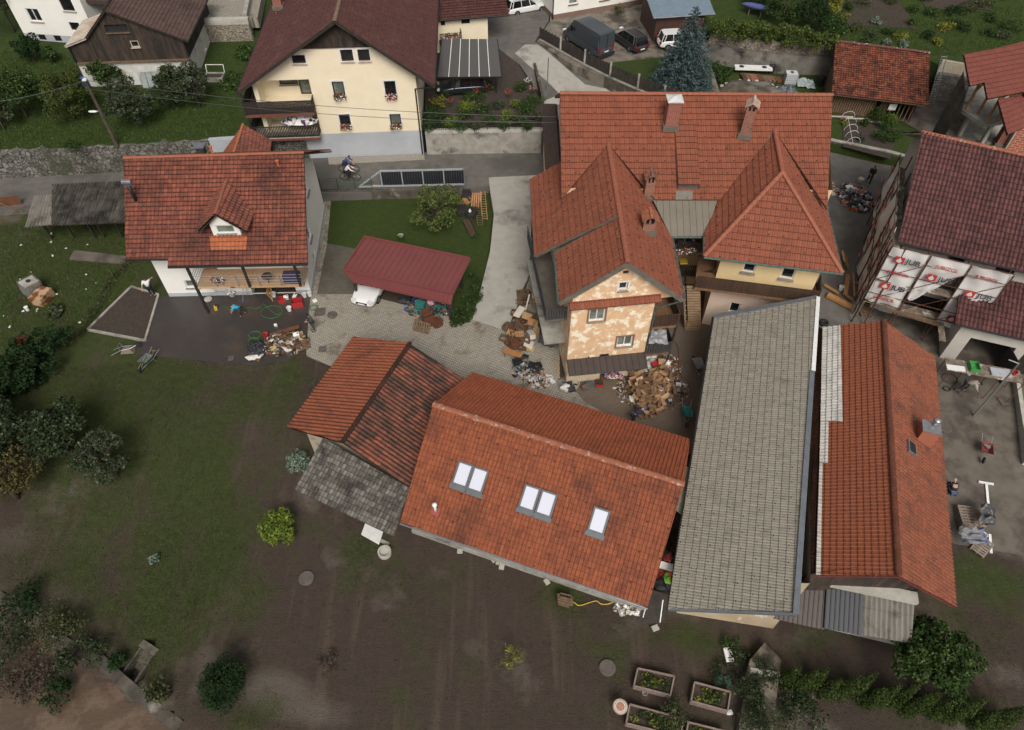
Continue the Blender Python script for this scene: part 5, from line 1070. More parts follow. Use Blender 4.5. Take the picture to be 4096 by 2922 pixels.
 for line,off_ in((west,de),(south,-V((de.y,-de.x,0)))):
  for p in line:
   for o_ in(0,.8):
    q=p+off_*o_;k=MB();k.tube([q,q+U_(7.1 if line is west else 6.9)],.045,6);k.build('upright',Q_.rust,s)
  for z in(2.1,4.1,6.1):
   k=MB();k.tube([line[0]+U_(z+.9),line[-1]+U_(z+.9)],.025,6);k.build('guard_rail',Q_.rust,s)
   k=MB();dl=(line[-1]-line[0]).normalized();a_,b_=line[0]+off_*.4,line[-1]+off_*.4;k.beam(a_+U_(z),b_+U_(z),.7,.05);k.build('plank_deck',M_('plastered planks',(.24,.20,.155),(.12,.085,.06),3,.9,.6,.02,c3=(.45,.42,.36),sc3=2.5,lo3=.55,hi3=.62),s)
  for i in range(len(line)-1):
   for z in(2.1,4.1):k=MB();k.tube([line[i]+U_(z),line[i+1]+U_(z+2)],.022,6);k.build('brace',Q_.rust,s)
 net,n_,b_=_new('white scaffold net');b_.inputs['Base Color'].default_value=(.62,.60,.58,1);b_.inputs['Roughness'].default_value=.8;b_.inputs['Alpha'].default_value=.92;b_.inputs['Transmission Weight'].default_value=0
 REDP,BLK=M_('print red',(.48,.035,.03),None,9,.8,0),M_('print charcoal',(.04,.045,.05),None,9,.8,0)
 def netting(p0,p1,z0,z1,label,kind=0,bulge=.12,taper=0,reps=3):
  o=thing('scaffold_net',label,'net',(p0.x,p0.y,z0),'printed nets hanging on the scaffolding');r=(p1-p0);L=r.length;r.normalize();nn=V((r.y,-r.x,0));up_=U_(1)
  nu,nv=14,40;k=MB();vs=[]
  def pt(u,v):
   uu=u
   if taper:uu=u*(1-taper*max(0,(.75-v))/.75)
   f=math.sin(math.pi*u)*bulge*(1+.6*math.sin(v*9+p0.x))+.05*math.sin(u*9+v*6)+.14*mnoise.noise(V((u*3+p0.x,v*5,p0.y)))
   return p0+r*(uu*L)+nn*(f-.14)+V((0,0,z0+(z1-z0)*v-p0.z+.06*math.sin(u*7+p0.y)*(1-v)))
  for j in range(nv+1):
   for i in range(nu+1):vs.append(pt(i/nu,j/nv))
  k.add(vs,[(j*(nu+1)+i,j*(nu+1)+i+1,(j+1)*(nu+1)+i+1,(j+1)*(nu+1)+i)for j in range(nv)for i in range(nu)]);k.build('net',net,o,smooth=True)
  vv=[(.86,1),(.62,0),(.40,1),(.16,0)]if kind==0 else[(.84,0),(.60,1),(.36,0),(.12,1)]
  if taper:vv=vv[:2]
  for v,lg in vv[:reps+1]:
   c=pt(.5,v)+nn*(bulge+.03)
   if lg:word(o,'JUBIZOL',c,r,up_,.36,REDP)
   else:
    word(o,'JUB',c+r*(L*.2),r,up_,.55,BLK);b0=c-r*(L*.17);m=MB();Mx=Matrix((r,-nn,up_)).transposed()
    m.box(b0,(.55,.01,.5),M=Mx);lo=m.build('logo_square',REDP,o);m=MB()
    pts=[(0,.2),(-.05,.1),(-.14,.0),(-.16,-.08),(-.1,-.17),(0,-.19),(.1,-.17),(.16,-.08),(.14,0),(.05,.1)];m.poly([b0+nn*.012+r*x+up_*y for x,y in pts]);m.build('logo_drop',net,lo)
 up0=U_(0)
 labs=['ballooning net at the far end of the scaffold facing the lane','net in the second bay from the far end of the lane side','net in the middle bay of the scaffold side facing the lane','net in the second bay from the near corner, lane side','net at the near corner of the scaffold side facing the lane']
 for i in range(nb):
  j=nb-1-i;netting(west[j+1]-dn*.04,west[j]+dn*.04,.5 if i else 2.6,7.0,labs[i],i%2,.25 if i in(0,2)else .06,reps=4)
 netting(south[0]+de*.05,south[1]-de*.1,2.2,6.9,'torn net with a hole, leftmost of the three nets facing the yard',1,.1);netting(south[1]+de*.05,south[2]-de*.1,3.2,6.9,'net gathered to a point, middle of the three facing the yard',0,.12,.8);netting(south[2]+de*.05,south[3]-de*.02,1.7,6.9,'straight net, rightmost of the three facing the yard',0,.06)
 k=thing('work_platform','plastered plank platform on trestles in front of the garage doors','platform',P(3900,1500));a_,b_=P(3783,1456,1.9),P(4085,1510,1.9)
 m=MB();m.beam(a_,b_+(b_-a_)*.0,1.05,.06);m.build('deck',M_('plastered planks',(.3,.26,.2)),k)
 for f in(.02,.33,.66,.98):
  p=a_.lerp(b_,f)
  for sg in(-1,1):
   m=MB();q=p+V((.1,sg*.45,0));m.tube([q,V((q.x+sg*.25,q.y+sg*.2,.02))],.025,6);m.build('leg',Q_.rust,k)
 p=a_.lerp(b_,.36)+U_(.2);c=thing('plastic_crate','green plastic crate on the work platform','crate',p);m=MB();tray(m,p,.55,.7,.28,R(-10));m.build('body',M_('green plastic',(.06,.32,.08),None,4,.5,.1),c)
 p=a_.lerp(b_,.1)+V((0,-.3,.07));m=MB();m.box(p,(1.1,.4,.08),rz=R(-10));tag(m.build('insulation_board',Q_.white_),'white insulation board lying at the left end of the work platform','board')
 p=a_.lerp(b_,.72)+U_(.09);m=MB();m.box(p,(1.2,.6,.12),rz=R(-10));tag(m.build('insulation_board',M_('grey insulation',(.42,.43,.46))),'pale grey insulation slab on the right half of the work platform','board')
 p=a_.lerp(b_,.9)+V((0,.1,.03));m=MB();m.lathe(p,[(.13,0),(.17,.28),(.15,.28),(.12,.03)],14);tag(m.build('bucket',M_('red plastic',(.42,.03,.03),None,4,.45,.1)),'red bucket at the right end of the work platform','bucket')
 m=MB();a_,b_=P(3545,1232,2.0),P(3762,1300,2.0);m.beam(a_,b_,.35,.14);tag(m.build('scaffold_plank',Q_.woodold),'stack of old planks spanning below the yard side nets','planks')
 m=MB();m.beam(P(3762,1290,2.0),P(3770,1365,2.0),.4,.06);tag(m.build('scaffold_plank',M_('plastered planks',(.3,.26,.2))),'short plastered plank beside the garage wing wall','plank')
def tray(m,c,sx,sy,h,rz=0,t=.02,mi=None):
 0
 c=V(c);Rm=Matrix.Rotation(rz,3,'Z')
 m.box(c+U_(t/2-h/2),(sx,sy,t),rz=rz,mi=mi)
 for x,y,a,b in((-(sx-t)/2,0,t,sy),((sx-t)/2,0,t,sy),(0,-(sy-t)/2,sx-2*t,t),(0,(sy-t)/2,sx-2*t,t)):m.box(c+Rm@V((x,y,t/2)),(a,b,h-t),rz=rz,mi=mi)
maroon_house()
def others():
 t=thing('shed','old open shed with mossy plain tile roof below the vegetable gardens','shed',P(3520,410,1.7))
 a=[P(3326,376,3.9),P(3712,424,3.9),P(3720,214,5.6),P(3341,166,5.6)];roof(t,a,a[0],a[1],'plain',T['oldshed'],edge=Q_.woodold,jit=.02)
 k=MB();k.beam(a[3]+U_(.08),a[2]+U_(.08),.35,.04);k.build('ridge_sheet',M_('peeling ridge sheet',(.16,.06,.045),(.12,.045,.035),3,.6,.2,.01,c3=(.6,.58,.55),sc3=3,lo3=.6,hi3=.62),t)
 bk=V((0,3,-2));k=MB();k.slab([a[3],a[2],a[2]+bk,a[3]+bk],.1);k.build('roof',Q_.woodold,t)
 f0,f1=V((a[0].x+.4,a[0].y+.9,1.7)),V((a[1].x-.4,a[1].y+.9,1.7));k=MB();rail_board(k,f0,f0.lerp(f1,.55),1.72,3.9,.2,.15);rail_board(k,f0.lerp(f1,.6),f0.lerp(f1,.7),1.72,3.9,.12,.06);rail_board(k,f0.lerp(f1,.8),f1,1.72,3.9,.3,.08)
 u=(f1-f0).normalized();n_=V((-u.y,u.x,0));rail_board(k,f1,f1+n_*5,1.72,4.4,.2,.15);rail_board(k,f0+n_*5,f0,1.72,4.4,.2,.15);k.build('board_wall',Q_.woodold,t)
 k=MB();k.box(f0.lerp(f1,.74)+V((0,-.05,1.3)),(.7,.05,.6));k.build('window',Q_.pvc,t)
 for i in range(9):
  p=f0.lerp(f1,.03+i*.06)+V((random.uniform(-.2,.2),-.7-random.uniform(0,.5),.12+.04*(i%3)));m=MB();m.box(p,(random.uniform(1.2,2.4),.14,.06),rz=R(random.uniform(-12,6)));tag(m.build('plank',[Q_.woodold,Q_.woodred,Q_.concretelight][i%3]),'loose plank lying along the front of the old tiled shed','plank','planks in front of the old shed')
 h=thing('house','unfinished house with new red roof, open timber posts and brick chimney in the upper right','house',P(3950,520,1.7))
 pl=plane(P(3880,345,7.6),P(4096,366,6.7),P(3856,219,9.0));q=lambda x,y:hit(pl,x,y);pl=plane(P(3880,345,7.4),P(3950,396,7.0),P(4096,366,7.0));
 z=7.2;sl=.45;e0,e1=P(3950,397,z),P(4110,366,z);dd=(e1-e0).normalized();i2=V((-dd.y,dd.x,0));pl=(e0,V((sl*i2.x*-1,sl*i2.y*-1,1)).normalized())
 A=[q(3937,331),q(3950,397),e1,q(4120,162),q(3960,200)];B=[q(3856,219),q(3880,345),q(3937,331),q(3960,198)]
 roof(h,A,e0,e1,'ribbed',T['rt'],edge=Q_.darkwood,org=e0);roof(h,B,e0,e1,'ribbed',T['rt'],edge=Q_.darkwood,org=e0)
 z2=5.4;f0,f1=P(4031,540,z2),P(4130,498,z2);dn=(f1-f0).normalized();j2=V((-dn.y,dn.x,0));p2=(f0,V((-sl*j2.x,-sl*j2.y,1)).normalized());q2=lambda x,y:hit(p2,x,y);C=[f0,f1,q2(4130,366),q2(3992,402)];roof(h,C,f0,f1,'ribbed',T['rt'],edge=Q_.darkwood)
 fl=[P(3835,545,1.9),P(4080,600,1.9),P(4096,430,1.9),P(3900,420,1.9)];k=MB();k.slab(fl,.3);k.build('floor_slab',Q_.concrete,h)
 s2=[P(3850,440,4.3),P(3940,500,4.3),P(4050,480,4.3),P(4060,330,4.3),P(3880,330,4.3)];k=MB();k.slab(s2,.3);k.build('upper_slab',Q_.concrete,h)
 for x,y in((3838,540),(3925,575),(4020,600)):
  p=P(x,y,1.9);k=MB();k.beam((p.x,p.y,1.7),(p.x,p.y,4.1),.3,.3,up=(0,1,0));k.build('pillar',Q_.concretelight,h)
 yw=M_('new pine',(.50,.28,.10),(.42,.22,.08),3)
 for x,y in((3862,440),(3915,452),(3945,490),(3990,480)):
  p=P(x,y,4.3);k=MB();k.beam((p.x,p.y,4.3),(p.x,p.y,7.3),.16,.16,up=(0,1,0));k.build('timber_post',yw,h);k=MB();k.beam((p.x,p.y,6.0),(p.x+.9,p.y+.3,7.1),.12,.12);k.build('timber_brace',yw,h)
 p=P(4005,575,2);chimney(h,p,6.4,1.0,1.0,R(-20),Q_.brick,'gable',M_('brown tile cap',(.2,.09,.07)))
 k=MB();a_=P(4040,650,1.7);k.box(a_+V((1.6,1,1.4)),(3,.3,2.8),rz=R(-20));k.build('brick_wall',brick_mat('orange block',(.42,.10,.045),(.36,.085,.04),(.45,.4,.33),.33,.2,vert=True,ms=.018),h)
 k=MB();wn=[V((q(3862,222).x+.5,q(3862,222).y,1.7)),V((q(3880,345).x+.4,q(3880,345).y+.4,1.7))];wall(k,wn[0],wn[1],[(1,6.6),(0,7.6)]);k.build('wall',Q_.concretedark,h)
 w_=thing('house','white house with brown plinth at the top edge beside the forecourt','house',P(2380,40,3.3));A0,B0=P(2213,78,3.3),P(2700,-8,3.3);z1=3.75
 hs_=[rect(A0,B0,2275,20,2312,-15),rect(A0,B0,2398,4,2440,-30)];m=MB();up_=U_(z1-3.3);wall(m,A0+up_,B0+up_,[(1,9.5),(0,9.5)],hs_);nn=V((-(B0-A0).y,(B0-A0).x,0)).normalized();wall(m,A0+nn*9+up_,A0+up_,[(1,9.5),(0,9.5)]);m.build('wall',Q_.white,w_)
 m=MB();wall(m,A0-nn*.03,B0-nn*.03,[(1,z1),(0,z1)]);wall(m,A0+nn*9,A0,[(1,z1),(0,z1)]);m.build('plinth',M_('brown plinth render',(.22,.13,.10),(.18,.105,.085),2),w_)
 for r in hs_:window(w_,A0,B0,r,Q_.pvc,Q_.glasslight,mull=0,sill=M_('brown sill',(.14,.09,.08)))
 m=MB();m.slab([A0-nn*.8+V((-1,0,6.3)),B0-nn*.8+V((1,0,6.3)),B0+nn*5+V((1,0,9)),A0+nn*5+V((-1,0,9))],.2);m.build('roof',T['ch'],w_)
 m=MB();c=A0-nn*.1;m.tube([(c.x-.1,c.y,3.3),(c.x-.1,c.y,9.3)],.06,8);m.build('downpipe',Q_.darkmetal,w_)
 b=thing('shed','brown boarded shed with blue grey sheet metal roof behind the blue spruce','shed',P(2720,120,3.3));g0,g1=P(2614,73,5.9),P(2861,57,5.9);dd=(g1-g0).normalized();i2=V((-dd.y,dd.x,0));u_=i2*7+U_(1.6);roof(b,[g0,g1,g1+u_,g0+u_],g0,g1,'rib',T['bluesheet'],edge=Q_.zinc,thick=.06);gutter(b,g0,g1,Q_.zinc)
 a_,c_=g0+dd*.5+i2*.5,g1-dd*.8+i2*.5;a_.z=c_.z=3.3;k=MB();wall(k,a_,c_,[(1,5.9),(0,5.9)]);wall(k,a_+i2*5,a_,[(1,5.9),(0,7)]);wall(k,c_,c_+i2*5,[(1,7),(0,5.9)]);k.build('board_wall',stripe_mat('red brown boards',(.085,.035,.025),(.06,.026,.02),.16,0,0,.7,.1),b)
others()
def wallstrip(name,label,cat,base,top,mat,th=.45,cap=None,capmat=None,rough=0.0,group=None):
 0
 t=thing(name,label,cat,base[0],group);n=len(base);m=MB();B=[];
 for i in range(n-1):
  k=max(1,int((base[i+1]-base[i]).length/.5))
  for j in range(k):B.append((base[i].lerp(base[i+1],j/k),top[i].lerp(top[i+1],j/k)))
 B.append((base[-1],top[-1]));vs=[]
 for i,(b,tp)in enumerate(B):
  a=B[max(0,i-1)][0];c=B[min(len(B)-1,i+1)][0];d=(c-a);d.z=0;d.normalize();nn=V((-d.y,d.x,0));jt=rough*mnoise.noise(V((b.x*1.3,b.y,3)))
  z=tp.z+jt;vs+=[V((b.x,b.y,b.z-.4)),V((b.x,b.y,z)),V((b.x,b.y,z))+nn*th,V((b.x,b.y,b.z-.4))+nn*th]
 fs=[]
 for i in range(len(B)-1):
  o=i*4
  for k in range(3):fs.append((o+k,o+4+k,o+5+k,o+1+k))
 fs.append((0,1,2,3));o=(len(B)-1)*4;fs.append((o+3,o+2,o+1,o));m.add(vs,fs);w_=m.build('masonry',mat,t)
 if cap:
  m=MB()
  for i in range(len(B)-1):
   p,q=vs[i*4+1].lerp(vs[i*4+2],.5),vs[i*4+5].lerp(vs[i*4+6],.5);m.beam(p+U_(cap/2),q+U_(cap/2),th+.06,cap)
  m.build('coping',capmat or Q_.concretelight,t)
 return t
def zp(l,z):return[P(a,b,z)for a,b in l]
def lift(l,z):return[V((p.x,p.y,z))for p in l]
bs=PZ([(-500,748),(-200,728),(0,714),(200,706),(520,688),(700,680),(960,660),(1240,640)],lambda x,y:.8);bs=[V((p.x,p.y,.8))for p in bs]
wallstrip('retaining_wall','long field stone retaining wall between the road and the hillside garden','stone wall',bs,lift(bs,3.3),Q_.stonewall,.6,rough=.25)
g0=zp([(1700,532),(1950,528),(2172,526)],2.95);gb=lift(g0,.8);t_=wallstrip('retaining_wall','stained concrete retaining wall under the flower garden fence','concrete wall',gb,lift(g0,2.85),Q_.concrete,.4,cap=.22,capmat=Q_.concretelight)
gr=thing('garden_fence','low dark wrought iron fence on the flower garden wall','fence',g0[0]);
for a,b in zip(g0[:-1],g0[1:]):
 for s_ in range(int((b-a).length/1.6)):
  p,q=a.lerp(b,s_/int((b-a).length/1.6)),a.lerp(b,(s_+1)/int((b-a).length/1.6));m=MB()
  for i in range(10):x=p.lerp(q,i/10)+V((0,.15,0));m.beam(x+U_(.15),x+V((0,0,.78+.1*math.sin(math.pi*i/10))),.016,.016,up=(0,1,0))
  pts=[p.lerp(q,i/10)+V((0,.15,.8+.1*math.sin(math.pi*i/10)))for i in range(11)];m.tube(pts,.016,4);m.tube([p+V((0,.15,.22)),q+V((0,.15,.22))],.016,4);m.build('panel',Q_.darkmetal,gr)
  m=MB();m.beam(p+V((0,.15,.1)),p+V((0,.15,1.0)),.045,.045,up=(0,1,0));m.build('post',Q_.darkmetal,gr)
side=[V((2.75,53.7,.8)),V((2.9,60,1.2)),V((2.3,66,2.3))];wallstrip('retaining_wall','low concrete wall between the flower garden and the lane','concrete wall',side,[V((p.x,p.y,3.0))for p in side],Q_.concretedark,.22)
lw=zp([(1288,800),(1500,800),(1700,795),(1860,786)],0);wallstrip('retaining_wall','low black mossy concrete wall between the lawn and the road','concrete wall',lw,lift(lw,.85),Q_.concretedark,.35)
gt=thing('sliding_gate','grey steel sliding gate with anthracite infill between road and lawn','gate',P(1650,760,.8));a,b=lw[0].lerp(lw[3],.27)+V((0,.25,1.05)),lw[3]+V((.05,.25,1.05));c_=a.lerp(b,.22);m=MB();h=1.45
m.beam(a,b,.13,.13);m.beam(c_+U_(h),b+U_(h),.12,.12);m.beam(a,c_+U_(h),.11,.11)
for i in range(5):p=c_.lerp(b,i/4);m.beam(p,p+U_(h),.09,.09,up=(0,1,0))
m.build('frame',M_('light galvanised steel',(.40,.42,.43),(.33,.35,.36),5,.5,.1,metal=.2),gt);m=MB();d=(b-c_).normalized()
for i in range(4):
 p,q=c_.lerp(b,i/4)+d*.05,c_.lerp(b,(i+1)/4)-d*.05;m=MB();nn=8
 for j in range(nn):x=p.lerp(q,(j+.5)/nn);m.box(x+V((0,.02,h/2)),((q-p).length/nn-.02,.03,h-.1),rz=rz_of(a,b))
 m.build('infill_panel',T['anthracite'],gt)
m=MB();m.beam(b+V((0,-.2,-.8)),b+V((0,-.2,h+.25)),.12,.12,up=(0,1,0));m.build('post',Q_.steel,gt)
mf=thing('mesh_fence','green wire mesh fence on the wall beside the white gable','fence',lw[0]);gm_=M_('green fence',(.02,.07,.04),None,3,.5,0)
p0,p1=lw[0]+V((.1,.2,.85)),lw[0].lerp(lw[3],.36)+V((0,.2,.85))
for i in range(4):p=p0.lerp(p1,i/3);m=MB();m.beam(p,p+U_(1.15),.05,.05,up=(0,1,0));m.build('post',gm_,mf)
for i in range(3):
 p,q=p0.lerp(p1,i/3),p0.lerp(p1,(i+1)/3);m=MB()
 for j in range(22):x=p.lerp(q,j/22);m.beam(x,x+U_(1.1),.008,.008,up=(0,1,0))
 for z in(.05,.3,.55,.8,1.08):m.beam(p+U_(z),q+U_(z),.012,.012)
 m.build('mesh_panel',gm_,mf)
fw=zp([(2157,160),(2241,207),(2337,261),(2439,312),(2549,360),(2652,402),(2760,440)],3.4);fb=[V((p.x,p.y,zlane(p.x,p.y)-.1))for p in fw]
wallstrip('retaining_wall','dark mossy retaining wall under the board fence of the forecourt','concrete wall',fb,lift(fw,3.35),Q_.concretedark,.35,cap=.12,capmat=Q_.concrete)
ff=thing('board_fence','weathered dark board fence with concrete posts round the forecourt','fence',fw[0])
for i,(a,b)in enumerate(zip(fw[:-1],fw[1:])):
 m=MB();n=int((b-a).length/.14)
 for j in range(n):
  x=a.lerp(b,(j+.5)/n)+V((0,.15,0));hh=1.05+random.uniform(-.03,.03)+.05*math.sin(j*2.1);m.box(x+U_(.15+hh/2),(.115,.03,hh),rz=rz_of(a,b))
 m.build('board_panel',M_('weathered dark boards',(.055,.043,.035),(.022,.018,.015),5,.9,.5,.01,stretch=(1,1,.2)),ff);m=MB();p=b+V((0,.1,0));m.beam(p+U_(.1),p+U_(1.45),.17,.17,up=(0,1,0));m.build('post',Q_.concrete,ff)
cw_=zp([(2822,252),(2966,276),(3094,294),(3338,306)],1.7);wallstrip('retaining_wall','grey concrete retaining wall behind the water tank, black stained at its left end','concrete wall',cw_,lift(cw_,3.5),M_('black stained concrete',(.20,.185,.16),(.12,.11,.095),1.2,.9,.4,.01,c3=(.02,.018,.015),sc3=.28,lo3=.5,hi3=.6),.4)
sw=[p+V((0,.55,0))for p in cw_];wallstrip('retaining_wall','rough stone wall stepping up behind the concrete wall under the hedge','stone wall',lift(sw,3.0),lift(sw,4.35),Q_.stonewarm,.4,rough=.2)
sw=zp([(3716,385),(3860,412)],1.7);wallstrip('retaining_wall','boulder wall behind the aluminium ladder','stone wall',sw,lift(sw,3.9),Q_.stonewall2,.5);sw=[p+V((0,.5,0))for p in sw];wallstrip('retaining_wall','beige concrete band above the boulder wall','concrete wall',lift(sw,3.6),lift(sw,4.9),M_('beige concrete',(.42,.36,.27)),.3)
sw=zp([(3305,606),(3330,612),(3540,655),(3660,690)],.8);wallstrip('retaining_wall','dark stone wall between the street and the vegetable garden','stone wall',sw,lift(sw,1.85),Q_.stonewall2,.3,cap=.08,capmat=Q_.concrete)
u0=zp([(812,170),(1015,165)],4.4);wallstrip('retaining_wall','warm rubble stone wall with concrete top behind the black barn','stone wall',u0,lift(u0,6.0),Q_.stonewarm,.5,cap=.5,capmat=Q_.concretelight)
u0=[P(1012,150,4.4),P(1035,20,4.4)];wallstrip('retaining_wall','short dark wall flanking steps behind the cream house','wall',u0,lift(u0,6.6),Q_.concrete,.4)
bed=zp([(352,1322),(527,1150),(636,1182),(582,1366)],0);sheet('soil_bed',[p.xy for p in bed],H0,Q_.soil,.8,0,.06,reg=False);kb=thing('bed_kerb','pale concrete kerb round the triangular soil bed','kerb',bed[0])
for i in range(4):m=MB();m.beam(bed[i]+U_(.06),bed[(i+1)%4]+U_(.05),.15,.16);m.build('kerb_stone',Q_.concrete,kb)
rb=[P(380,2660,-1),P(470,2745,-1),P(560,2822,-1),P(700,2930,-1)];wallstrip('river_wall','broken concrete flood wall along the river bank','wall',lift(rb,-3.0),lift(rb,-.95),Q_.concretedark,.55,rough=.35)
rb=[P(-300,2250,-1),P(-60,2380,-1),P(60,2450,-1),P(190,2560,-1),P(390,2668,-1)];wallstrip('river_wall','overgrown bank wall upstream of the river steps','wall',lift(rb,-3.2),lift(rb,-1.0),Q_.concretedark,.5,rough=.3)
st=thing('river_steps','mossy concrete steps going down to the river','steps',P(560,2640,-1));a,b=P(596,2592,-1),P(490,2745,-1);n=8
for i in range(n):p=a.lerp(b,i/(n-1));p.z=-1.05-i*.2;m=MB();m.box(p,(1.1,.36,.2),rz=R(-27));m.build('step',M_('mossy step',(.13,.115,.09),(.06,.055,.035),3),st)
for q_ in((572,2578,458,2738),(622,2600,516,2766)):m=MB();m.beam(P(q_[0],q_[1],-1.0)-U_(.7),P(q_[2],q_[3],-1.0)-U_(.7),.12,1.4);m.build('side_wall',Q_.concretedark,st)
st=thing('garden_steps','dark concrete steps with white handrails between the barn and the grey hall','steps',P(2600,2460,-1));a,b=P(2640,2385,-.1),P(2598,2480,-1)
for i in range(6):p=a.lerp(b,i/5);m=MB();m.box((p.x,p.y,p.z-.1),(1.15,.42,.2),rz=R(-18));m.build('step',M_('dark step',(.06,.052,.042),(.04,.034,.028),3),st)
for px in((2652,2400,2640,2490),(2582,2432,2572,2470)):m=MB();m.tube([P(px[0],px[1],.7),P(px[2],px[3],.0)],.03,6);m.build('handrail',Q_.white_,st)
iv=[(3060,2570),(3125,2640),(3115,2720),(3090,2925),(2955,2925),(2985,2720),(3000,2640)];m=MB();m.slab([P(x,y,-.35)for x,y in iv],1.0);t_=tag(m.build('garden_wall',M_('dark stained wall',(.20,.165,.125),(.10,.085,.065),2.2,.9,.5,.02,c3=(.04,.035,.025),sc3=.9,lo3=.48,hi3=.62)),'thick stained concrete garden wall overgrown with ivy at the lower right','wall');m=MB();m.beam(P(2998,2682,-.3),P(3118,2700,-.3),.25,.12);m.build('coping',Q_.concretelight,t_)
gv=PZ([(1312,634),(1696,619),(1700,640),(1316,660)],flat(.82));sheet('gravel_strip',gv,flat(.87),M_('pebbles',(.42,.38,.31),(.20,.18,.15),22,.9,1,.03,lo=.45,hi=.55),.5,.1,0,reg=False)
def leaves(name,mat,parent,centers,radii,n,size,seed=0,flat=.0,kind=None,hang=0.0):
 rng=np.random.RandomState(seed);centers=np.array(centers,float);radii=np.array(radii,float);k=len(centers)
 w_=radii[:,0]*radii[:,1];w_=w_/w_.sum();idx=rng.choice(k,n,p=w_)
 d=rng.normal(size=(n,3));d/=np.linalg.norm(d,axis=1)[:,None];r=rng.uniform(.45,1.08,n)**.6
 p=centers[idx]+d*r[:,None]*radii[idx]
 a=rng.normal(size=(n,3))+d*.8+np.array([0,0,.7-flat*0]);a/=np.linalg.norm(a,axis=1)[:,None]
 b=np.cross(a,rng.normal(size=(n,3)));b/=np.linalg.norm(b,axis=1)[:,None];c=np.cross(a,b)
 s=size*rng.uniform(.6,1.3,n)[:,None];L=b*s;W=c*s*.55
 off=np.array(wloc(parent))if parent is not None else 0
 vs=np.stack([p-L,p-W,p+L,p+W],1).reshape(-1,3)-off
 me=bpy.data.meshes.new(name);me.vertices.add(4*n);me.vertices.foreach_set('co',vs.ravel());me.loops.add(4*n);me.loops.foreach_set('vertex_index',np.arange(4*n));me.polygons.add(n);me.polygons.foreach_set('loop_start',np.arange(n)*4)
 me.update(calc_edges=True);me.materials.append(mat);o=bpy.data.objects.new(name,me);COL.objects.link(o);o.parent=parent
 if kind:o['kind']=kind
 return o
def tree(name,label,base,h,r,mat,n=3000,size=.11,trunk=.14,group=None,clumps=26,squash=.75,seed=0,cat='tree',bark=None,low=.3,lean=(0,0),gap=.34):
 rng=random.Random(seed*7+3);base=V(base);t=thing(name,label,cat,base,group)
 m=MB();top=base+V((lean[0],lean[1],h*.62));cc=base+V((lean[0],lean[1],h*(low+(1-low)/2)));vr=h*(1-low)/2
 m.tube([base-U_(.2),base.lerp(top,.35),base.lerp(top,.7)+V((.05*h,.03*h,0))*.4,top],[trunk,trunk*.8,trunk*.55,trunk*.25],7)
 cs=[];rs=[]
 for i in range(clumps):
  th=rng.uniform(0,6.283);ph=math.asin(rng.uniform(-.75,1));q=rng.uniform(.45,.95)
  c=cc+V((math.cos(th)*math.cos(ph)*r*q,math.sin(th)*math.cos(ph)*r*q,math.sin(ph)*vr*q));s=r*rng.uniform(.7,1.25)*gap;cs.append(c);rs.append((s,s,s*squash))
  if i%2==0:st=base.lerp(top,rng.uniform(.35,.9));m.tube([st,st.lerp(c,.5)+U_(.1*r),c],[trunk*.38,trunk*.22,trunk*.08],5)
 m.build('trunk',bark or Q_.bark,t,smooth=True);leaves('crown',mat,t,cs,rs,n,size,seed);return t
def shrub(name,label,base,r,h,mat,n=900,size=.08,group=None,seed=0,clumps=10,cat='shrub',stem=True,gap=.5):
 rng=random.Random(seed+11);base=V(base);t=thing(name,label,cat,base,group);cs=[];rs=[];m=MB()
 for i in range(clumps):
  th=rng.uniform(0,6.283);q=math.sqrt(rng.random())*.75;c=base+V((math.cos(th)*r*q,math.sin(th)*r*q,h*(.25+.55*rng.random()*(1-q*q*.6))));s=r*rng.uniform(.7,1.2)*gap;cs.append(c);rs.append((s,s,min(s,h*.3)))
  if stem and i<5:m.tube([base,base.lerp(c,.5)+U_(.05),c],[.03,.02,.01],4)
 if stem:m.build('stem',Q_.bark,t)
 leaves('foliage',mat,t,cs,rs,n,size,seed);return t
def conifer(label,base,h,r,mat,n=9000,seed=0,size=.09):
 rng=random.Random(seed);base=V(base);t=thing('spruce',label,'tree',base);m=MB();m.tube([base,base+U_(h*.98)],[.16,.02],8);cs=[];rs=[];k=0
 z=.06*h
 while z<h*.99:
  f=1-z/h;rr=r*f**.72;nb=max(4,int(15*f)+3)
  for j in range(nb):
   th=k*.9+j*6.283/nb+rng.uniform(-.12,.12);q=rng.uniform(.85,1.1)
   for s_ in(.35,.62,.88):c=base+V((math.cos(th)*rr*q*s_,math.sin(th)*rr*q*s_,z-.12*s_*rr+.05));cs.append(c);w_=max(.10,rr*.17*(1.25-s_*.7));rs.append((w_*1.1,w_*1.1,w_*.38))
   if j%2==0:m.tube([base+U_(z),base+V((math.cos(th)*rr*.8,math.sin(th)*rr*.8,z-.08*rr))],[.025,.008],4)
  z+=.30*(.45+.55*f)*h/7;k+=1
 cs.append(base+U_(h));rs.append((.06,.06,.25))
 m.build('trunk',Q_.bark,t);leaves('crown',mat,t,cs,rs,n,size,seed)
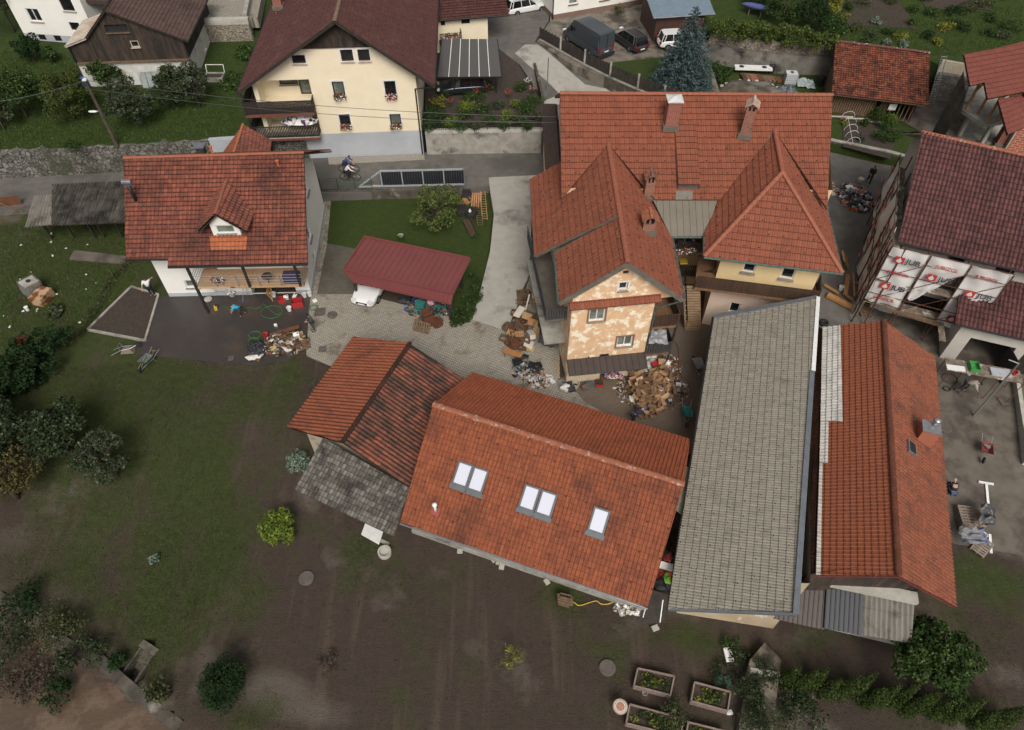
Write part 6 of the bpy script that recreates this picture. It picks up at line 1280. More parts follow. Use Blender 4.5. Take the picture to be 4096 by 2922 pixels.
def leafbox(name,label,pts,w_,h,mat,n,size=.08,cat='hedge',seed=0,z=None,group=None,kind=None):
 0
 t=thing(name,label,cat,pts[0],group);cs=[];rs=[];rng=random.Random(seed);m=MB()
 for a,b in zip(pts[:-1],pts[1:]):
  k=max(1,int((b-a).length/.45))
  for i in range(k):
   p=a.lerp(b,(i+.5)/k)
   for q in range(max(2,int(w_*h*2.2))):cs.append(p+V((rng.uniform(-.5,.5)*w_,rng.uniform(-.5,.5)*w_,rng.uniform(.12,.92)*h)));rs.append((.34,.34,.3))
   if i%2==0:m.tube([p,p+V((rng.uniform(-.1,.1),0,h*.8))],[.03,.01],4)
 m.build('stem',Q_.bark,t);leaves('foliage',mat,t,cs,rs,n,size,seed);return t
L_=LEAF
tree('fruit_tree','dark leafed fruit tree at the left edge beside the thick hedge',on(60,1800),4.0,2.3,L_['apple'],7500,.12,seed=1,trunk=.2,clumps=46,gap=.26)
tree('fruit_tree','apple tree with pale shoot tips, middle of the three on the left lawn',on(290,1810),3.8,2.05,L_['apple'],6500,.11,seed=2,trunk=.18,clumps=44,gap=.24)
tree('fruit_tree','sparse apple tree nearest the open lawn on the left',on(468,1900),3.5,1.75,L_['grey'],4300,.09,seed=3,trunk=.15,clumps=44,gap=.2)
tree('fruit_tree','olive brown crowned fruit tree with bare limbs at the lower left edge',on(70,1990),3.6,2.3,leaf_mat('brownish leaves',(.085,.075,.028),(.045,.042,.016),(.17,.14,.05)),4200,.09,seed=4,trunk=.2,clumps=40,gap=.24)
leafbox('hedge','thick dark hedge mass at the left edge above the orchard',[on(-150,1680),on(30,1590),on(150,1490),on(250,1400)],2.6,2.3,L_['dark'],11000,.12,seed=5)
leafbox('hedge','low straggly hedge between the left garden and the mud',[on(250,1400),on(330,1340),on(400,1210),on(470,1090),on(545,1035)],.55,.5,L_['olive'],2600,.05,seed=6)
shrub('round_shrub','bright lime green ball shaped tree on the open lawn',on(1130,2140),1.05,2.2,L_['lime'],3600,.075,seed=7,clumps=44,gap=.33,cat='shrub')
shrub('round_shrub','dense dark green round evergreen bush near the river steps',on(918,2760),1.35,2.2,L_['dark'],7500,.06,seed=8,clumps=46,gap=.32)
shrub('silver_plant','silvery feathery plant beside the left barn wall',on(1200,1870),.75,1.1,L_['silver'],800,.085,seed=9,clumps=16)
shrub('dead_shrub','brown dried up shrub lying in the mud',on(1310,2660),.75,.5,L_['twig'],320,.06,seed=10,clumps=16,gap=.3)
shrub('small_tree','thin yellow green sapling in the mud below the long barn',on(2050,2640),.75,1.3,L_['yellow'],330,.05,seed=11,clumps=16,gap=.24)
shrub('grass_tuft','ornamental grass tuft on the lower left lawn',on(622,2240),.35,.5,L_['silver'],130,.08,seed=12,clumps=6)
for i,(x,y,r,lab,mt)in enumerate(((90,2430,1.5,'dark bush on the river bank at the left edge, uppermost',L_['dark']),(240,2520,1.5,'leafy willow bush on the river bank above the steps',L_['olive']),(350,2620,1.3,'bush between the river bank and the river steps',L_['apple']),(40,2600,1.9,'silvery willow overhanging the river at the lower left',LEAF['grey']),(130,2700,1.5,'bare twiggy bush on the river side of the bank',L_['twig']),(235,2790,.9,'small dark bush standing in the river',L_['dark']),(480,2650,.6,'ivy clump covering the left side of the river steps',L_['dark']),(640,2770,.8,'low scrub right of the river steps',L_['olive']))):
 z=-1 if i not in(3,4,5)else-2.5;shrub('bank_shrub',lab,P(x,y,z),r,1.4 if i<4 else .9,mt,int(900*r),.08,seed=20+i,clumps=16,gap=.36)
tree('cherry_tree','broad leafy tree covering the end of the translucent lean-to roof',on(3655,2700),4.2,2.0,L_['mid'],9500,.095,seed=31,trunk=.16,clumps=52,gap=.21)
for i in range(17):
 f=i/16;x=3150+f*860;y=2712+f*175+18*math.sin(i*2.3);b=on(x-20,y+20);h=2.7+.5*math.sin(i*1.7)+f*.3
 t=thing('thuja','slender yellow green thuja in the bent hedge row at the lower right','conifer',b,'thuja row at the lower right');m=MB();m.tube([b,b+U_(h*.8)],[.04,.01],5);m.build('trunk',Q_.bark,t)
 leaves('crown',L_['thuja'],t,[b+V((.02*k,0,h*(.12+.13*k)))for k in range(7)],[(.46-.058*k,.46-.058*k,h*.13)for k in range(7)],1500,.055,40+i)
shrub('bank_shrub','dark shrub on the slope right of the ivy wall at the bottom edge',on(3190,2850),1.3,1.2,L_['apple'],1700,.07,seed=60,clumps=20,gap=.33)
for i,(x,y,r,n_)in enumerate(((3040,2860,1.2,2300),(2960,2640,.8,800),(3055,2700,.9,900),(2920,2570,.6,500),(2880,2700,.9,600),(3000,2780,1.0,1500))):
 shrub('ivy_patch',['ivy thicket over the bottom end of the garden wall','ivy shoots on the left flank of the garden wall tip','ivy strands hanging over the coping of the garden wall','leafy plant left of the wall tip below the grey hall','trailing cut branches beside the white sack','ivy spreading over the middle of the garden wall'][i],P(x,y,-.3 if i in(0,2,5)else-.95),r,.35,L_['apple']if i!=3 else L_['mid'],n_,.05,seed=70+i,clumps=18,gap=.33)
for i,(x,y,h,r,mt,n_,lab)in enumerate(((60,130,6.5,2.6,L_['dark'],5200,'tall dark pine like tree at the upper left corner beside the white house'),(140,250,2.6,1.3,L_['dark'],2600,'round dark bush in front of the white corner house'),(110,470,4.6,2.3,L_['mid'],5200,'leafy orchard tree at the left edge of the hillside'),(300,480,4.4,2.2,leaf_mat('warm green leaves',(.065,.08,.02),(.03,.045,.012)),5200,'yellowish green orchard tree left of the wooden utility pole'),(560,505,4.2,2.0,L_['grey'],4600,'grey green orchard tree right of the wooden utility pole'),(700,430,3.6,1.6,L_['apple'],3000,'thin plum tree in front of the whitewashed wall, right of the cold frame cover'),(800,430,3.8,1.7,L_['grey'],3200,'bushy tree beside the barn corner steps'),(440,360,2.6,1.3,L_['mid'],2200,'fig like bush against the left half of the whitewashed wall'),(20,520,3.4,1.5,L_['grey'],2400,'half visible bush on the hillside at the left edge'),(215,250,1.6,.8,L_['mid'],800,'low shrub at the corner of the black barn'))):
 tree('fruit_tree' if i>1 else 'evergreen_tree',lab,on(x,y),h,r,mt,n_,.11,seed=100+i,trunk=.11,clumps=34,gap=.27,low=.15)
shrub('pumpkin_patch','large leaved pumpkin vines beside the cream house',on(945,330),1.7,.5,L_['mid'],700,.17,seed=120,clumps=22,gap=.4,cat='plant',stem=False);shrub('pumpkin_patch','upper part of the pumpkin vines along the garden steps',on(990,220),1.4,.5,L_['mid'],450,.17,seed=121,clumps=16,gap=.4,cat='plant',stem=False)
shrub('ivy_patch','ivy tongue hanging over the field stone wall',on(300,600),.9,.9,L_['mid'],700,.07,seed=122,clumps=14)
tree('fruit_tree','young cherry tree on the lawn behind the maroon carport',P(1752,925,0),4.2,2.0,leaf_mat('cherry leaves',(.10,.12,.035),(.045,.065,.018),(.17,.18,.07)),2600,.11,seed=130,trunk=.09,clumps=34,gap=.22,low=.12)
leafbox('ivy_hedge','ivy covered bank between the lawn and the driveway',[P(1905,1110,.1),P(1900,1180,.1),P(1870,1240,.1),P(1820,1320,.1)],1.0,.5,L_['mid'],3600,.065,seed=131);shrub('small_shrub','light green shrub behind the stacked garden chairs',P(1832,815,0),.4,.7,L_['lime'],260,.06,seed=132)
gp=[(1722,470,.9,'mid'),(1760,500,.9,'dark'),(1830,520,.7,'mid'),(1870,440,.8,'lime'),(1940,450,.7,'mid'),(2060,500,.6,'grey'),(2100,450,.7,'mid'),(1740,475,.8,'mid'),(1800,505,.7,'lime'),(1860,470,.6,'mid'),(1760,420,.6,'yellow'),(1900,520,.5,'grey'),(1960,500,.6,'mid'),(2010,520,.5,'mid'),(2030,480,.7,'lime'),(2090,500,.4,'mid'),(1990,430,.5,'grey'),(2060,430,.4,'lime'),(2130,420,.9,'mid'),(2150,480,.6,'olive'),(1900,400,.8,'mid'),(1860,350,.9,'mid'),(1960,360,.5,'olive'),(2080,360,.5,'mid'),(1720,520,.6,'mid'),(1780,390,.5,'dark'),(2110,525,.4,'mid')]
for i,(x,y,r,k)in enumerate(gp):shrub('garden_plant','leafy vegetable or flower plant in the beds above the concrete wall',P(x,y,2.95),r*1.25,.8,L_[k],int(900*r),.075,seed=140+i,group='plants in the flower garden',clumps=12,cat='plant')
for i,(x,y,c)in enumerate(((1905,385,(.5,.03,.03)),(2110,345,(.75,.75,.7)),(2130,375,(.7,.25,.25)),(2035,390,(.55,.04,.05)),(1800,425,(.5,.03,.04)))):
 b=P(x,y,3.0);t=thing('flower_plant',['red roses by the carport post','white flowering stem near the paved corner','pink blossoms at the lane corner of the garden','red dahlias in the middle garden bed','dark red flowers left of the stone table'][i],'flower',b);leaves('stem_leaves',L_['mid'],t,[b+U_(.35)],[(.3,.3,.3)],120,.05,170+i);leaves('blossom',M_('blossom %d'%i,c,None,9,.7,0),t,[b+U_(.6)],[(.35,.35,.2)],45,.055,180+i)
conifer('tall blue spruce standing at the edge of the forecourt lawn',P(2722,362,3.3),7.4,3.3,L_['spruce'],32000,200,.085)
shrub('round_shrub','round broad leaved laurel right of the blue spruce',P(2868,330,1.7),1.25,2.3,L_['mid'],3200,.10,seed=201,clumps=34,gap=.35)
leafbox('hedge','overgrown hedge on top of the rough stone wall',[on(2840,140),on(2960,150),on(3080,165),on(3180,180),on(3310,205)],1.6,1.7,leaf_mat('hedge leaves',(.075,.105,.022),(.035,.055,.012),(.14,.17,.05)),9500,.10,seed=202)
for i,(x,y,h,r,lab)in enumerate(((3120,110,3.6,1.9,'tall feathery bush behind the hedge left of the tiled shed'),(3230,120,3.2,1.8,'dark bush behind the hedge middle'),(3290,60,3.4,1.7,'climbing hop bush beside the garden wall'),(3030,40,2.6,1.5,'dark bush beside the blue canoe'),(3320,170,2.4,1.3,'overhanging bush at the corner of the tiled shed'))):
 tree('bush',lab,on(x,y),h,r,[L_['mid'],L_['dark'],L_['yellow'],L_['dark'],L_['mid']][i],3400,.10,seed=210+i,trunk=.06,clumps=30,gap=.3,low=.05)
tg=[(3420,120,.9,'olive'),(3480,150,.8,'grey'),(3550,140,.7,'mid'),(3600,160,.6,'yellow'),(3640,100,.5,'mid'),(3390,40,.8,'mid'),(3450,20,.9,'olive'),(3560,10,.9,'olive'),(3650,50,.7,'mid'),(3500,100,.5,'silver'),(3380,80,.5,'yellow'),(3700,150,.8,'dark'),(3720,60,.8,'mid'),(3700,0,.8,'mid'),(3810,60,1.2,'dark'),(3840,110,1.2,'dark'),(3780,120,.8,'yellow'),(3860,40,1.0,'olive'),(3920,20,1.2,'olive'),(3960,80,.9,'mid'),(3950,140,.8,'mid'),(4040,120,1.1,'mid'),(4000,150,.9,'grey'),(3990,-10,.9,'olive'),(3610,190,.5,'silver'),(3540,185,.4,'silver'),(3740,180,.5,'yellow'),(3460,180,.6,'mid')]
for i,(x,y,r,k)in enumerate(tg):shrub('garden_plant','plant or low bush in the terraced kitchen gardens at the top right',on(x,y),r,.8,L_[k],int(560*r),.08,seed=230+i,group='plants in the terraced gardens',clumps=10,cat='plant')
for x,y,w_ in((3500,60,0),(3800,-10,1)):
 c=on(x,y);sheet('soil_bed',[(c.x-3.4,c.y-2.4),(c.x+3.2,c.y-2.9),(c.x+3.4,c.y+3),(c.x-3,c.y+3.2)],zup,Q_.soil,.8,0,.05,reg=False,jit=.6)
vg=zp([(3368,455),(3590,520),(3560,640),(3372,590)],1.7);sheet('soil_bed',[p.xy for p in vg],flat(1.7),Q_.soil,.8,0,.06,reg=False)
for i,(x,y,r,k,h)in enumerate(((3450,500,.5,'mid',.8),(3500,480,.9,'mid',1.4),(3540,520,.8,'mid',1.2),(3520,560,.8,'mid',1.0),(3560,490,.6,'lime',.9),(3440,560,.4,'grey',.5),(3570,560,.7,'mid',1.0),(3380,500,.3,'lime',.4))):
 shrub('garden_plant','vegetable plant in the bed under the white hoops',P(x,y,1.75),r,h,L_[k],int(700*r),.08,seed=270+i,group='plants in the hooped bed',clumps=12,cat='plant')
b=P(2472,60,3.35);shrub('topiary','clipped round box bush in a pot against the white house',b,.5,1.4,L_['olive'],900,.045,seed=290,clumps=20,gap=.45)
def scatter(name,rects,n,size,mat,seed,dens=None):
 rng=np.random.RandomState(seed);pts=[]
 per=n//len(rects)
 for poly,z in rects:
  xs=[p[0]for p in poly];ys=[p[1]for p in poly];c=0;tries=0
  while c<per and tries<per*8:
   tries+=1;x=rng.uniform(min(xs),max(xs));y=rng.uniform(min(ys),max(ys))
   if not inpoly((x,y),poly):continue
   if dens is not None and rng.rand()>dens(x,y):continue
   pts.append((x,y,z(x,y)));c+=1
 p=np.array(pts);k=len(p);th=rng.uniform(0,6.28,k);s=size*rng.uniform(.5,1.4,k);d=np.stack([np.cos(th),np.sin(th),np.zeros(k)],1);lean=rng.normal(size=(k,3))*.45;lean[:,2]=1
 w_=.16;vs=np.stack([p-d*s[:,None]*w_,p+d*s[:,None]*w_,p+lean*s[:,None]],1).reshape(-1,3)
 me=bpy.data.meshes.new(name);me.vertices.add(3*k);me.vertices.foreach_set('co',vs.ravel());me.loops.add(3*k);me.loops.foreach_set('vertex_index',np.arange(3*k));me.polygons.add(k);me.polygons.foreach_set('loop_start',np.arange(k)*3);me.update(calc_edges=True);me.materials.append(mat)
 o=bpy.data.objects.new(name,me);COL.objects.link(o);o['kind']='stuff';return o
GM=leaf_mat('grass blades',(.060,.095,.020),(.030,.052,.012),(.11,.13,.045),.5);GM2=leaf_mat('sparse grass blades',(.055,.065,.025),(.035,.040,.018),(.11,.10,.055),.5)
hp=PZ([(-100,600),(150,590),(400,575),(700,560),(940,540),(960,330),(560,350),(250,220),(-100,200)],zhill);scatter('meadow_grass',[([tuple(p)for p in hp],zhill)],16000,.17,GM,1)
q=PX([(0,905),(600,905),(600,1040),(360,1330),(0,1500)]);scatter('yard_grass',[([tuple(p)for p in q],lambda x,y:0)],12000,.13,GM,2)
q=PX([(0,1500),(1250,1440),(1500,2250),(4090,2450),(4090,2910),(0,2910)],-.5);scatter('thin_grass',[([tuple(p)for p in q],H0)],60000,.085,GM2,3,lambda x,y:0 if inpoly((x,y),RIV)else max(.03,gmask(x,y)))
q=PX([(0,1500),(1250,1440),(1500,2250),(4090,2450),(4090,2910),(0,2910)],-.5);scatter('flood_debris',[([tuple(p)for p in q],lambda x,y:H0(x,y)+.01)],5000,.07,M_('twig scraps',(.16,.11,.07),(.035,.028,.02),9),9,lambda x,y:0 if inpoly((x,y),RIV)else 1)
q=PX([(1330,800),(1950,790),(1920,1100),(1800,1250),(1330,980)]);scatter('lawn_grass',[([tuple(p)for p in q],lambda x,y:.03)],9000,.07,GM,4)
q=PZ([(3350,30),(4090,30),(4090,200),(3860,230),(3350,190)],zup);scatter('terrace_grass',[([tuple(p)for p in q],zup)],9000,.14,GM,5)
def wheel(m1,m2,par,c,r,w_,ax,nm='wheel'):
 m=MB();a=V(ax).normalized();c=V(c);Mx=a.to_track_quat('Z','Y').to_matrix()
 m.lathe(c,[(r*.62,-w_/2),(r*.96,-w_/2),(r,-w_*.3),(r,w_*.3),(r*.96,w_/2),(r*.62,w_/2)],20,M=Mx);o=m.build('wheel',m1,par,smooth=False)
 m=MB();m.lathe(c,[(r*.63,-w_*.42),(r*.63,w_*.42),(r*.1,w_*.5)],14,M=Mx)
 for k in range(6):
  q=Mx@V((math.cos(k*1.047),math.sin(k*1.047),0));m.beam(c+a*w_*.45,c+a*w_*.45+q*r*.6,.05,.03,up=a)
 m.build('rim',m2,o)
def car(label,loc,rz,L,W_,H_,paint,style='estate',name='car',group=None,zoff=0):
 0
 t=thing(name,label,'car' if style!='van' else 'van',(0,0,0),group);hw=W_/2
 S=dict(estate=dict(top=[(-.5,.62),(-.485,.80),(-.40,.92),(-.2,.93),(.1,.92),(.2,.90),(.36,.80),(.46,.68),(.5,.48)],g=(-.47,-.40,.04,.215)),sedan=dict(top=[(-.5,.60),(-.48,.86),(-.38,.93),(-.3,.93),(.1,.90),(.18,.89),(.34,.82),(.46,.70),(.5,.46)],g=(-.40,-.22,.03,.20)),hatch=dict(top=[(-.5,.55),(-.48,.80),(-.42,.95),(-.2,.97),(.1,.95),(.24,.93),(.38,.84),(.47,.70),(.5,.46)],g=(-.47,-.40,.06,.25)),van=dict(top=[(-.5,.70),(-.495,1.1),(-.4,1.25),(-.2,1.25),(.1,1.25),(.27,1.22),(.40,1.10),(.475,.90),(.5,.55)],g=(-.495,-.485,.20,.385)))[style]
 xs=[x*L for x,_ in S['top']];m=MB();rings=[]
 for i,(x,z)in enumerate(S['top']):
  f=abs(x)*2;k=hw*(1-.13*max(0,f-.72)/.28*(1.2 if x>0 else .8));zb=.22+.10*max(0,f-.85)/.15
  zz=z if style!='van' else z
  sec=[(k*.82,zb),(k,zb+.12),(k*1.0,zb+.3 if zb+.3<zz-.1 else zz-.1),(k*.985,zz-.07),(k*.86,zz)]
  rings.append([V((x*L,a,b))for a,b in sec]+[V((x*L,-a,b))for a,b in reversed(sec)])
 n=len(rings[0]);vs=[p for r in rings for p in r];fs=[(i*n+j,(i+1)*n+j,(i+1)*n+(j+1)%n,i*n+(j+1)%n)for i in range(len(rings)-1)for j in range(n)];fs+=[tuple(range(n)),tuple(reversed(range((len(rings)-1)*n,len(rings)*n)))]
 m.add(vs,fs)
 g0,g1,g2,g3=[v*L for v in S['g']];zt=lambda x:np.interp(x,xs,[z for _,z in S['top']])
 wr,ws=hw*.72,hw*.90
 if style=='van':wr,ws=hw*.88,hw*.985
 base=[(g0,ws*.92),(g1,ws),(g2,ws),(g3,ws*.90)];rt=[(g1-.12*(style!='sedan')+.05,wr*.97),(g1+.2,wr),(g2-.15,wr),(g2-.0,wr*.93)]
 if style=='van':rt=[(g0+.02,wr),(g0+.3,wr),(g2-.2,wr),(g2+.05,wr*.92)]
 b3=[V((x,y,zt(x)-.02))for x,y in base];t3=[V((x,y,H_-(.05 if i in(0,3)else 0)))for i,(x,y)in enumerate(rt)]
 fl=lambda p:V((p.x,-p.y,p.z))
 cab=MB();cab.add(b3+t3+[fl(p)for p in b3]+[fl(p)for p in t3],[(0,1,5,4),(1,2,6,5),(2,3,7,6),(12,13,9,8),(13,14,10,9),(14,15,11,10),(8,0,4,12),(3,11,15,7)])
 roofm=MB();up=U_(.035);tp=[p+up for p in t3];ft=[fl(p)for p in tp];roofm.add(tp+ft+[p-U_(.06)for p in tp]+[p-U_(.06)for p in ft],[(0,1,5,4),(1,2,6,5),(2,3,7,6),(0,8,9,1),(1,9,10,2),(2,10,11,3),(3,11,15,7),(4,5,13,12),(5,6,14,13),(6,7,15,14),(0,4,12,8)])
 body=m.build('body',paint,t,smooth=True);bv=body.modifiers.new('s','SUBSURF');bv.levels=bv.render_levels=2;
 if style=='van':
  cab.build('cargo_body',paint,t);rf=roofm.build('roof',paint,t)
  k=MB();k.add([b3[3]+V((.02,-.06,.03)),t3[3]+V((.03,-.05,-.02)),fl(t3[3])+V((.03,.05,-.02)),fl(b3[3])+V((.02,.06,.03))],[(0,1,2,3)]);k.build('windscreen',CARGLASS,t)
  for sg in(1,-1):
   k=MB();y=sg*(hw*.95+.02);k.box((g2-.05,sg*(hw*.945),1.55),(.75,.03,.5));k.build('side_window',CARGLASS,t)
   k=MB();k.box((g2+.45,sg*(hw+.12),1.45),(.12,.2,.28));k.build('mirror',Q_.black_,t)
  k=MB();k.box((-L/2-.01,0,1.3),(.03,.03,1.9));k.build('rear_door_seam',Q_.black_,t);k=MB();k.box((-L*.2,0,H_+.02),(L*.45,hw*1.3,.02));k.build('roof_pressing',paint,rf)
  k=MB();k.box((-L/2-.05,0,.42),(.15,W_*.95,.25));k.build('bumper',Q_.black_,t)
 else:
  cab.build('window',CARGLASS,t);roofm.build('roof',paint,t)
  for a_,b_ in((0,0),(1,1),(2,2),(3,3)):
   for sg in(1,-1):
    p,q=b3[a_],t3[b_];p,q=(p,q)if sg>0 else(fl(p),fl(q));k=MB();k.beam(p,q,.07,.05);k.build('pillar',paint,t)
  k=MB();mid=(g1+g2)/2
  for sg in(1,-1):k=MB();k.beam((mid,sg*ws*1.0,zt(mid)),(mid-.03,sg*wr*1.0,H_),.06,.04);k.build('pillar',paint,t);k=MB();k.box((g3-.25,sg*(hw+.08),.98),(.1,.18,.13));k.build('mirror',paint,t)
  if style=='estate':
   for sg in(1,-1):k=MB();k.tube([(g1+.1,sg*wr*.93,H_+.07),(g2-.15,sg*wr*.93,H_+.07)],.02,6);k.build('roof_rail',Q_.steel,t)
 wr_=.33 if style!='van' else .36
 for x in(-.29*L,.31*L):
  for sg in(1,-1):wheel(Q_.rubber,Q_.steel,t,(x,sg*(hw-.10),wr_),wr_,.22,(0,sg,0))
 for sg in(1,-1):
  k=MB();k.box((L/2-.16,sg*hw*.66,.66 if style!='van' else .85),(.26,.36,.14),rz=-sg*.35);k.build('headlight',M_('lamp glass',(.75,.76,.78),None,3,.15,0),t)
  k=MB();hh=(.78,.16)if style!='van' else(1.0,.45);k.box((-L/2+.03,sg*hw*.80,hh[0]),(.14,.22 if style!='van' else .14,hh[1]));k.build('taillight',M_('tail lamp red',(.35,.01,.01),None,3,.2,0),t)
 for x in(L/2+.01,-L/2-.02):k=MB();k.box((x,0,.5 if style!='van' or x>0 else .75),(.03,.5,.11));k.build('number_plate',Q_.white_,t)
 k=MB();k.box((L/2-.02,0,.52),(.06,W_*.45,.14));k.build('grille',Q_.black_,t)
 t.location=loc;t.rotation_euler[2]=rz;return t
def paint(key,c,metal=0.0,rough=.3):
 m,n,b=_new(key);b.inputs['Base Color'].default_value=rgb(c);b.inputs['Metallic'].default_value=metal;b.inputs['Roughness'].default_value=rough;b.inputs['Coat Weight'].default_value=.6;b.inputs['Coat Roughness'].default_value=.08;return m
CARGLASS=glass_mat('car glass',(.012,.014,.016),.06);PW,PG,PD,PB=paint('white paint',(.72,.72,.71)),paint('slate grey paint',(.055,.065,.075),.1,.4),paint('dark bronze grey paint',(.045,.040,.042),.4),paint('blue black paint',(.018,.022,.030),.3)
def heading(a,b):return math.atan2(b.y-a.y,b.x-a.x)
def put_car(label,rear,front,z,L,W_,H_,pt,st,name='car'):
 a,b=P(*rear,z),P(*front,z);c=(a+b)/2;return car(label,(c.x,c.y,z),heading(a,b),L,W_,H_,pt,st,name)
put_car('slate grey high roof panel van parked behind the board fence',(2425,238),(2272,142),3.3,5.9,2.05,2.45,PG,'van','panel_van')
put_car('dark bronze grey estate car parked right of the panel van',(2572,221),(2455,139),3.3,4.6,1.82,1.5,PD,'estate','parked_car')
put_car('small white hatchback half hidden behind the blue spruce',(2618,192),(2790,182),3.3,3.8,1.68,1.5,PW,'hatch','parked_car')
put_car('white estate car parked on the lane at the top edge',(2015,64),(2190,30),3.0,4.7,1.8,1.5,PW,'estate','parked_car')
put_car('second white car behind the white estate, cut by the top edge',(2030,-12),(2195,-38),3.0,4.4,1.8,1.5,PW,'hatch','parked_car')
put_car('blue black people carrier parked under the glass carport',(1945,362),(1750,374),2.9,4.5,1.82,1.6,PB,'estate','parked_car')
a,b=P(1419,1203),P(1507,1221);hd=V(((b-a).y,-(b-a).x,0)).normalized();f=P(1464,1214);c=f-hd*1.8;car('white saloon car with its nose out of the maroon carport',(c.x,c.y,.03),math.atan2(hd.y,hd.x),4.9,1.88,1.48,PW,'sedan','parked_car')
SKIN=M_('skin',(.42,.24,.17),(.38,.21,.15),6,.6,0);HAIRB,HAIRK=M_('brown hair',(.06,.035,.02),None,9,.8,0),M_('black cap',(.012,.012,.014),None,9,.8,0)
POSES=dict(stand=dict(pel=(0,0,.93),che=(0,0,1.25),nek=(.01,0,1.47),hed=(.03,0,1.62),sl=(0,.18,1.41),el=(.0,.25,1.14),wl=(.13,.22,.93),sr=(0,-.18,1.41),er=(.0,-.25,1.14),wr=(.13,-.22,.93),hl=(0,.09,.9),kl=(.04,.11,.49),al=(0,.12,.08),hr=(0,-.09,.9),kr=(.02,-.11,.49),ar=(-.03,-.12,.08)),wave=dict(el=(.05,.36,1.6),wl=(.12,.55,1.75),er=(.1,-.33,1.18),wr=(.3,-.35,1.0),kl=(.06,.13,.49),al=(.02,.16,.08)),phone=dict(nek=(.05,0,1.45),hed=(.12,0,1.57),el=(.06,.24,1.14),wl=(.27,.1,1.12),er=(.06,-.24,1.14),wr=(.27,-.08,1.12)),walk=dict(kl=(.2,.1,.5),al=(.28,.11,.08),kr=(-.05,-.1,.48),ar=(-.3,-.11,.14),el=(-.12,.25,1.16),wl=(.02,.22,.96),er=(.12,-.25,1.16),wr=(.26,-.16,1.08)),crouch=dict(pel=(-.12,0,.38),che=(.12,0,.66),nek=(.3,0,.78),hed=(.42,0,.84),sl=(.26,.18,.74),el=(.42,.2,.5),wl=(.55,.15,.28),sr=(.26,-.18,.74),er=(.42,-.2,.5),wr=(.58,-.12,.26),hl=(-.12,.1,.36),kl=(.3,.17,.45),al=(.05,.16,.08),hr=(-.12,-.1,.36),kr=(.28,-.17,.4),ar=(.0,-.16,.08)),bend=dict(pel=(-.1,0,.9),che=(.2,0,1.1),nek=(.42,0,1.2),hed=(.56,0,1.22),sl=(.36,.18,1.16),el=(.5,.2,.88),wl=(.62,.1,.66),sr=(.36,-.18,1.16),er=(.48,-.2,.9),wr=(.64,-.08,.7),hl=(-.1,.1,.88),kl=(.12,.14,.48),al=(.0,.16,.08),hr=(-.1,-.1,.88),kr=(-.2,-.12,.48),ar=(-.42,-.14,.1)),cycle=dict(pel=(-.22,0,.95),che=(.02,0,1.2),nek=(.2,0,1.38),hed=(.3,0,1.5),sl=(.15,.18,1.32),el=(.32,.24,1.13),wl=(.52,.24,1.03),sr=(.15,-.18,1.32),er=(.32,-.24,1.13),wr=(.52,-.24,1.03),hl=(-.2,.09,.93),kl=(.18,.1,.72),al=(.06,.1,.32),hr=(-.2,-.09,.93),kr=(.12,-.1,.58),ar=(-.06,-.1,.2)))
def skinmesh(name,J,edges,rad,mat,par,root):
 keys=sorted({k for e in edges for k in e});ix={k:i for i,k in enumerate(keys)};me=bpy.data.meshes.new(name);me.from_pydata([J[k]for k in keys],[(ix[a],ix[b])for a,b in edges],[])
 me.materials.append(mat);o=bpy.data.objects.new(name,me);COL.objects.link(o);o.parent=par;s=o.modifiers.new('skin','SKIN');s.use_smooth_shade=True
 if not me.skin_vertices:me.attributes
 bm=bmesh.new();bm.from_mesh(me);lay=bm.verts.layers.skin.verify();bm.verts.ensure_lookup_table()
 for k,i in ix.items():r=rad[k];bm.verts[i][lay].radius=r if isinstance(r,tuple)else(r,r);bm.verts[i][lay].use_root=(k==root)
 bm.to_mesh(me);bm.free();u=o.modifiers.new('sub','SUBSURF');u.levels=u.render_levels=1;return o
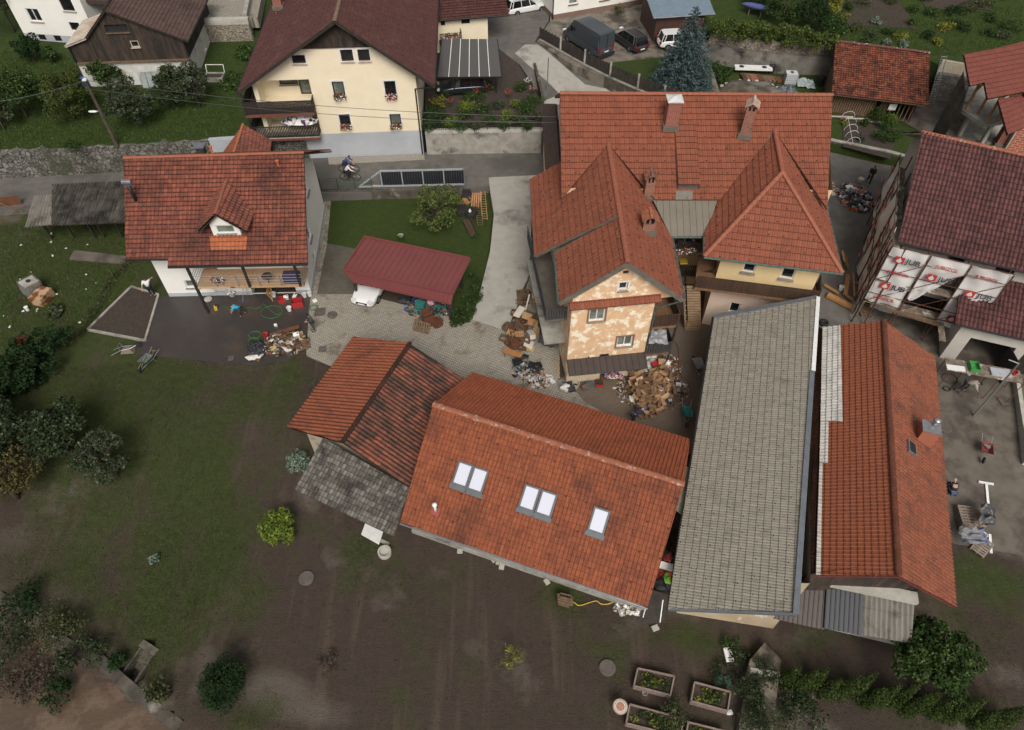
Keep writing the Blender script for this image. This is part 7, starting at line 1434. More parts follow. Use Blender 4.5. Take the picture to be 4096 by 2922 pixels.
def person(label,loc,rz,pose,shirt,trousers,hair=HAIRB,sc=1.0,long_=True,zoff=0):
 J=dict(POSES['stand']);J.update(POSES.get(pose,{}));J={k:V(v)for k,v in J.items()}
 t=thing('person',label,'person',(0,0,0));rad=dict(pel=(.15,.11),che=(.16,.11),nek=.055,hed=.085,top=.08,chin=.06);e=[('pel','che'),('che','nek'),('nek','chin'),('chin','hed'),('hed','top')]
 hd=(J['hed']-J['nek']).normalized();J['chin']=J['nek'].lerp(J['hed'],.55)+V((.02,0,0));J['top']=J['hed']+hd*.09;J['nose']=J['hed']+V((.09,0,-.01));
 for s_ in 'lr':
  S,E,Wr,Hh,K,A=(J[c+s_]for c in 'sewhka');e+=[('che','s'+s_),('s'+s_,'e'+s_),('e'+s_,'w'+s_),('pel','h'+s_),('h'+s_,'k'+s_),('k'+s_,'a'+s_)];rad.update({'s'+s_:.07,'e'+s_:.047,'w'+s_:.032,'h'+s_:.095,'k'+s_:.062,'a'+s_:.042})
  J['t'+s_]=A+V((.15,0,-.03));e.append(('a'+s_,'t'+s_));rad['t'+s_]=.035;f=(Wr-E).normalized();sg=1 if s_=='l' else-1;J['p'+s_]=Wr+f*.08;e.append(('w'+s_,'p'+s_));rad['p'+s_]=(.04,.02);side=f.cross(V((1,0,0)));side=side.normalized()if side.length>.1 else V((0,1,0))
  for i,(o_,ln)in enumerate(((-.033,.065),(-.011,.08),(.011,.075),(.033,.055))):
   a,b=J['p'+s_]+f*.04+side*o_,J['p'+s_]+f*(.04+ln)+side*o_*1.2+V((.015,0,-.02));J['f%d%s'%(i,s_)]=a;J['g%d%s'%(i,s_)]=b;e+=[('p'+s_,'f%d%s'%(i,s_)),('f%d%s'%(i,s_),'g%d%s'%(i,s_))];rad['f%d%s'%(i,s_)]=.010;rad['g%d%s'%(i,s_)]=.008
  J['x'+s_]=Wr+f*.05+side*-.05;J['y'+s_]=J['x'+s_]+f*.05;e+=[('w'+s_,'x'+s_),('x'+s_,'y'+s_)];rad['x'+s_]=.011;rad['y'+s_]=.009
 skinmesh('body',J,e,rad,SKIN,t,'pel')
 R2={k:((v[0]*1.14,v[1]*1.2)if isinstance(v,tuple)else v*1.28)for k,v in rad.items()};e2=[('pel','che')];R2['nk']=.08;J['nk']=J['che'].lerp(J['nek'],.75);e2.append(('che','nk'))
 for s_ in 'lr':e2+=[('che','s'+s_),('s'+s_,'e'+s_)]+([('e'+s_,'w'+s_)]if long_ else[])
 skinmesh('shirt',J,e2,R2,shirt,t,'pel');e3=[];R3=dict(R2);R3['pel']=(.175,.14)
 for s_ in 'lr':e3+=[('pel','h'+s_),('h'+s_,'k'+s_),('k'+s_,'a'+s_)]
 skinmesh('trousers',J,e3,R3,trousers,t,'pel')
 m=MB();m.blob(J['hed']+hd*.045+V((-.015,0,0)),(.098,.092,.10),2,.03);m.build('hair',hair,t,smooth=True)
 m=MB();m.blob(J['hed']+V((.088,0,-.015)),(.02,.014,.025),1,0);[m.blob(J['hed']+V((0,y,-.01)),(.02,.012,.03),1,0)for y in(.09,-.09)];m.build('face_features',SKIN,t)
 for s_ in 'lr':m=MB();a=J['a'+s_];m.box(a+V((.06,0,-.045)),(.28,.1,.08));m.build('shoe',Q_.black_,t,bevel=.02)
 t.location=loc;t.rotation_euler[2]=rz;t.scale=(sc,)*3;return t
cl_=lambda k,c:M_(k,c,None,8,.85,.1)
person('person in a white t-shirt and black trousers with one arm raised beside the soil bed',on(613,1182),R(-80),'wave',cl_('white cloth',(.75,.75,.76)),cl_('black cloth',(.014,.014,.016)),long_=False)
person('person in a bright blue shirt and shorts crouching on the damp asphalt',on(966,1262),R(200),'bend',cl_('bright blue cloth',(.03,.36,.62)),cl_('grey cloth',(.05,.05,.055)),sc=.85,long_=False)
person('person in grey work clothes and a black cap standing at the paving edge',on(1256,1322),R(215),'phone',cl_('dark grey cloth',(.055,.06,.065)),cl_('slate cloth',(.05,.062,.07)),HAIRK)
person('person in black clothes walking on the street by the scaffold',on(3470,735),R(-110),'walk',cl_('black cloth',(.014,.014,.016)),cl_('black cloth',(.014,.014,.016)))
person('person in a dark blue jacket and blue cap bending behind the long barn ridge',P(2535,1690,0),R(20),'bend',cl_('navy cloth',(.02,.025,.05)),cl_('navy cloth',(.02,.025,.05)),cl_('blue cap',(.03,.12,.45)))
person('person in a beige top cleaning the concrete yard with a pressure lance',on(3848,1568),R(-35),'bend',cl_('beige cloth',(.36,.32,.27)),cl_('slate cloth',(.05,.062,.07)),HAIRK)
person('person in dark top and blue jeans crouching by the right barn eave',on(3800,1975),R(80),'crouch',cl_('black cloth',(.014,.014,.016)),cl_('jeans',(.06,.09,.16)),M_('grey hair',(.4,.38,.35),None,9,.8,0))
c=on(3905,1625);m=MB();m.tube([on(3860,1560)+V((.45,-.3,.72)),on(3898,1610)+U_(.35)],.02,6);l_=tag(m.build('pressure_lance',Q_.black_),'black pressure washer lance in the hands of the beige clad worker','lance');
def bicycle(label,a,b,z,col,rider):
 p,q=P(*a,z),P(*b,z);d=(q-p);L=d.length;rz=math.atan2(d.y,d.x);t=thing('bicycle',label,'bicycle',(0,0,0));L=1.05
 for x in(0,L):
  m=MB();pts=[V((x+.34*math.cos(k*.3142),0,.36+.34*math.sin(k*.3142)))for k in range(21)];m.tube(pts,.028,6);w_=m.build('wheel',Q_.rubber,t);m=MB();[m.tube([(x,0,.36),(x+.33*math.cos(k*.785),0,.36+.33*math.sin(k*.785))],.006,4)for k in range(8)];m.build('spokes',Q_.steel,w_)
 m=MB();bb,st,hd_,sd_=(.45,0,.32),(.25,0,.85),(.86,0,.85),(.22,0,.92)
 for u_,v_ in((bb,st),(st,hd_),(bb,hd_),((0,0,.36),bb),((0,0,.36),st),(hd_,(L,0,.36)),(st,sd_),(hd_,(.84,0,.98))):m.tube([u_,v_],.022,6)
 m.build('frame',col,t);m=MB();m.box((.2,0,.94),(.26,.13,.05));m.build('saddle',Q_.black_,t,bevel=.015);m=MB();m.tube([(.84,-.28,1.0),(.86,0,1.0),(.84,.28,1.0)],.016,6);m.build('handlebar',Q_.black_,t)
 c=(p+q)/2-V((math.cos(rz),math.sin(rz),0))*L/2;t.location=(c.x,c.y,z);t.rotation_euler[2]=rz
 r=c+V((math.cos(rz),math.sin(rz),0))*.42;person(rider[0],(r.x,r.y,z+.02),rz,'cycle',rider[1],rider[2],HAIRK)
bicycle('dark red bicycle, farther of the two on the road',(1372,690),(1426,690),.82,M_('red frame',(.22,.02,.03),None,4,.4,0),('cyclist in a blue shirt riding the farther bicycle',cl_('blue cloth',(.05,.07,.22)),cl_('navy cloth',(.02,.025,.05))))
bicycle('black bicycle, nearer of the two on the road',(1380,722),(1428,722),.82,Q_.black_,('cyclist in a white top riding the nearer bicycle',cl_('white cloth',(.75,.75,.76)),cl_('black cloth',(.014,.014,.016))))
CARD=[M_('brown cardboard',(.34,.195,.10),(.25,.14,.07),3,.85,.1),M_('wet cardboard',(.17,.095,.05),(.10,.058,.03),3,.85,.1),M_('pale cardboard',(.46,.29,.16),(.38,.23,.125),3,.85,.1)]
BL,RD,GR,YL,OR_=[M_(n_,c_,None,4,.45,.1)for n_,c_ in(('blue plastic',(.03,.12,.42)),('red plastic',(.42,.03,.03)),('teal plastic',(.03,.17,.15)),('yellow plastic',(.55,.38,.04)),('orange plastic',(.55,.14,.03)))]
BAGW,BAGK,BAGG=M_('white sack',(.62,.60,.56),(.5,.48,.44),3,.6,.5,.03),M_('black bin bag',(.02,.02,.024),(.035,.035,.04),5,.25,.8,.05),M_('clear grey film',(.34,.34,.35),(.2,.2,.21),3,.25,.8,.05)
def put(src,loc,rz=0,label=None,group=None,sc=1,tilt=(0,0),first=[set()]):
 if src.name not in first[0]:
  first[0].add(src.name);src.location=loc;src.rotation_euler=(tilt[0],tilt[1],rz);src.scale=(sc,sc,sc)if not isinstance(sc,tuple)else sc
  if label:src['label']=label
  if group:src['group']=group
  return src
 return clone(src,loc,rz,label,group,sc,tilt)
def cardbox(mat,w_=.5,d=.4,h=.35,open_=True):
 t=thing('cardboard_box','cardboard box','box');m=MB()
 if open_:tray(m,(0,0,h/2),w_,d,h,0,.015)
 else:m.box((0,0,h/2),(w_,d,h))
 m.build('body',mat,t)
 if open_:
  for s_ in(-1,1):
   m=MB();m.beam((s_*w_/2,0,h),(s_*(w_/2+.14),0,h+.1*s_),d*.96,.012);m.build('flap',mat,t);m=MB();m.beam((0,s_*d/2,h),(0,s_*(d/2+.15),h-.04),w_*.96,.012);m.build('flap',mat,t)
 else:m=MB();m.box((0,0,h+.003),(w_*.98,.05,.004));m.build('tape',M_('parcel tape',(.45,.33,.18),None,4,.3,0),t)
 return t
def crate(mat,w_=.6,d=.4,h=.32,slats=4,name='wooden_crate'):
 t=thing(name,'crate','crate');m=MB()
 for s_ in(-1,1):
  for k in range(slats):z=h*(k+.5)/slats;m.box((0,s_*d/2,z),(w_,.018,h/slats*.72));m.box((s_*w_/2,0,z),(.018,d,h/slats*.72))
 for a in(-1,1):
  for b in(-1,1):m.box((a*(w_/2-.025),b*(d/2-.025),h/2),(.04,.04,h))
 m.build('sides',mat,t);m=MB();[m.box(((k-2)*w_/5,0,.01),(w_/5*.8,d,.018))for k in range(5)];m.build('bottom',mat,t);return t
def pallet(mat,name='pallet'):
 t=thing(name,'pallet','pallet');m=MB();[m.box(((k-3)*.185,0,.13),(.12,.8,.025))for k in range(7)];m.build('deck_boards',mat,t);m=MB();[m.box((0,(k-1)*.35,.06),(1.2,.1,.1))for k in range(3)];m.build('runners',mat,t);return t
def bucket(mat,name='bucket'):
 t=thing(name,'bucket','bucket');m=MB();m.lathe((0,0,0),[(.12,0),(.16,.3),(.17,.31),(.145,.31),(.11,.02)],18);m.build('body',mat,t,smooth=False);m=MB();m.tube([V((.16*math.cos(a),.02,.3+.12*math.sin(a)*.6))for a in[k*math.pi/8 for k in range(9)]],.006,5);m.build('handle',Q_.steel,t);return t
def sack(mat,s=(.3,.2,.16),seed=0,name='sack'):
 m=MB();m.blob((0,0,s[2]*.8),s,3,.28,seed=seed);t=thing(name,'sack of waste lying about','bag');m.build('body',mat,t,smooth=True);m=MB();m.tube([(s[0]*.8,0,s[2]),(s[0]*1.1,.02,s[2]*1.4)],[.05,.025],7);m.build('neck',mat,t);return t
def wheelbarrow(mat,label,loc,rz,tip=0):
 t=thing('wheelbarrow',label,'wheelbarrow');m=MB();a=[V((-.42,-.3,.62)),V((.48,-.34,.66)),V((.48,.34,.66)),V((-.42,.3,.62))];b=[V((-.25,-.17,.34)),V((.22,-.17,.34)),V((.22,.17,.34)),V((-.25,.17,.34))];i_=[p*.94+U_(.03)for p in a];j_=[p*.9+U_(.06)for p in b]
 m.add(a+b+i_+j_,[(0,4,5,1),(1,5,6,2),(2,6,7,3),(3,7,4,0),(4,7,6,5),(8,9,13,12),(9,10,14,13),(10,11,15,14),(11,8,12,15),(12,13,14,15),(0,1,9,8),(1,2,10,9),(2,3,11,10),(3,0,8,11)]);m.build('tray',mat,t,bevel=.01)
 m=MB();[m.tube([(.75,0,.2),(.3,s_*.16,.32),(-.3,s_*.24,.34),(-1.0,s_*.3,.6)],.02,6)for s_ in(-1,1)];[m.tube([(-.3,s_*.24,.34),(-.4,s_*.26,0)],.018,6)for s_ in(-1,1)];m.tube([(-.4,-.26,.02),(-.4,.26,.02)],.015,6);m.build('frame',Q_.steel,t)
 m=MB();Mx=V((0,1,0)).to_track_quat('Z','Y').to_matrix();m.lathe((.75,0,.2),[(.1,-.04),(.2,-.035),(.2,.035),(.1,.04)],16,M=Mx);m.build('wheel',Q_.rubber,t)
 t.location=loc;t.rotation_euler=(tip,0,rz);return t
def tool(name,label,a,b,kind,mat=None,hm=None):
 t=thing(name,label,name.replace('_',' '),a);a,b=V(a),V(b);m=MB();m.tube([a,b],.016,6);m.build('handle',hm or Q_.wood,t);m=MB();d=(b-a).normalized();rz=math.atan2(d.y,d.x)
 if kind=='shovel':m.box(b+d*.17,(.36,.3,.05),rz=rz)
 elif kind=='broom':m.box(b,(.08,.45,.08),rz=rz)
 m.build('blade' if kind=='shovel' else 'head',mat or BL,t,bevel=.01);return t
def junk(name,label,c,rx,ry,h,n,mats,size=(.08,.28),seed=0):
 n=int(n*1.5);size=(size[0]*.8,size[1]*.95)
 0
 rng=random.Random(seed);m=MB();c=V(c);m.mi=0;N_=18
 vs=[c+U_(h*.8)];
 for j in(1,2,3):
  for k in range(N_):q=k*6.283/N_;f=j/3;vs.append(c+V((math.cos(q)*rx*f*rng.uniform(.85,1.1),math.sin(q)*ry*f*rng.uniform(.85,1.1),h*.8*(1-f**1.6)*rng.uniform(.6,1.2)-.02*(j==3))))
 fs=[(0,1+k,1+(k+1)%N_)for k in range(N_)]+[(1+j*N_+k,1+(j+1)*N_+k,1+(j+1)*N_+(k+1)%N_,1+j*N_+(k+1)%N_)for j in(0,1)for k in range(N_)];m.add(vs,fs,0)
 for i in range(n):
  q=rng.uniform(0,6.283);r=math.sqrt(rng.random())*1.05;z=h*max(0,1-r**1.7)*rng.uniform(.7,1.1);p=c+V((math.cos(q)*rx*r,math.sin(q)*ry*r,z+.03));s_=rng.uniform(*size);ax=V((rng.uniform(-1,1),rng.uniform(-1,1),rng.uniform(-.3,1))).normalized();Mx=Matrix.Rotation(rng.uniform(0,6.28),3,ax);mi=rng.randrange(len(mats))
  if rng.random()<.25:
   n0=len(m.v);q_=[p+Mx@V(((a_-1.5)*s_*.45,(b_-1.5)*s_*.38,rng.uniform(-.18,.18)*s_))for b_ in range(4)for a_ in range(4)];m.add(q_,[(b_*4+a_,b_*4+a_+1,b_*4+a_+5,b_*4+a_+4)for b_ in range(3)for a_ in range(3)],mi)
  elif rng.random()<.4:m.blob(p,(s_*.5,s_*.4,s_*.35),1,.4,mi=mi,seed=i)
  else:m.box(p,(s_,s_*rng.uniform(.3,.9),s_*rng.uniform(.05,.5)),M=Mx,mi=mi)
 o=m.build(name,mats,None);o['kind']='stuff';o['label']=label;return o
WHITEP=Q_.white_;RB=lambda a,b:random.uniform(a,b)
def hz(x,y,z,rz=0):p=P(x,y,z);return(p.x,p.y,z)
B1,B2,B3,B4=cardbox(CARD[0],.52,.42,.36),cardbox(CARD[2],.45,.4,.3),cardbox(CARD[1],.55,.4,.26),cardbox(CARD[0],.42,.34,.3,False)
bx=[B1,B2,B3,B4];lb=['open brown cardboard box in the big heap beside the peeling house','pale open cardboard box in the big heap beside the peeling house','sodden dark cardboard box in the big heap beside the peeling house','closed taped cardboard box in the big heap beside the peeling house']
hc=P(2600,1565,0);junk('rubbish_heap','heap of wet rubbish, film and paper under the cardboard boxes',hc+V((.1,.2,0)),2.3,1.9,.75,330,[M_('wet rubbish',(.11,.075,.05),(.05,.038,.03),4,.8,.5,.03),CARD[1],CARD[0],BAGG,BAGW,BAGK,M_('dark paper',(.16,.10,.06),(.10,.06,.04)),CARD[1]],seed=4)
junk('rubbish_heap','sprawl of film, bottles and paper at the left foot of the cardboard heap',P(2520,1560,0),.9,1.0,.3,160,[M_('wet rubbish',(.11,.075,.05)),BAGG,BAGW,BAGK,CARD[1],BAGG,YL],(.05,.18),seed=5)
junk('rubbish_heap','torn boxes and sacks at the upper right of the cardboard heap',P(2670,1470,0),.9,1.1,.55,170,[CARD[1],BAGW,BAGG,CARD[1],CARD[0],Q_.woodred],(.07,.26),seed=6)
spots=[(2542,1505,.5),(2532,1555,.45),(2570,1545,.7),(2610,1530,.8),(2590,1570,.85),(2640,1520,.8),(2630,1560,.85),(2560,1590,.5),(2600,1600,.7),(2650,1590,.6),(2570,1630,.25),(2610,1640,.3),(2640,1630,.3),(2560,1655,.05),(2580,1645,.2),(2610,1655,.05),(2620,1500,.6),(2660,1550,.5),(2675,1575,.3),(2535,1530,.5),(2585,1520,.75),(2620,1585,.75),(2665,1500,.5),(2650,1465,.5),(2685,1530,.25),(2595,1545,.95),(2645,1548,.8),(2610,1615,.55),(2580,1605,.55),(2560,1570,.7)]
for i,(x,y,z)in enumerate(spots):
 k=[0,2,1,3,2,0,2][i%7];put(bx[k],hz(x,y,z),RB(0,6.28),lb[k],'cardboard boxes in the big heap',RB(.95,1.4),(RB(-.6,.6),RB(-.6,.6)))
def one(label,cat,name,mk,mat,loc,rz=0):
 m=MB();mk(m);t=tag(m.build(name,mat),label,cat);t.location=loc;t.rotation_euler[2]=rz;return t
def canister(label,loc,mat,rz=0,sc=1):
 t=thing('canister',label,'canister');m=MB();m.box((0,0,.16),(.28,.2,.32));m.build('body',mat,t,bevel=.03);m=MB();m.lathe((.07,0,.32),[(.035,0),(.035,.04)],10);m.build('cap',RD,t);t.location=loc;t.rotation_euler=(.3,0,rz);t.scale=(sc,)*3;return t
canister('white canister with dark label on the right side of the cardboard heap',hz(2662,1527,.75),WHITEP,.5);canister('white plastic tank at the top of the cardboard heap',hz(2665,1462,.5),WHITEP,1,1.3)
S1,S2,S3=sack(BAGW,(.32,.2,.15),1),sack(BAGK,(.3,.28,.22),2,'bin_bag'),sack(M_('red film bag',(.42,.03,.03),(.5,.12,.1),3,.3,.7,.03),(.3,.24,.13),3,'red_bag')
for i,(x,y,z)in enumerate(((2592,1432,.1),(2592,1427,.3),(2592,1424,.5),(2612,1432,.1),(2612,1427,.3),(2612,1424,.5))):put(S1,hz(x,y,z),.1,'white sack in the neat stack under the grey balcony','stacked white sacks',(.9,.9,.7))
for x,y,r in((2588,1465,1.5),(2610,1455,1.9),(2576,1498,1.2),(2590,1485,.4)):put(S1,hz(x,y,.15),r,'full white sack propped between the house corner and the cardboard heap','sacks by the house corner',1.2,(.4,.3))
put(S1,hz(2524,1597,.1),1.3,'white sack with red print at the lower left of the cardboard heap',None,1.1,(.6,0))
one('red plastic folder lying on the upper part of the heap','folder','folder',lambda m:m.box((0,0,0),(.5,.38,.03)),RD,hz(2622,1455,.75),.4);one('dark red tray at the lower edge of the cardboard heap','tray','tray',lambda m:tray(m,(0,0,.05),.5,.3,.1),M_('dark red plastic',(.2,.02,.025)),hz(2548,1598,.15),.1)
t=one('white round lamp shade on the right flank of the cardboard heap','lamp shade','white_dome',lambda m:m.lathe((0,0,0),[(.22,0),(.2,.1),(.06,.16)],18),WHITEP,hz(2645,1560,.85));one('blue cloth crumpled on the right flank of the heap','cloth','cloth',lambda m:m.blob((0,0,0),(.3,.2,.08),2,.5),BL,hz(2640,1575,.75))
put(S1,hz(2262,1557,.05),.7,'white sack with a red mark lying at the left corner of the peeling house',None,1.45,(0,.2));put(S2,hz(2280,1556,0),.3,'black bin bag beside the white sack at the house corner',None,1.2)
t=bucket(M_('beige bucket',(.5,.45,.34)),'bucket');put(t,hz(2302,1550,0),.3,'large beige bucket between the bin bag and the grey mat',None,1.4);one('grey mat leaning with a brown cloth against the house plinth','mat','mat',lambda m:(m.box((0,0,.35),(.6,.05,.75)),m.blob((-.3,-.1,.3),(.25,.12,.35),2,.4,mi=1)),[M_('grey rubber mat',(.10,.11,.12)),M_('brown cloth',(.16,.10,.08))],hz(2358,1556,0),.05)
t=thing('shopping_basket','red plastic basket full of bottles at the house door','basket',hz(2397,1535,0));m=MB();tray(m,P(2397,1535,.16),.45,.5,.32);m.build('body',RD,t);m=MB();[m.tube([P(2397,1535,.1)+V((RB(-.15,.15),RB(-.18,.18),0)),P(2397,1535,.1)+V((RB(-.15,.15),RB(-.18,.18),.25))],.04,7)for _ in range(8)];m.build('contents',M_('green glass',(.03,.09,.04),None,3,.2,0),t)
junk('household_goods','red and white household goods piled on the ledge right of the door',P(2456,1505,1.05),.55,.22,.22,70,[BAGW,RD,M_('pink cloth',(.5,.2,.24)),BL,BAGK,CARD[0]],(.06,.2),seed=8)
tool('push_broom','long yellow broom handle leaning at the left side of the house',P(2215,1478,.05),P(2240,1420,1.1),'none',Q_.wood);tool('shovel','wooden handled shovel leaning against the left house corner',P(2238,1430,1.2),P(2233,1510,.05),'shovel',Q_.steel);one('round grey basin on the paving at the left house corner','basin','basin',lambda m:m.lathe((0,0,0),[(.24,0),(.28,.12),(.25,.12),(.22,.03)],18),Q_.steel,hz(2246,1536,0))
C1,C2,C3=crate(Q_.woodold),crate(Q_.woodred,.6,.42,.3),crate(Q_.wood,.55,.38,.16,2)
cr=[(2085,1185,0,0),(2107,1185,0,0),(2085,1180,.32,0),(2107,1180,.32,0),(2080,1215,0,1),(2100,1215,0,1),(2080,1210,.3,0),(2062,1260,0,1),(2068,1290,0,1),(2072,1285,.3,0),(2088,1290,0,1),(2030,1320,0,0),(2032,1312,.32,0),(2050,1315,0,0),(2058,1328,.3,1),(2075,1320,.5,0),(2095,1318,.3,1),(2020,1362,0,0),(2058,1390,0,1),(2060,1380,.3,1),(2062,1372,.6,1),(2050,1350,.3,0),(2080,1355,.25,0),(2105,1365,.3,0),(2040,1345,.1,1),(2090,1395,0,1)]
cl2=['grey wooden crate in the stacks along the right side of the driveway','red brown wooden crate in the stacks along the right side of the driveway']
for i,(x,y,z,k)in enumerate(cr):put((C1,C2)[k],hz(x,y,z),RB(-.5,.5)+(1.57 if i%3==0 else 0),cl2[k],'wooden crates by the driveway',RB(.9,1.1),(RB(-.12,.12)+(.5 if i>13 and i%3==0 else 0),RB(-.15,.15)))
put(C3,hz(2044,1335,.45),R(-25),'pale slatted fruit tray on top of the crate pile',None,1,(.2,.1));put(C3,hz(2078,1340,.65),R(4),'shallow brown tray on the middle of the crate pile',None,1.05)
def panel(label,cat,name,a,b,wd,mat,th=.03):m=MB();m.beam(a,b,wd,th);return tag(m.build(name,mat),label,cat)
PWH=M_('dirty white board',(.60,.56,.48),(.5,.45,.37),2,.5,.1);LW=M_('light wood panel',(.42,.27,.14),(.34,.21,.10),2,.6,.1,stretch=(3,.6,3))
panel('dirty white cabinet door on the upper crates','board','board',P(2064,1268,.75),P(2090,1228,.9),.5,PWH);panel('narrow white panel leaning behind the crates','board','board',P(2098,1258,.2),P(2118,1178,1.3),.1,PWH);panel('white board lying at the bottom right of the crate pile','board','board',P(2098,1368,.4),P(2132,1385,.15),.7,PWH);panel('yellowish board under the white board','board','board',P(2105,1388,.2),P(2135,1400,.05),.5,M_('yellow board',(.45,.34,.13)))
def cabinet(label,c,s,rz,mat,tilt=(0,0)):
 t=thing('cabinet',label,'cabinet');m=MB();x,y,z=s;m.box((0,0,.01),(x,y,.02));[m.box((q*(x/2-.01),0,z/2),(.02,y,z))for q in(-1,1)];m.box((0,y/2-.01,z/2),(x-.04,.02,z));m.box((0,0,z-.01),(x-.04,y,.02));m.build('carcass',mat,t);m=MB();m.box((0,0,z*.5),(x-.05,y-.04,.02));m.build('shelf',mat,t);t.location=c;t.rotation_euler=(tilt[0],tilt[1],rz);return t
cabinet('tall light wood cabinet at the top end of the furniture row',hz(2140,1222,0),(.55,.4,1.3),.05,LW,(.25,0));cabinet('lying pine chest of drawers in the furniture row',hz(2125,1262,.1),(.7,.5,.9),-.5,LW,(.9,0));cabinet('orange brown cabinet below the pine chest',hz(2142,1290,.1),(.7,.5,.8),-.4,M_('orange wood panel',(.36,.17,.06),(.3,.13,.045),2,.6,.1),(.8,0));cabinet('open brown cabinet standing at the right of the crate pile',hz(2148,1340,0),(.6,.45,1.0),1.3,LW);cabinet('white fronted cupboard lying across the crates',hz(2118,1330,.4),(.4,.35,.8),.3,PWH,(1.2,0));cabinet('thin wooden shelf lying left of the crate pile',hz(2028,1365,.1),(.6,.25,.7),.8,Q_.woodred,(1.4,0))
t=thing('wooden_bench','orange brown wooden bench below the crate pile','bench',hz(2050,1432,0));a,b=P(2014,1400,.5),P(2086,1424,.5);m=MB();m.beam(a,b,.45,.05);m.build('seat',M_('orange wood panel',(.36,.17,.06)),t)
for q in(a,b):
 for s_ in(-.17,.17):m=MB();p=q.lerp((a+b)/2,.12)+V((0,s_,0));m.beam((p.x,p.y,0),(p.x,p.y,.48),.06,.06,up=(0,1,0));m.build('leg',Q_.woodold,t)
K1=crate(Q_.black_,.55,.38,.28,4,'plastic_crate')
for i,(x,y,z,r)in enumerate(((2068,1458,0,.4),(2068,1452,.28,.3),(2098,1440,0,1.2),(2136,1478,.15,.2),(2148,1470,.3,.5),(2128,1468,.3,-.2))):put(K1,hz(x,y,z),r,'black slatted plastic crate among the rubbish below the bench','black plastic crates',1,(RB(-.2,.2),RB(-.2,.2)))
junk('rubbish_heap','strip of bin bags, film, rags and paper below the wooden bench',P(2110,1490,0),1.05,.75,.35,170,[BAGG,BAGK,BAGK,BAGG,M_('wet rubbish',(.11,.075,.05)),CARD[0],BAGW,BAGG,Q_.black_,M_('rust rag',(.28,.10,.03)),BAGK],(.08,.34),seed=11);junk('rubbish_heap','scattered white and blue bags at the lower end of the crate row',P(2160,1530,0),.85,.5,.25,90,[BAGW,M_('faded blue film',(.15,.26,.42)),BAGW,CARD[0],BAGG,BAGG,CARD[1],M_('rust rag',(.28,.10,.03)),BAGK],(.1,.36),seed=12)
m=MB();m.tube([hz(2056,1470,.12),hz(2080,1500,.14),hz(2120,1516,.12)],.13,10);tag(m.build('film_roll',BAGG,smooth=True),'long roll of clear film beside the bin bags','roll');put(bucket(GR,'bucket'),hz(2080,1480,.1),0,'white pot with green inside standing on the film roll');put(S1,hz(2198,1525,0),.8,'white carrier bag at the right end of the rubbish strip',None,.9)
tp=[P(2168,1232,1.0),P(2232,1228,1.0),P(2234,1338,1.0),P(2176,1336,1.0)];m=MB();m.slab(tp,.9);o=tag(m.build('low_roof',Q_.concretelight),'flat concrete roofed box along the left wall of the peeling house','outbuilding')
def tarp(label,pts,mat,seed=0,name='tarpaulin',res=14,amp=.12,drop=0):
 a,b,c_,d=[V(p)for p in pts];m=MB();vs=[]
 for j in range(res+1):
  for i in range(res+1):
   u,v=i/res,j/res;p=a.lerp(b,u).lerp(d.lerp(c_,u),v);e=1-max(abs(u-.5),abs(v-.5))*2;p.z+=amp*mnoise.noise(V((u*4+seed,v*5,seed)))+(-drop*max(0,.3-e)/.3 if drop else 0);vs.append(p)
 m.add(vs,[(j*(res+1)+i,j*(res+1)+i+1,(j+1)*(res+1)+i+1,(j+1)*(res+1)+i)for j in range(res)for i in range(res)]);n_=len(m.v);m.add([v-U_(.012)for v in vs],[(j*(res+1)+i,(j+1)*(res+1)+i,(j+1)*(res+1)+i+1,j*(res+1)+i+1)for j in range(res)for i in range(res)]);return tag(m.build(name,mat,smooth=True),label,'tarpaulin')
TG=M_('dark grey tarpaulin',(.085,.085,.088),(.055,.055,.06),2,.35,.6,.04);TS=M_('silver tarpaulin',(.33,.33,.34),(.22,.22,.23),2,.3,.6,.04)
tarp('dark tarpaulin hanging over the near end of the flat concrete box',[P(2160,1335,1.05),P(2238,1338,1.05),P(2228,1398,.1),P(2150,1372,.1)],TG,1,amp=.25);tarp('grey tarpaulin hanging over the left side of the flat concrete box',[P(2140,1060,1.4),P(2172,1060,1.6),P(2172,1335,1.05),P(2152,1335,.3)],TG,2,amp=.25);tarp('silver tarpaulin spread on the lower grey balcony',[P(2598,1318,3.4),P(2665,1318,3.4),P(2672,1378,3.2),P(2595,1375,3.2)],TS,3,amp=.2)
junk('bin_bags','heap of shiny dark blue bin bags on the flat concrete box',P(2190,1298,1.0),.55,.5,.25,60,[M_('navy film',(.03,.04,.10),None,3,.25,.8),BAGK,M_('navy film',(.03,.04,.10))],(.1,.3),seed=14)
t=thing('watering_can','turquoise watering can on the flat concrete box','watering can',P(2197,1318,1.0));m=MB();m.lathe(P(2197,1318,1.0),[(.16,0),(.15,.28),(.1,.3)],14);m.build('body',M_('turquoise plastic',(.04,.34,.28)),t);m=MB();m.tube([P(2197,1318,1.1)+V((.1,0,0)),P(2197,1318,1.3)+V((.42,-.05,.05))],.025,6);m.build('spout',M_('turquoise plastic',(.04,.34,.28)),t)
put(crate(BL,.5,.35,.25,4,'plastic_crate'),hz(2228,1250,1.4),1.2,'blue plastic crate hanging by the wall beside the flat concrete box',None,1,(.5,0))
K=lambda mk,mat,name,label,cat,loc,rz=0:one(label,cat,name,mk,mat,loc,rz)
BW=bucket(WHITEP)
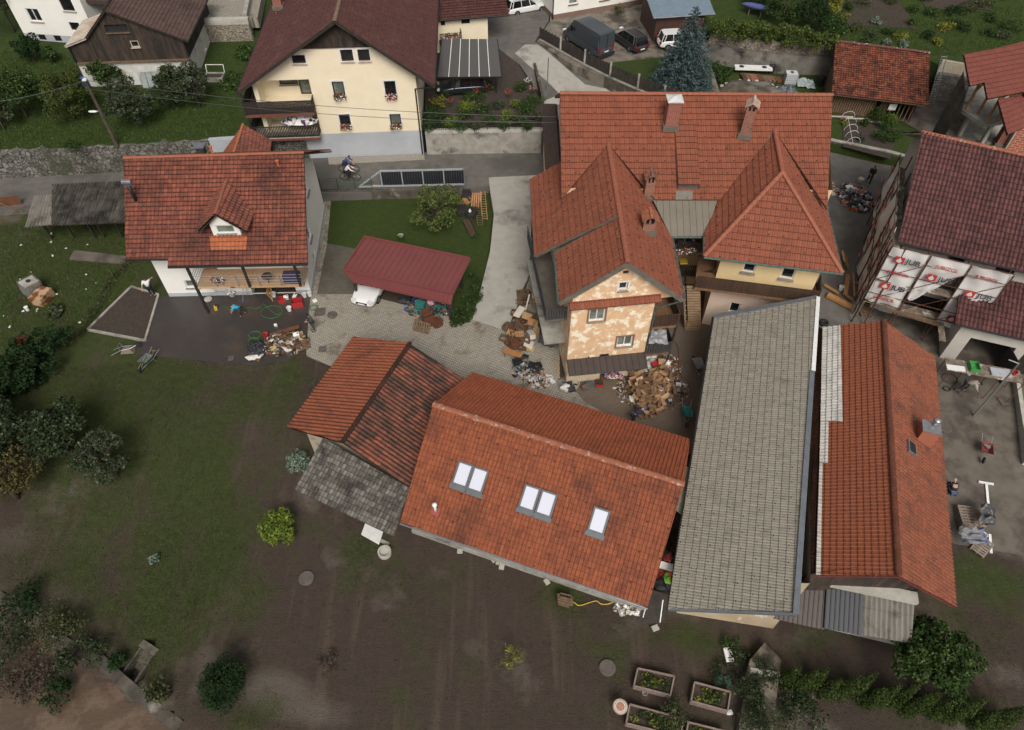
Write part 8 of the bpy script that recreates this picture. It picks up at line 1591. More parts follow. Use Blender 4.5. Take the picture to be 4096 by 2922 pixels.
for i,(x,y,lab)in enumerate(((1097,1186,'white bucket beside the wooden step ladder'),(1159,1243,'white bucket with blue water left of the wet ring on the asphalt'),(1219,1188,'left one of two buckets at the white house corner'),(1240,1184,'right one of two buckets at the white house corner'),(1046,1408,'white bucket at the foot of the debris heap next to the sacks pallet'),(3361,1160,'white bucket beside the orange planks on the street'),(3840,2128,'dirty white bucket left on the blue and grey tarpaulin'),(3926,2150,'dirty white bucket right on the blue and grey tarpaulin'),(3875,1498,'white and red bucket under the work platform'))):put(BW,on(x,y),i,lab,None,1.1)
RT=bucket(RD);put(RT,on(1066,1350),0,'red tub with grey rags beside the debris heap',None,1.2)
for x,y,s_,lab in((1129,1206,.5,'small red crate among the cleaning things'),(1192,1222,.75,'large bright red crate tipped on its side in front of the open porch')):K(lambda m:tray(m,(0,0,s_*.35),s_,s_*.75,s_*.7),RD,'plastic_crate',lab,'crate',on(x,y),.3)
canister('white canister behind the small red crate',on(1147,1196),WHITEP,.3,1.2);canister('white canister with red print right of the red crates',on(1178,1196),WHITEP,1.4,1.3);canister('white bottle with red cap alone on the dark asphalt',on(1105,1305),WHITEP,.2,.8)
t=thing('step_ladder','wooden step ladder standing by the porch of the white house','ladder',on(1078,1190));a,b,c,d=on(1064,1178),on(1090,1206),P(1072,1140,1.5),P(1082,1140,1.5)
for q,r in((a,c),(b,d)):m=MB();m.beam(q,r,.05,.05);m.build('stile',Q_.wood,t)
for k in range(5):m=MB();f=(k+.5)/5;m.beam(a.lerp(c,f),b.lerp(d,f),.07,.03);m.build('rung',Q_.wood,t)
tool('snow_shovel','blue shovel leaning on the white house wall',P(985,1150,1.2),on(990,1186),'shovel',BL);tool('push_broom','blue broom left of the blue shovel',P(972,1150,1.3),on(972,1205),'broom',BL);tool('shovel','shovel with a white blade lying on the block paving',on(1240,1170),on(1256,1198),'shovel',WHITEP);tool('shovel','grey shovel beside the pallet of black bags',on(1024,1375),on(1012,1408),'shovel',Q_.steel)
m=MB();p=on(866,1238);m.box(p+U_(.15),(.22,.3,.3),rz=.3);m.box(p+V((.03,.05,.35)),(.12,.12,.2),rz=.3,mi=1);tag(m.build('pressure_washer',[YL,Q_.black_],bevel=.02),'yellow and black pressure washer on the damp asphalt','pressure washer')
def hose(label,pts,mat,r=.018,loops=()):
 v=[on(x,y)+U_(.03)for x,y in pts];o=[]
 for i in range(len(v)-1):
  for k in range(6):f=k/6;o.append(v[i].lerp(v[i+1],f)+V((.12*math.sin((i*6+k)*.9),.12*math.cos((i*6+k)*.7),0)))
 for x,y,R_,n in loops:
  c=on(x,y)
  for k in range(int(18*n)):q=k*.35;rr=R_*(1+.2*math.sin(k*.37));o.append(c+V((rr*math.cos(q),rr*math.sin(q)*.85,.03+k*.0012)))
 m=MB();m.tube(o,r,5);return tag(m.build('hose',mat,smooth=True),label,'hose')
HG=M_('green hose',(.04,.22,.05),None,3,.5,0);hose('green hose winding across the asphalt yard to loose loops',[(885,1232),(950,1240),(1030,1235),(1055,1215),(1110,1265)],HG,.018,[(1085,1255,.75,1.2)]);hose('green hose in tangled loops above the pallet of black bags',[(1000,1402),(1005,1370)],HG,.018,[(1018,1345,.4,2),(1012,1368,.33,1.5)]);hose('coil of green hose beside the square manhole cover',[(1290,1262),(1270,1255)],HG,.02,[(1252,1235,.3,5)])
hose('black hose coil by the pressure washing worker',[(3850,1560),(3810,1550)],Q_.black_,.02,[(3785,1560,.22,3),(3800,1520,.5,1)]);hose('yellow hose running along the barn wall from the wooden kennel',[(2262,2412),(2340,2416),(2410,2412),(2470,2405)],YL,.03);hose('thin red hose lying down the muddy courtyard',[(2700,1370),(2725,1500),(2770,1580),(2760,1660),(2740,1740)],M_('dull red hose',(.16,.05,.03)),.02);hose('grey cables tangled beside the scaffold foot',[(3400,1120),(3410,1130)],Q_.steel,.015,[(3430,1125,.5,3)])
junk('debris_heap','heap of soaked boards, yellow rags and white litter on the asphalt edge',on(1140,1378),1.55,1.0,.6,260,[Q_.woodold,Q_.woodred,Q_.darkwood,BAGW,M_('yellow rag',(.42,.33,.16)),CARD[1],CARD[1],BAGG,Q_.woodold,CARD[1],M_('soaked rags',(.08,.06,.045)),Q_.darkwood],(.09,.5),seed=15)
panel('long brown board leaning out of the debris heap','board','board',on(1085,1352)+U_(.3),on(1205,1330)+U_(.6),.35,Q_.woodred);canister('white container with blue cap on the right of the debris heap',on(1193,1362)+U_(.35),WHITEP,.4,1.5)
t=pallet(Q_.woodold);t.location=on(1030,1420);t.rotation_euler[2]=R(80);t['label']='pallet carrying black and white bags at the asphalt edge'
for i in range(9):put(S2,on(1016+14*(i%3),1392+14*(i//3))+U_(.2),i,'flat black bag stacked on the pallet at the asphalt edge','black bags on the pallet',(1.1,1,.7))
for x,y in((1052,1400),(1050,1420),(1030,1434),(1010,1440)):put(S1,on(x,y)+U_(.15),1.3 if x>1040 else .2,'white bag on the rim of the pallet with black bags','white bags on the pallet',(1.2,1,.8))
t=thing('planter','stone planter filled with dry stalks and rags by the white house door','planter',on(930,1182));m=MB();m.lathe(on(930,1182),[(.2,0),(.3,.3),(.27,.3),(.2,.1)],14);m.build('pot',Q_.concretelight,t);leaves('stalks',Q_.white_,t,[on(930,1182)+U_(.4)],[(.35,.3,.15)],60,.1,3)
wheelbarrow(M_('muddy steel',(.17,.14,.11)),'muddy wheelbarrow lying upside down beside the soil bed',on(512,1400)+U_(.6),R(10),R(170));wheelbarrow(M_('green grey steel',(.10,.13,.11)),'wheelbarrow with shovels at the corner of the asphalt',on(597,1458),R(250));wheelbarrow(GR,'teal green wheelbarrow standing in the muddy courtyard',on(2742,1668),R(262));wheelbarrow(Q_.steel,'grey rusty wheelbarrow against the grey hall wall',on(2788,1478),R(100));wheelbarrow(M_('dull red steel',(.20,.035,.03)),'red wheelbarrow holding a shovel in the right yard',on(3930,1812),R(245))
tool('snow_shovel','blue bladed shovel lying across the corner wheelbarrow',on(600,1450)+U_(.7),on(552,1475),'shovel',BL);tool('push_broom','brown broom standing at the corner wheelbarrow',on(607,1450),on(620,1415)+U_(.3),'broom',Q_.woodold);tool('shovel','pale handled shovel in the red wheelbarrow',P(4005,1778,1.0),on(3940,1805)+U_(.6),'shovel',Q_.steel)
def tank(label,loc,rz,mud=0,tilt=(0,0)):
 t=thing('water_tank',label,'water tank');m=MB();m.box((0,0,.62),(1.1,.92,1.0));m.build('bottle',M_('muddy tank plastic',(.42,.40,.36),(.25,.22,.18),2,.5,.1)if mud else M_('tank plastic',(.60,.61,.62),(.52,.53,.54),2,.4,.1),t,bevel=.08);m=MB();m.lathe((0,0,1.12),[(.16,0),(.16,.05)],16);m.build('lid',Q_.black_,t);m=MB()
 for z in(.15,.35,.55,.75,.95,1.12):[m.beam(a,b,.02,.02)for a,b in(((-.57,-.48,z),(.57,-.48,z)),((.57,-.48,z),(.57,.48,z)),((.57,.48,z),(-.57,.48,z)),((-.57,.48,z),(-.57,-.48,z)))]
 for k in range(7):x=-.57+k*.19;[m.beam((x,y,.1),(x,y,1.12),.018,.018,up=(0,1,0))for y in(-.49,.49)]
 for k in range(6):y=-.48+k*.192;[m.beam((x,y,.1),(x,y,1.12),.018,.018,up=(0,1,0))for x in(-.58,.58)]
 m.build('cage',Q_.steel,t);m=MB();m.box((0,0,.06),(1.15,.95,.1));m.build('base',Q_.steel,t);t.location=loc;t.rotation_euler=(tilt[0],tilt[1],rz);return t
tank('clean white caged water tank behind the big house',P(3155,335,1.7),R(-5));tank('muddy caged water tank stranded on the left lawn',on(135,1170),R(55),1,(.12,.1))
t=thing('steel_cabinet','rusty orange steel cabinet lying on the left lawn','cabinet',on(180,1215));m=MB();m.box(on(178,1200)+U_(.35),(1.0,1.35,.7),rz=R(-12));m.build('body',M_('rusted enamel',(.46,.31,.19),(.40,.26,.15),1,.6,.1,c3=(.16,.055,.02),sc3=1.3,lo3=.47,hi3=.5),t,bevel=.02)
K(lambda m:tray(m,(0,0,.2),.8,.6,.35),M_('dark red plastic',(.2,.02,.025)),'plastic_crate','dark red crate on the left lawn above the hedge','crate',on(92,1372),.5);K(lambda m:m.lathe((0,0,0),[(.12,0),(.14,.35),(.1,.36)],14),WHITEP,'canister','small white canister left of the rusty cabinet','canister',on(112,1242));shrub('grass_tuft','long bladed grass clump below the rusty cabinet',on(225,1258),.7,.5,L_['grey'],260,.14,seed=300,clumps=6,stem=False)
m=MB();m.slab([on(280,1040)+U_(.12),on(300,1005)+U_(.12),on(510,1030)+U_(.12),on(520,1060)+U_(.12)],.3);tag(m.build('concrete_slab',Q_.yardconc),'long muddy concrete slab on the lawn below the corrugated shed','slab')
rng=random.Random(5)
lit=MB();lit.box((0,0,.03),(.16,.11,.05),rz=.3);lit.blob((.05,.03,.05),(.07,.05,.03),1,.4);proto=tag(lit.build('litter',WHITEP),'scrap of white litter scattered over the left lawn','litter','litter on the left lawn');first=True
for x,y in((85,982),(206,936),(205,970),(350,980),(345,1100),(384,1133),(345,1158),(228,1178),(80,1118),(95,1150),(82,1158),(105,1175),(147,1248),(93,1247),(15,1265),(320,1292),(212,1025),(265,995),(40,1310),(150,1240),(76,1338),(125,1090)):
 o=proto if first else proto.copy();
 if not first:COL.objects.link(o)
 first=False;o.location=on(x,y);o.rotation_euler[2]=rng.uniform(0,6);s_=rng.uniform(.4,1.1);o.scale=(s_,s_,s_)
DC=M_('worn steel cover',(.12,.10,.085),(.08,.068,.058),4,.7,.4)
for x,y,sx,sy,lab in((1280,1250,.75,.75,'square steel manhole cover beside the hose coil'),(1290,1398,.5,.5,'square drain grate in its pale concrete frame'),(925,1436,.4,.4,'small drain grate at the lower edge of the asphalt'),(4012,1608,.5,.6,'square cover in the right yard concrete')):K(lambda m:m.box((0,0,.045),(sx,sy,.03)),DC,'manhole_cover',lab,'cover',on(x,y),.1)
for x,y,r,lab in((1330,1262,.36,'round manhole cover on the block paving'),(1226,2315,.42,'round muddy manhole cover below the lime green bush'),(2430,2673,.42,'round perforated manhole cover above the raised beds'),(3778,1712,.42,'round manhole with bolts at the right barn eave')):K(lambda m:m.lathe((0,0,0),[(r,0),(r,.06),(r*.9,.07),(.02,.07)],24),DC,'manhole_cover',lab,'cover',on(x,y))
K(lambda m:m.lathe((0,0,0),[(.38,0),(.38,.3),(.3,.3),(.3,.1),(.02,.1)],20),Q_.concretelight,'well_ring','round concrete pot with reddish tiles left of the long barn','pot',on(1540,2215))
t=thing('flower_pot','grey bowl with a small plant on the lawn','pot',P(1604,950,.05));m=MB();m.lathe(P(1604,950,.05),[(.14,0),(.24,.2),(.2,.2),(.1,.05)],16);m.build('bowl',Q_.concretelight,t);leaves('plant',L_['mid'],t,[P(1604,950,.4)],[(.28,.28,.2)],90,.06,4)
def armchair(label,loc,rz):
 t=thing('wicker_armchair',label,'armchair');WM=M_('dark wicker',(.035,.03,.03),(.02,.018,.018),12,.7,.5);m=MB();m.box((0,0,.2),(.62,.62,.38));m.build('seat',WM,t,bevel=.03);m=MB();m.box((0,.29,.55),(.7,.12,.5));m.build('backrest',WM,t,bevel=.03);[MB().box((s_*.33,0,.4),(.1,.66,.42)).build('armrest',WM,t,bevel=.02)for s_ in(-1,1)];t.location=loc;t.rotation_euler[2]=rz
armchair('dark wicker armchair facing the lawn, left of the white vase',P(1847,858,.05),.1);armchair('dark wicker armchair with a hoop and white vase beside the long ladder',P(1888,868,.05),-.3);armchair('dark wicker armchair pushed against the road wall',P(1867,798,.05),0)
K(lambda m:m.lathe((0,0,0),[(.08,0),(.13,.12),(.06,.3)],14),WHITEP,'vase','white vase standing on the wicker armchair seat','vase',P(1880,850,.45))
t=thing('garden_bench','slatted wooden garden bench with green ends on the lawn edge','bench',P(1880,915,.05));a,b=P(1862,878,.45),P(1895,945,.45);n_=V((.9,.35,0)).normalized()
for k in range(4):m=MB();m.beam(a+n_*(k*.13-.2),b+n_*(k*.13-.2),.1,.03);m.build('slat',M_('brown bench wood',(.09,.05,.035)),t)
for k in range(2):m=MB();m.beam(a+n_*.32+U_(.2+k*.16),b+n_*.32+U_(.2+k*.16),.03,.1);m.build('backrest_slat',M_('brown bench wood',(.09,.05,.035)),t)
for q in(a,b):m=MB();m.beam(q+n_*-.25-U_(.43),q+n_*.3+U_(.45),.05,.05);m.beam(q+n_*.3-U_(.43),q+n_*.2,.05,.05);m.build('side_frame',gm_,t)
def ladder(label,a0,a1,w_,n,mat):
 t=thing('ladder',label,'ladder',a0);s_=V((w_/2,0,0));[MB().beam(a0+s_*q,a1+s_*q,.04,.07).build('stile',mat,t)for q in(-1,1)]
 for k in range(n):p=a0.lerp(a1,(k+.5)/n);m=MB();m.tube([p-s_,p+s_],.018,6);m.build('rung',mat,t)
ladder('long wooden ladder lying beside the stacked crates on the lawn',P(1922,905,.1),P(1906,775,.5),.42,14,Q_.woodold);ladder('second wooden ladder behind the first on the lawn',P(1940,880,.1),P(1930,765,.7),.4,12,Q_.wood);ladder('tall aluminium ladder leaning on the boulder wall',P(3722,420,1.75),P(3778,223,6.0),.5,20,Q_.steel)
for i,(x,y,z)in enumerate(((1855,812,0),(1870,812,0),(1862,808,.3),(1885,800,0),(1893,792,.3),(1900,810,0))):put(C3,P(x,y,z+.05),i,'pale slatted crate stacked in the lawn corner by the road wall','crates in the lawn corner',1.1,(.2*(i%3),0))
for i in range(5):panel('orange brown board leaning in the lawn corner','board','board',P(1886+i*9,830,.1),P(1892+i*8,772,.9),.12,M_('orange wood panel',(.36,.17,.06)))['group']='boards in the lawn corner'
junk('stored_goods','mixed tools, bottles and boxes packed under the right end of the maroon carport',on(1718,1235),1.7,1.0,.9,260,[GR,Q_.woodred,BAGK,BAGK,Q_.black_,Q_.woodold,Q_.darkwood,BAGG,OR_,Q_.steel,Q_.woodred,BL,Q_.black_],(.08,.34),seed=21)
PL=pallet(Q_.woodold);put(PL,on(1690,1318)+U_(.25),-.35,'old brown pallet propped in front of the carport goods',None,1,(.9,0))
for i,(x,y,z)in enumerate(((1712,1300,.0),(1712,1300,.32),(1714,1298,.62),(1712,1292,.9),(1748,1306,0),(1750,1304,.35))):put(C2,on(x,y)+U_(z),.3+.1*i,'orange brown slatted crate stacked in front of the carport goods','crates by the carport',1.05,(0,.4 if i>3 else 0))
K(lambda m:m.box((0,0,.2),(.65,.45,.4)),GR,'storage_box','dark green storage box on the carport goods','box',on(1688,1262)+U_(.9),-.3);K(lambda m:m.blob((0,0,.15),(.28,.22,.2),2,.4),M_('pink film',(.6,.3,.36),None,3,.5,.4),'pink_bag','pale pink bag on the carport goods','bag',on(1730,1250)+U_(.9));K(lambda m:m.blob((0,0,.2),(.5,.35,.3),2,.5),BAGK,'cloth_heap','black cloth hanging left of the carport goods','cloth',on(1626,1208));panel('blue board standing under the maroon carport','board','board',on(1655,1215),P(1662,1190,1.0),.5,BL)
PY=pallet(Q_.wood);put(PY,on(3368,1060)+U_(.5),1.4,'pale yellow pallet leaning at the corner of the red roofed wing',None,1,(.9,0));put(PL,on(3458,1245),1.45,'pallet lying at the near foot of the scaffold')
PO=M_('orange shuttering plank',(.42,.22,.08),(.34,.16,.055),1,.7,.3,stretch=(3,.8,3))
for a,b,w_,lab in(((3306,1188),(3404,1240),.4,'widest orange plank, nearest the grey hall'),((3294,1148),(3350,1185),.2,'narrow orange plank crossing behind the widest one'),((3388,1108),(3376,1190),.3,'upright orange plank beside the white bucket'),((3378,1188),(3408,1212),.2,'short orange plank at the foot of the upright one'),((3408,1100),(3412,1195),.12,'thin pale plank along the scaffold foot')):panel(lab+' on the street','plank','plank',on(*a)+U_(.2),on(*b)+U_(.25),w_,PO,.22 if w_>.3 else .1)
def tyre(label,loc,tilt=0,n=1):m=MB();[m.lathe((0,0,k*.2),[(.2,0),(.33,.02),(.33,.18),(.2,.2),(.17,.1)],20)for k in range(n)];t=tag(m.build('tyre',Q_.rubber,smooth=True),label,'tyre');t.location=loc;t.rotation_euler[1]=tilt
tyre('black tyre lying behind the top corner of the grey hall',on(3294,1296));tyre('black tyres lying in front of the mossy rock mound',P(2975,312,1.75),.15)
junk('rubbish_heap','heap of bags, a suitcase and household rubbish on the street by the scaffold',on(3420,795),1.3,1.9,.7,260,[BAGK,BAGK,Q_.black_,BAGG,BAGW,OR_,M_('purple cloth',(.12,.04,.13)),Q_.steel,TG,BAGG],(.1,.42),seed=22);junk('rubbish_heap','small pile of rags at the right gable of the big house',on(3322,755),.5,1.0,.35,70,[BAGW,BAGK,OR_,CARD[0],BAGG],(.08,.25),seed=23)
K(lambda m:m.box((0,0,.15),(.7,.5,.3)),M_('dark suitcase',(.07,.075,.085)),'suitcase','dark grey suitcase on the near side of the street heap','suitcase',on(3415,822)+U_(.35),.1);K(lambda m:m.box((0,0,.1),(.6,.55,.35)),WHITEP,'small_cupboard','white box at the left side of the street heap','box',on(3392,772)+U_(.3),.1);K(lambda m:m.lathe((0,0,0),[(.2,0),(.24,.25),(.1,.3)],16),M_('beige pot',(.5,.45,.36)),'cooking_pot','beige pot on top of the street heap','pot',on(3432,745)+U_(.5))
t=thing('lamp_post','tall grey steel lamp post with short arm in the right yard','lamp post',on(3894,1665));p=on(3894,1665);zt=up_to(p,1455);m=MB();m.tube([p,(p.x,p.y,zt)],[.07,.045],8);m.build('pole',Q_.steel,t);m=MB();m.tube([(p.x,p.y,zt),(p.x-.5,p.y+.25,zt+.05)],.035,6);m.build('arm',Q_.steel,t)
PP=pallet(M_('grey pink pallet wood',(.30,.24,.20),(.2,.16,.13),4));
for k in range(4):put(PP,on(3850,2080)+U_(.15*k),R(82),'weathered pallet in the stack below the right barn eave','stacked pallets in the right yard')
put(PP,on(3925,2190),R(40),'single pallet half under the grey tarpaulin');tarp('crumpled grey tarpaulin beside the pallet stack',[P(3925,2010,.6),P(3975,2020,.3),P(3985,2100,.1),P(3915,2100,.3)],TG,5,amp=.4);tarp('blue and grey tarpaulin spread below the pallet stack',[P(3845,2115,.4),P(3930,2110,.4),P(3960,2180,.15),P(3850,2170,.15)],M_('blue grey tarpaulin',(.09,.11,.2),(.17,.17,.18),.8,.5,.5,.03,lo=.48,hi=.52),6,amp=.35);K(lambda m:(m.blob((0,0,.3),(.4,.6,.3),2,.3)),M_('paper sacks',(.28,.19,.12)),'paper_sacks','brown paper sacks right of the pallet stack','bag',on(3895,2080))
panel('white painted pipe running down the right yard','pipe','pipe',on(3943,1940)+U_(.06),on(3950,2020)+U_(.06),.14,WHITEP,.08);panel('white crossbar of the pipe in the right yard','pipe','pipe',on(3912,1930)+U_(.06),on(3972,1940)+U_(.06),.12,WHITEP,.08);panel('lower white pipe beside the single pallet','pipe','pipe',on(3956,2140)+U_(.06),on(3962,2215)+U_(.06),.14,WHITEP,.08)
w_=[on(4046,1520),on(4070,1700),on(4086,1860)];wallstrip('yard_wall','low pale wall along the right edge of the concrete yard','wall',w_,lift(w_,.5),Q_.concretelight,.25)
t=thing('speaker_box','long white box with two dark flower shaped openings on stacked tiles','box',P(3013,300,1.7));c=P(3013,272,2.3);m=MB();m.box(c,(3.6,.75,.2),rz=R(-4));m.build('body',WHITEP,t)
for s_ in(-1.15,1.05):m=MB();[m.lathe(c+V((s_+.16*math.cos(k*1.05),.16*math.sin(k*1.05)-s_*.07,.1)),[(.1,0),(.1,.02)],10)for k in range(6)];m.lathe(c+V((s_,-s_*.07,.1)),[(.12,0),(.12,.025)],10);m.build('opening',Q_.black_,t)
for i in range(10):panel('stacked tiles and boards under the white box','board','board',P(2970+i*17,296+i*2,1.8+.05*(i%3)),P(2985+i*17,320+i,1.8+.05*(i%3)),.6,[Q_.woodred,Q_.woodold,Q_.brickold,Q_.woodold][i%4],.2)['group']='tiles and boards under the white box'
def barrel(label,x,y,z,mat):m=MB();m.lathe(P(x,y,z),[(.28,0),(.31,.05),(.31,.82),(.28,.88),(.02,.88)],16);tag(m.build('barrel',mat),label,'barrel')
barrel('black barrel right of the white box',3082,292,1.7,Q_.black_);barrel('dark barrel with blue lid in the corner behind the old tiled shed',3278,340,1.7,Q_.black_);barrel('blue barrel under the wooden utility pole top',350,350,3.9,BL)
m=MB();m.blob(P(3000,380,1.6),(2.9,2.2,.9),4,.15,seed=3);tag(m.build('rock_mound',M_('mossy rock',(.10,.085,.06),(.05,.045,.025),1.5,.95,.8,.05,c3=(.16,.15,.14),sc3=.5),smooth=True),'mossy rock mound ringed with white stones behind the big house','rock')
for i in range(9):q=2.6-i*.28;c=P(3000,372,1.75)+V((2.9*math.cos(q),2.1*math.sin(q),.1));m=MB();m.blob(c,(.2,.16,.14),2,.3,seed=i);tag(m.build('stone',Q_.concretelight),'white stone on the rim of the mossy rock mound','stone','stones round the rock mound')
tarp('crumpled blue grey tarpaulin on the grass in front of the water tank',[P(3115,340,2.2),P(3180,350,2.1),P(3200,390,1.8),P(3120,390,1.8)],M_('blue grey tarp',(.13,.15,.17),(.09,.10,.12),2,.4,.6,.04),7,amp=.5);tarp('pale green tarpaulin over timber right of the water tank',[P(3188,312,2.4),P(3250,318,2.3),P(3262,355,1.9),P(3190,345,1.9)],M_('pale tarp',(.26,.31,.31),(.2,.24,.24),2,.4,.6,.04),8,amp=.35)
t=thing('canoe','blue canoe resting on a trestle among the bushes','canoe',P(3010,30,4.6));m=MB();n=15;c0,c1=P(2967,15,5.6),P(3085,38,5.6);rings=[]
for i in range(n):f=i/(n-1);w_=max(.02,.42*math.sin(math.pi*f)**.6);p=c0.lerp(c1,f);rings+=[p+V((0,w_*math.cos(k*.785),.3*math.sin(k*.785)*w_/.42))for k in range(8)]
m.add(rings,[(i*8+k,i*8+(k+1)%8,(i+1)*8+(k+1)%8,(i+1)*8+k)for i in range(n-1)for k in range(8)]);m.build('hull',M_('violet blue hull',(.09,.10,.27)),t,smooth=True);m=MB();[m.beam(c0.lerp(c1,f)-U_(.1),c0.lerp(c1,f)-U_(1),.1,.1,up=(0,1,0))for f in(.3,.7)];m.build('trestle',Q_.woodold,t)
t=thing('bed_hoops','row of thin white plastic hoops over the vegetable bed','hoops',P(3395,500,1.75));
for i in range(5):c=P(3392+i*5,470+i*26,1.75);m=MB();m.tube([c+V((.6*math.cos(k*.314),0,.6*math.sin(k*.314)))for k in range(11)],.015,5);m.build('hoop',WHITEP,t)
m=MB();m.tube([P(3392,470,2.35),P(3412,574,2.35)],.015,5);m.build('ridge_rod',WHITEP,t)
t=thing('utility_pole','leaning brown wooden utility pole with a white street lamp on the hillside','utility pole',P(470,587,3.4));a=P(470,587,3.3);zt=up_to(a,322);tp_=V((a.x,a.y,zt));m=MB();m.tube([a,tp_],[.15,.1],9);m.build('pole',Q_.bark,t);m=MB();c=a.lerp(tp_,.55);m.tube([c,c+V((-.3,-.1,.1))],.03,6);m.build('bracket',Q_.steel,t);m=MB();m.blob(c+V((-.5,-.15,.08)),(.36,.14,.08),2,0);m.build('lamp_head',WHITEP,t);m=MB();m.box(tp_+U_(.05),(.3,.3,.1));m.build('cap',WHITEP,t)
p=P(2187,400,1.2);zt=up_to(p,232);t=thing('metal_pole','thin grey metal pole at the lane junction above the big house ridge','pole',p);m=MB();m.tube([p,(p.x,p.y,zt)],.05,8);m.build('pole',Q_.steel,t)
def cable(label,a,b,sag):m=MB();m.tube([a.lerp(b,k/24)-V((0,0,sag*4*(k/24)*(1-k/24)))for k in range(25)],.022,4);tag(m.build('overhead_cable',Q_.black_),label,'cable')
cable('upper overhead cable crossing the cream facade',tp_,P(2500,470,7.6),.8);cable('lower overhead cable crossing the cream facade',tp_-U_(.7),P(2500,490,7.2),.9);cable('cable from the wooden pole to the left',tp_,P(-300,430,9),.5)
t=thing('cold_frame','concrete cold frame with glass lid beside the pumpkin vines','cold frame',on(862,318));c=on(862,318);m=MB();tray(m,c+U_(.2),1.7,1.1,.4,0,.1);m.build('box',Q_.concrete,t);m=MB();m.box(c+U_(.25),(1.5,.9,.1));m.build('soil',Q_.soil,t);m=MB();[m.beam(a,b,.05,.05)for a,b in((c+V((-.8,.55,.4)),c+V((-.8,.75,1.0))),(c+V((.8,.55,.4)),c+V((.8,.75,1.0))),(c+V((-.8,.75,1.0)),c+V((.8,.75,1.0))))];m.build('lid_frame',WHITEP,t)
A,B,d,inn,zt=BBD;t=thing('plant_cover','arched translucent plant cover leaning on the whitewashed wall','cover',on(620,345));c=wallhit(A,B,622,318)-inn*.35;m=MB();m.add([c+d*x+V((0,-.35*(z<1),z-1))for x,z in((-1.1,0),(1.1,0),(1.1,1.5),(.9,1.9),(-.9,1.9),(-1.1,1.5))],[(0,1,2,3,4,5)]);m.build('film',M_('milky film',(.36,.38,.38),(.28,.3,.3),2,.4),t);m=MB();[m.beam(c+d*x+V((0,-.37,-1)),c+d*x+V((0,-.02,.9)),.03,.03)for x in(-1.1,-.55,0,.55,1.1)];m.build('rib',Q_.steel,t)
c=wallhit(A,B,490,320)-inn*.1;m=MB();m.box(c,(1.0,.06,1.9),rz=rz_of(A,B));tag(m.build('board_door',M_('pale door panel',(.40,.36,.28))),'pale glazed door leaf leaning on the whitewashed wall','door leaf');put(S1,on(800,215),0,'white film bag beside the barn corner steps',None,2.2);tyre('blue grey tyre beside the left barn corner',on(328,306),.4)
BWD=M_('grey pink bed boards',(.26,.19,.16),(.19,.14,.12),5,.8,.3)
for i,(q,lab)in enumerate((([(2552,2673),(2698,2705),(2682,2781),(2536,2743)],'upper left raised bed with yellowing leeks'),([(2779,2729),(2923,2768),(2911,2844),(2765,2804)],'right raised bed with leeks and lettuce'),([(2520,2817),(2735,2876),(2722,2948),(2505,2893)],'lower left raised bed below the mosaic table side'),([(2754,2889),(2900,2925),(2888,3000),(2740,2962)],'raised bed cut off by the bottom edge'))):
 c=[P(x,y,-.5)for x,y in q];t=thing('raised_bed',lab,'raised bed',P(*q[0],-1));
 for k in range(4):m=MB();m.beam(c[k]-U_(.25),c[(k+1)%4]-U_(.25),.07,.5);m.build('side_board',BWD,t)
 m=MB();m.poly([p-U_(.15)for p in c]);m.build('soil',Q_.soil,t)
 for s_,mt in((0,L_['yellow']),(1,L_['mid']),(2,L_['apple'])):leaves('plants',mt,t,[c[0].lerp(c[1],RB(.1,.9)).lerp(c[3].lerp(c[2],RB(.1,.9)),RB(.2,.8))-U_(.05)for _ in range(7)],[(.24,.18,.12)]*7,260,.055,400+i*3+s_)
shrub('garden_plant','straggly bush growing over the end of the lower left raised bed',P(2690,2860,-.8),.7,.8,L_['olive'],700,.06,seed=310,clumps=14)
t=thing('mosaic_table','round mosaic table top with red centre and black and white rim','table',P(2481,2828,-1));c=P(2481,2828,-.35);m=MB();m.lathe(c,[(.36,0),(.36,.04),(.02,.041)],32);m.build('table_top',M_('tan rim tiles',(.45,.30,.18)),t);m=MB();m.lathe(c,[(.3,.03),(.3,.046),(.02,.047)],32);o=m.build('white_ring',WHITEP,t);m=MB()
for k in range(22):q=k*.2856;m.box(c+V((.26*math.cos(q),.26*math.sin(q),.05)),(.04,.04,.01),rz=q+.78)
m.build('black_diamonds',Q_.black_,o);m=MB();m.lathe(c,[(.21,.03),(.21,.054),(.01,.055)],24);m.build('red_centre',M_('red mosaic',(.36,.12,.07),(.42,.25,.16),18,.6),o);m=MB();m.tube([c,c-U_(.62)],.04,8);m.build('leg',Q_.darkmetal,t)
t=thing('cement_sack','white paper sack with black print lying near the ivy wall','sack',P(2914,2622,-.95));m=MB();m.box(P(2914,2620,-.87),(.42,.72,.14),rz=R(3));m.build('sack',WHITEP,t,bevel=.05)
m=MB();m.box(P(2917,2632,-.79),(.17,.05,.004),rz=R(3));m.build('print',Q_.black_,t)
panel('green plastic sheet lying above the right raised bed','sheet','sheet',P(2880,2695,-.93),P(2868,2745,-.93),.3,M_('sea green sheet',(.06,.13,.10)),.02);panel('second green sheet beside the first above the right raised bed','sheet','sheet',P(2905,2705,-.92),P(2920,2752,-.92),.3,M_('sea green sheet',(.06,.13,.10)),.02);K(lambda m:m.lathe((0,0,0),[(.12,0),(.15,.18),(.12,.18),(.1,.05)],14),M_('grey pink pot',(.30,.25,.24)),'flower_pot','grey plastic pot below the upper left raised bed','pot',P(2578,2775,-1));K(lambda m:m.blob((0,0,.05),(.2,.15,.08),1,.4),WHITEP,'paper_scrap','white paper scrap right of the raised beds','litter',P(2920,2853,-1))
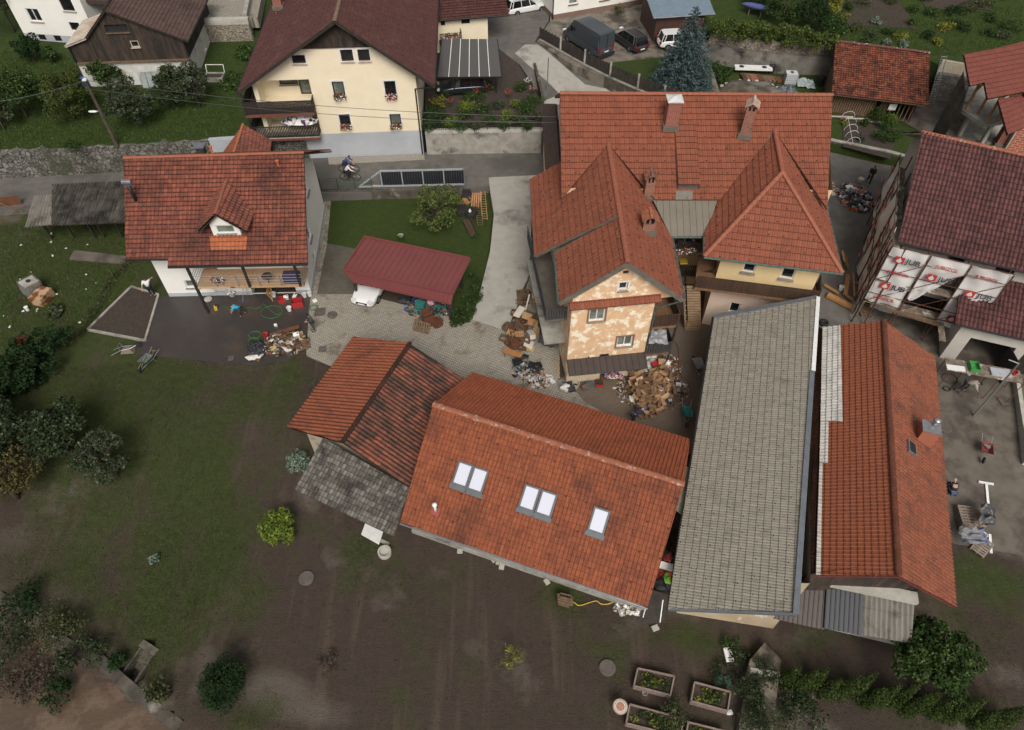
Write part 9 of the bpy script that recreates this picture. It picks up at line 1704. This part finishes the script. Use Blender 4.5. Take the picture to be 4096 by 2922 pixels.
t=thing('kennel','small wooden kennel like crate in front of the long barn wall','kennel',on(2258,2425));c=on(2258,2425);m=MB();m.box(c+V((0,.2,.3)),(.6,.5,.55),rz=R(-15));m.build('body',Q_.woodold,t);m=MB();[m.beam(c+V((-.4,.0+k*.14,.62-k*.02)),c+V((.4,-.2+k*.14,.62-k*.02)),.11,.03)for k in range(4)];m.build('roof_boards',Q_.woodold,t)
for i,(x,y,s_)in enumerate(((1840,2208,.3),(1975,2246,.2),(2007,2268,.35),(2187,2330,.32),(1990,2256,.18),(2620,2515,.35))):K(lambda m:m.box((0,0,.06),(s_,s_*.8,.12)),Q_.concretelight,'paving_block','loose concrete block lying along the foot of the long barn','block',on(x,y),i*.7)['group']='blocks along the long barn'
junk('rubble','pale rubble pile at the right end of the long barn',on(2510,2432),.8,.35,.25,60,[Q_.concretelight,Q_.woodold,Q_.concretelight,WHITEP],(.1,.35),seed=31);panel('grey plank lying left of the long barn','plank','plank',on(1505,2155),on(1556,2178),.2,Q_.concrete);panel('white cloth covered board under the mossy lean-to','board','board',P(1455,2110,.5),P(1525,2150,-.4),.9,WHITEP)
for i,(x,y)in enumerate(((2652,2210),(2665,2225),(2645,2290),(2660,2300),(2640,2320),(2655,2335),(2668,2340),(2645,2345))):put(S3 if i not in(0,7)else S2,P(x,y,.6),i*1.3,'red film wrapped bag stored between the long barn and the grey hall' if i not in(0,7)else 'black bag stored between the long barn and the grey hall','bags between barn and hall',1.25)
K(lambda m:m.blob((0,0,.1),(.2,.3,.15),2,.3),M_('lime bag',(.2,.5,.05)),'green_bag','lime green bag at the lower end of the red bags','bag',P(2668,2318,.9));panel('white beam spanning from the long barn to the grey hall','beam','beam',P(2636,2258,2.6),P(2700,2275,2.6),.35,WHITEP,.12)
t=thing('wheelie_bin','grey wheelie bin with yellow lid on the deck between the wings','bin',P(2724,1085,2.7));c=P(2724,1088,2.75);m=MB();m.box(c+U_(.45),(.5,.5,.9));m.build('body',BAGK,t);m=MB();m.box(c+U_(.95),(.55,.55,.1));m.build('lid',YL,t,bevel=.03)
junk('stored_goods','buckets, film and pots on the upper deck between the wings',P(2750,985,5.0),.9,.45,.4,90,[BAGG,BL,Q_.black_,RD,WHITEP],(.08,.3),seed=33);junk('household_goods','blue bowl, cloths and film drying on the yellow wing balcony',P(2925,1108,3.4),1.5,.3,.5,110,[BAGW,BAGG,BL,M_('yellow cloth',(.55,.45,.08)),BAGG],(.1,.32),seed=34)
K(lambda m:m.box((0,0,.3),(.9,.5,.6)),M_('wrapped red chest',(.40,.07,.07),(.5,.2,.18),4,.4,.4),'chest','red chest wrapped in film on the yellow wing balcony','chest',P(3022,1128,3.25),-.1);flower_box(tuple(P(2745,1003,5.75)),0,'white flowering box on the upper rail between the wings',w=1.3)
t=thing('round_table','round brown balcony table of the white house','table',P(1066,1110,2.6));c=P(1066,1105,3.2);m=MB();m.lathe(c,[(.36,0),(.36,.04),(.01,.041)],24);m.build('table_top',M_('dark brown slats',(.055,.035,.03)),t);m=MB();m.tube([c,c-U_(.62)],.03,6);m.build('leg',Q_.darkmetal,t)
K(lambda m:m.box((0,0,.35),(1.1,.6,.7)),M_('purple cover',(.05,.035,.09)),'covered_chair','dark purple covered lounger at the right end of the balcony','furniture',P(1172,1125,2.6));flower_box(tuple(P(870,1120,2.9)),0,'pink flowering plant on the left balcony floor',w=.8)
junk('household_goods','white laundry and garden furniture on the lower balcony of the cream house',P(1200,490,4.4),1.4,.5,.7,60,[WHITEP,BAGW,Q_.black_,WHITEP,M_('purple cloth',(.12,.04,.13))],(.12,.5),seed=35)
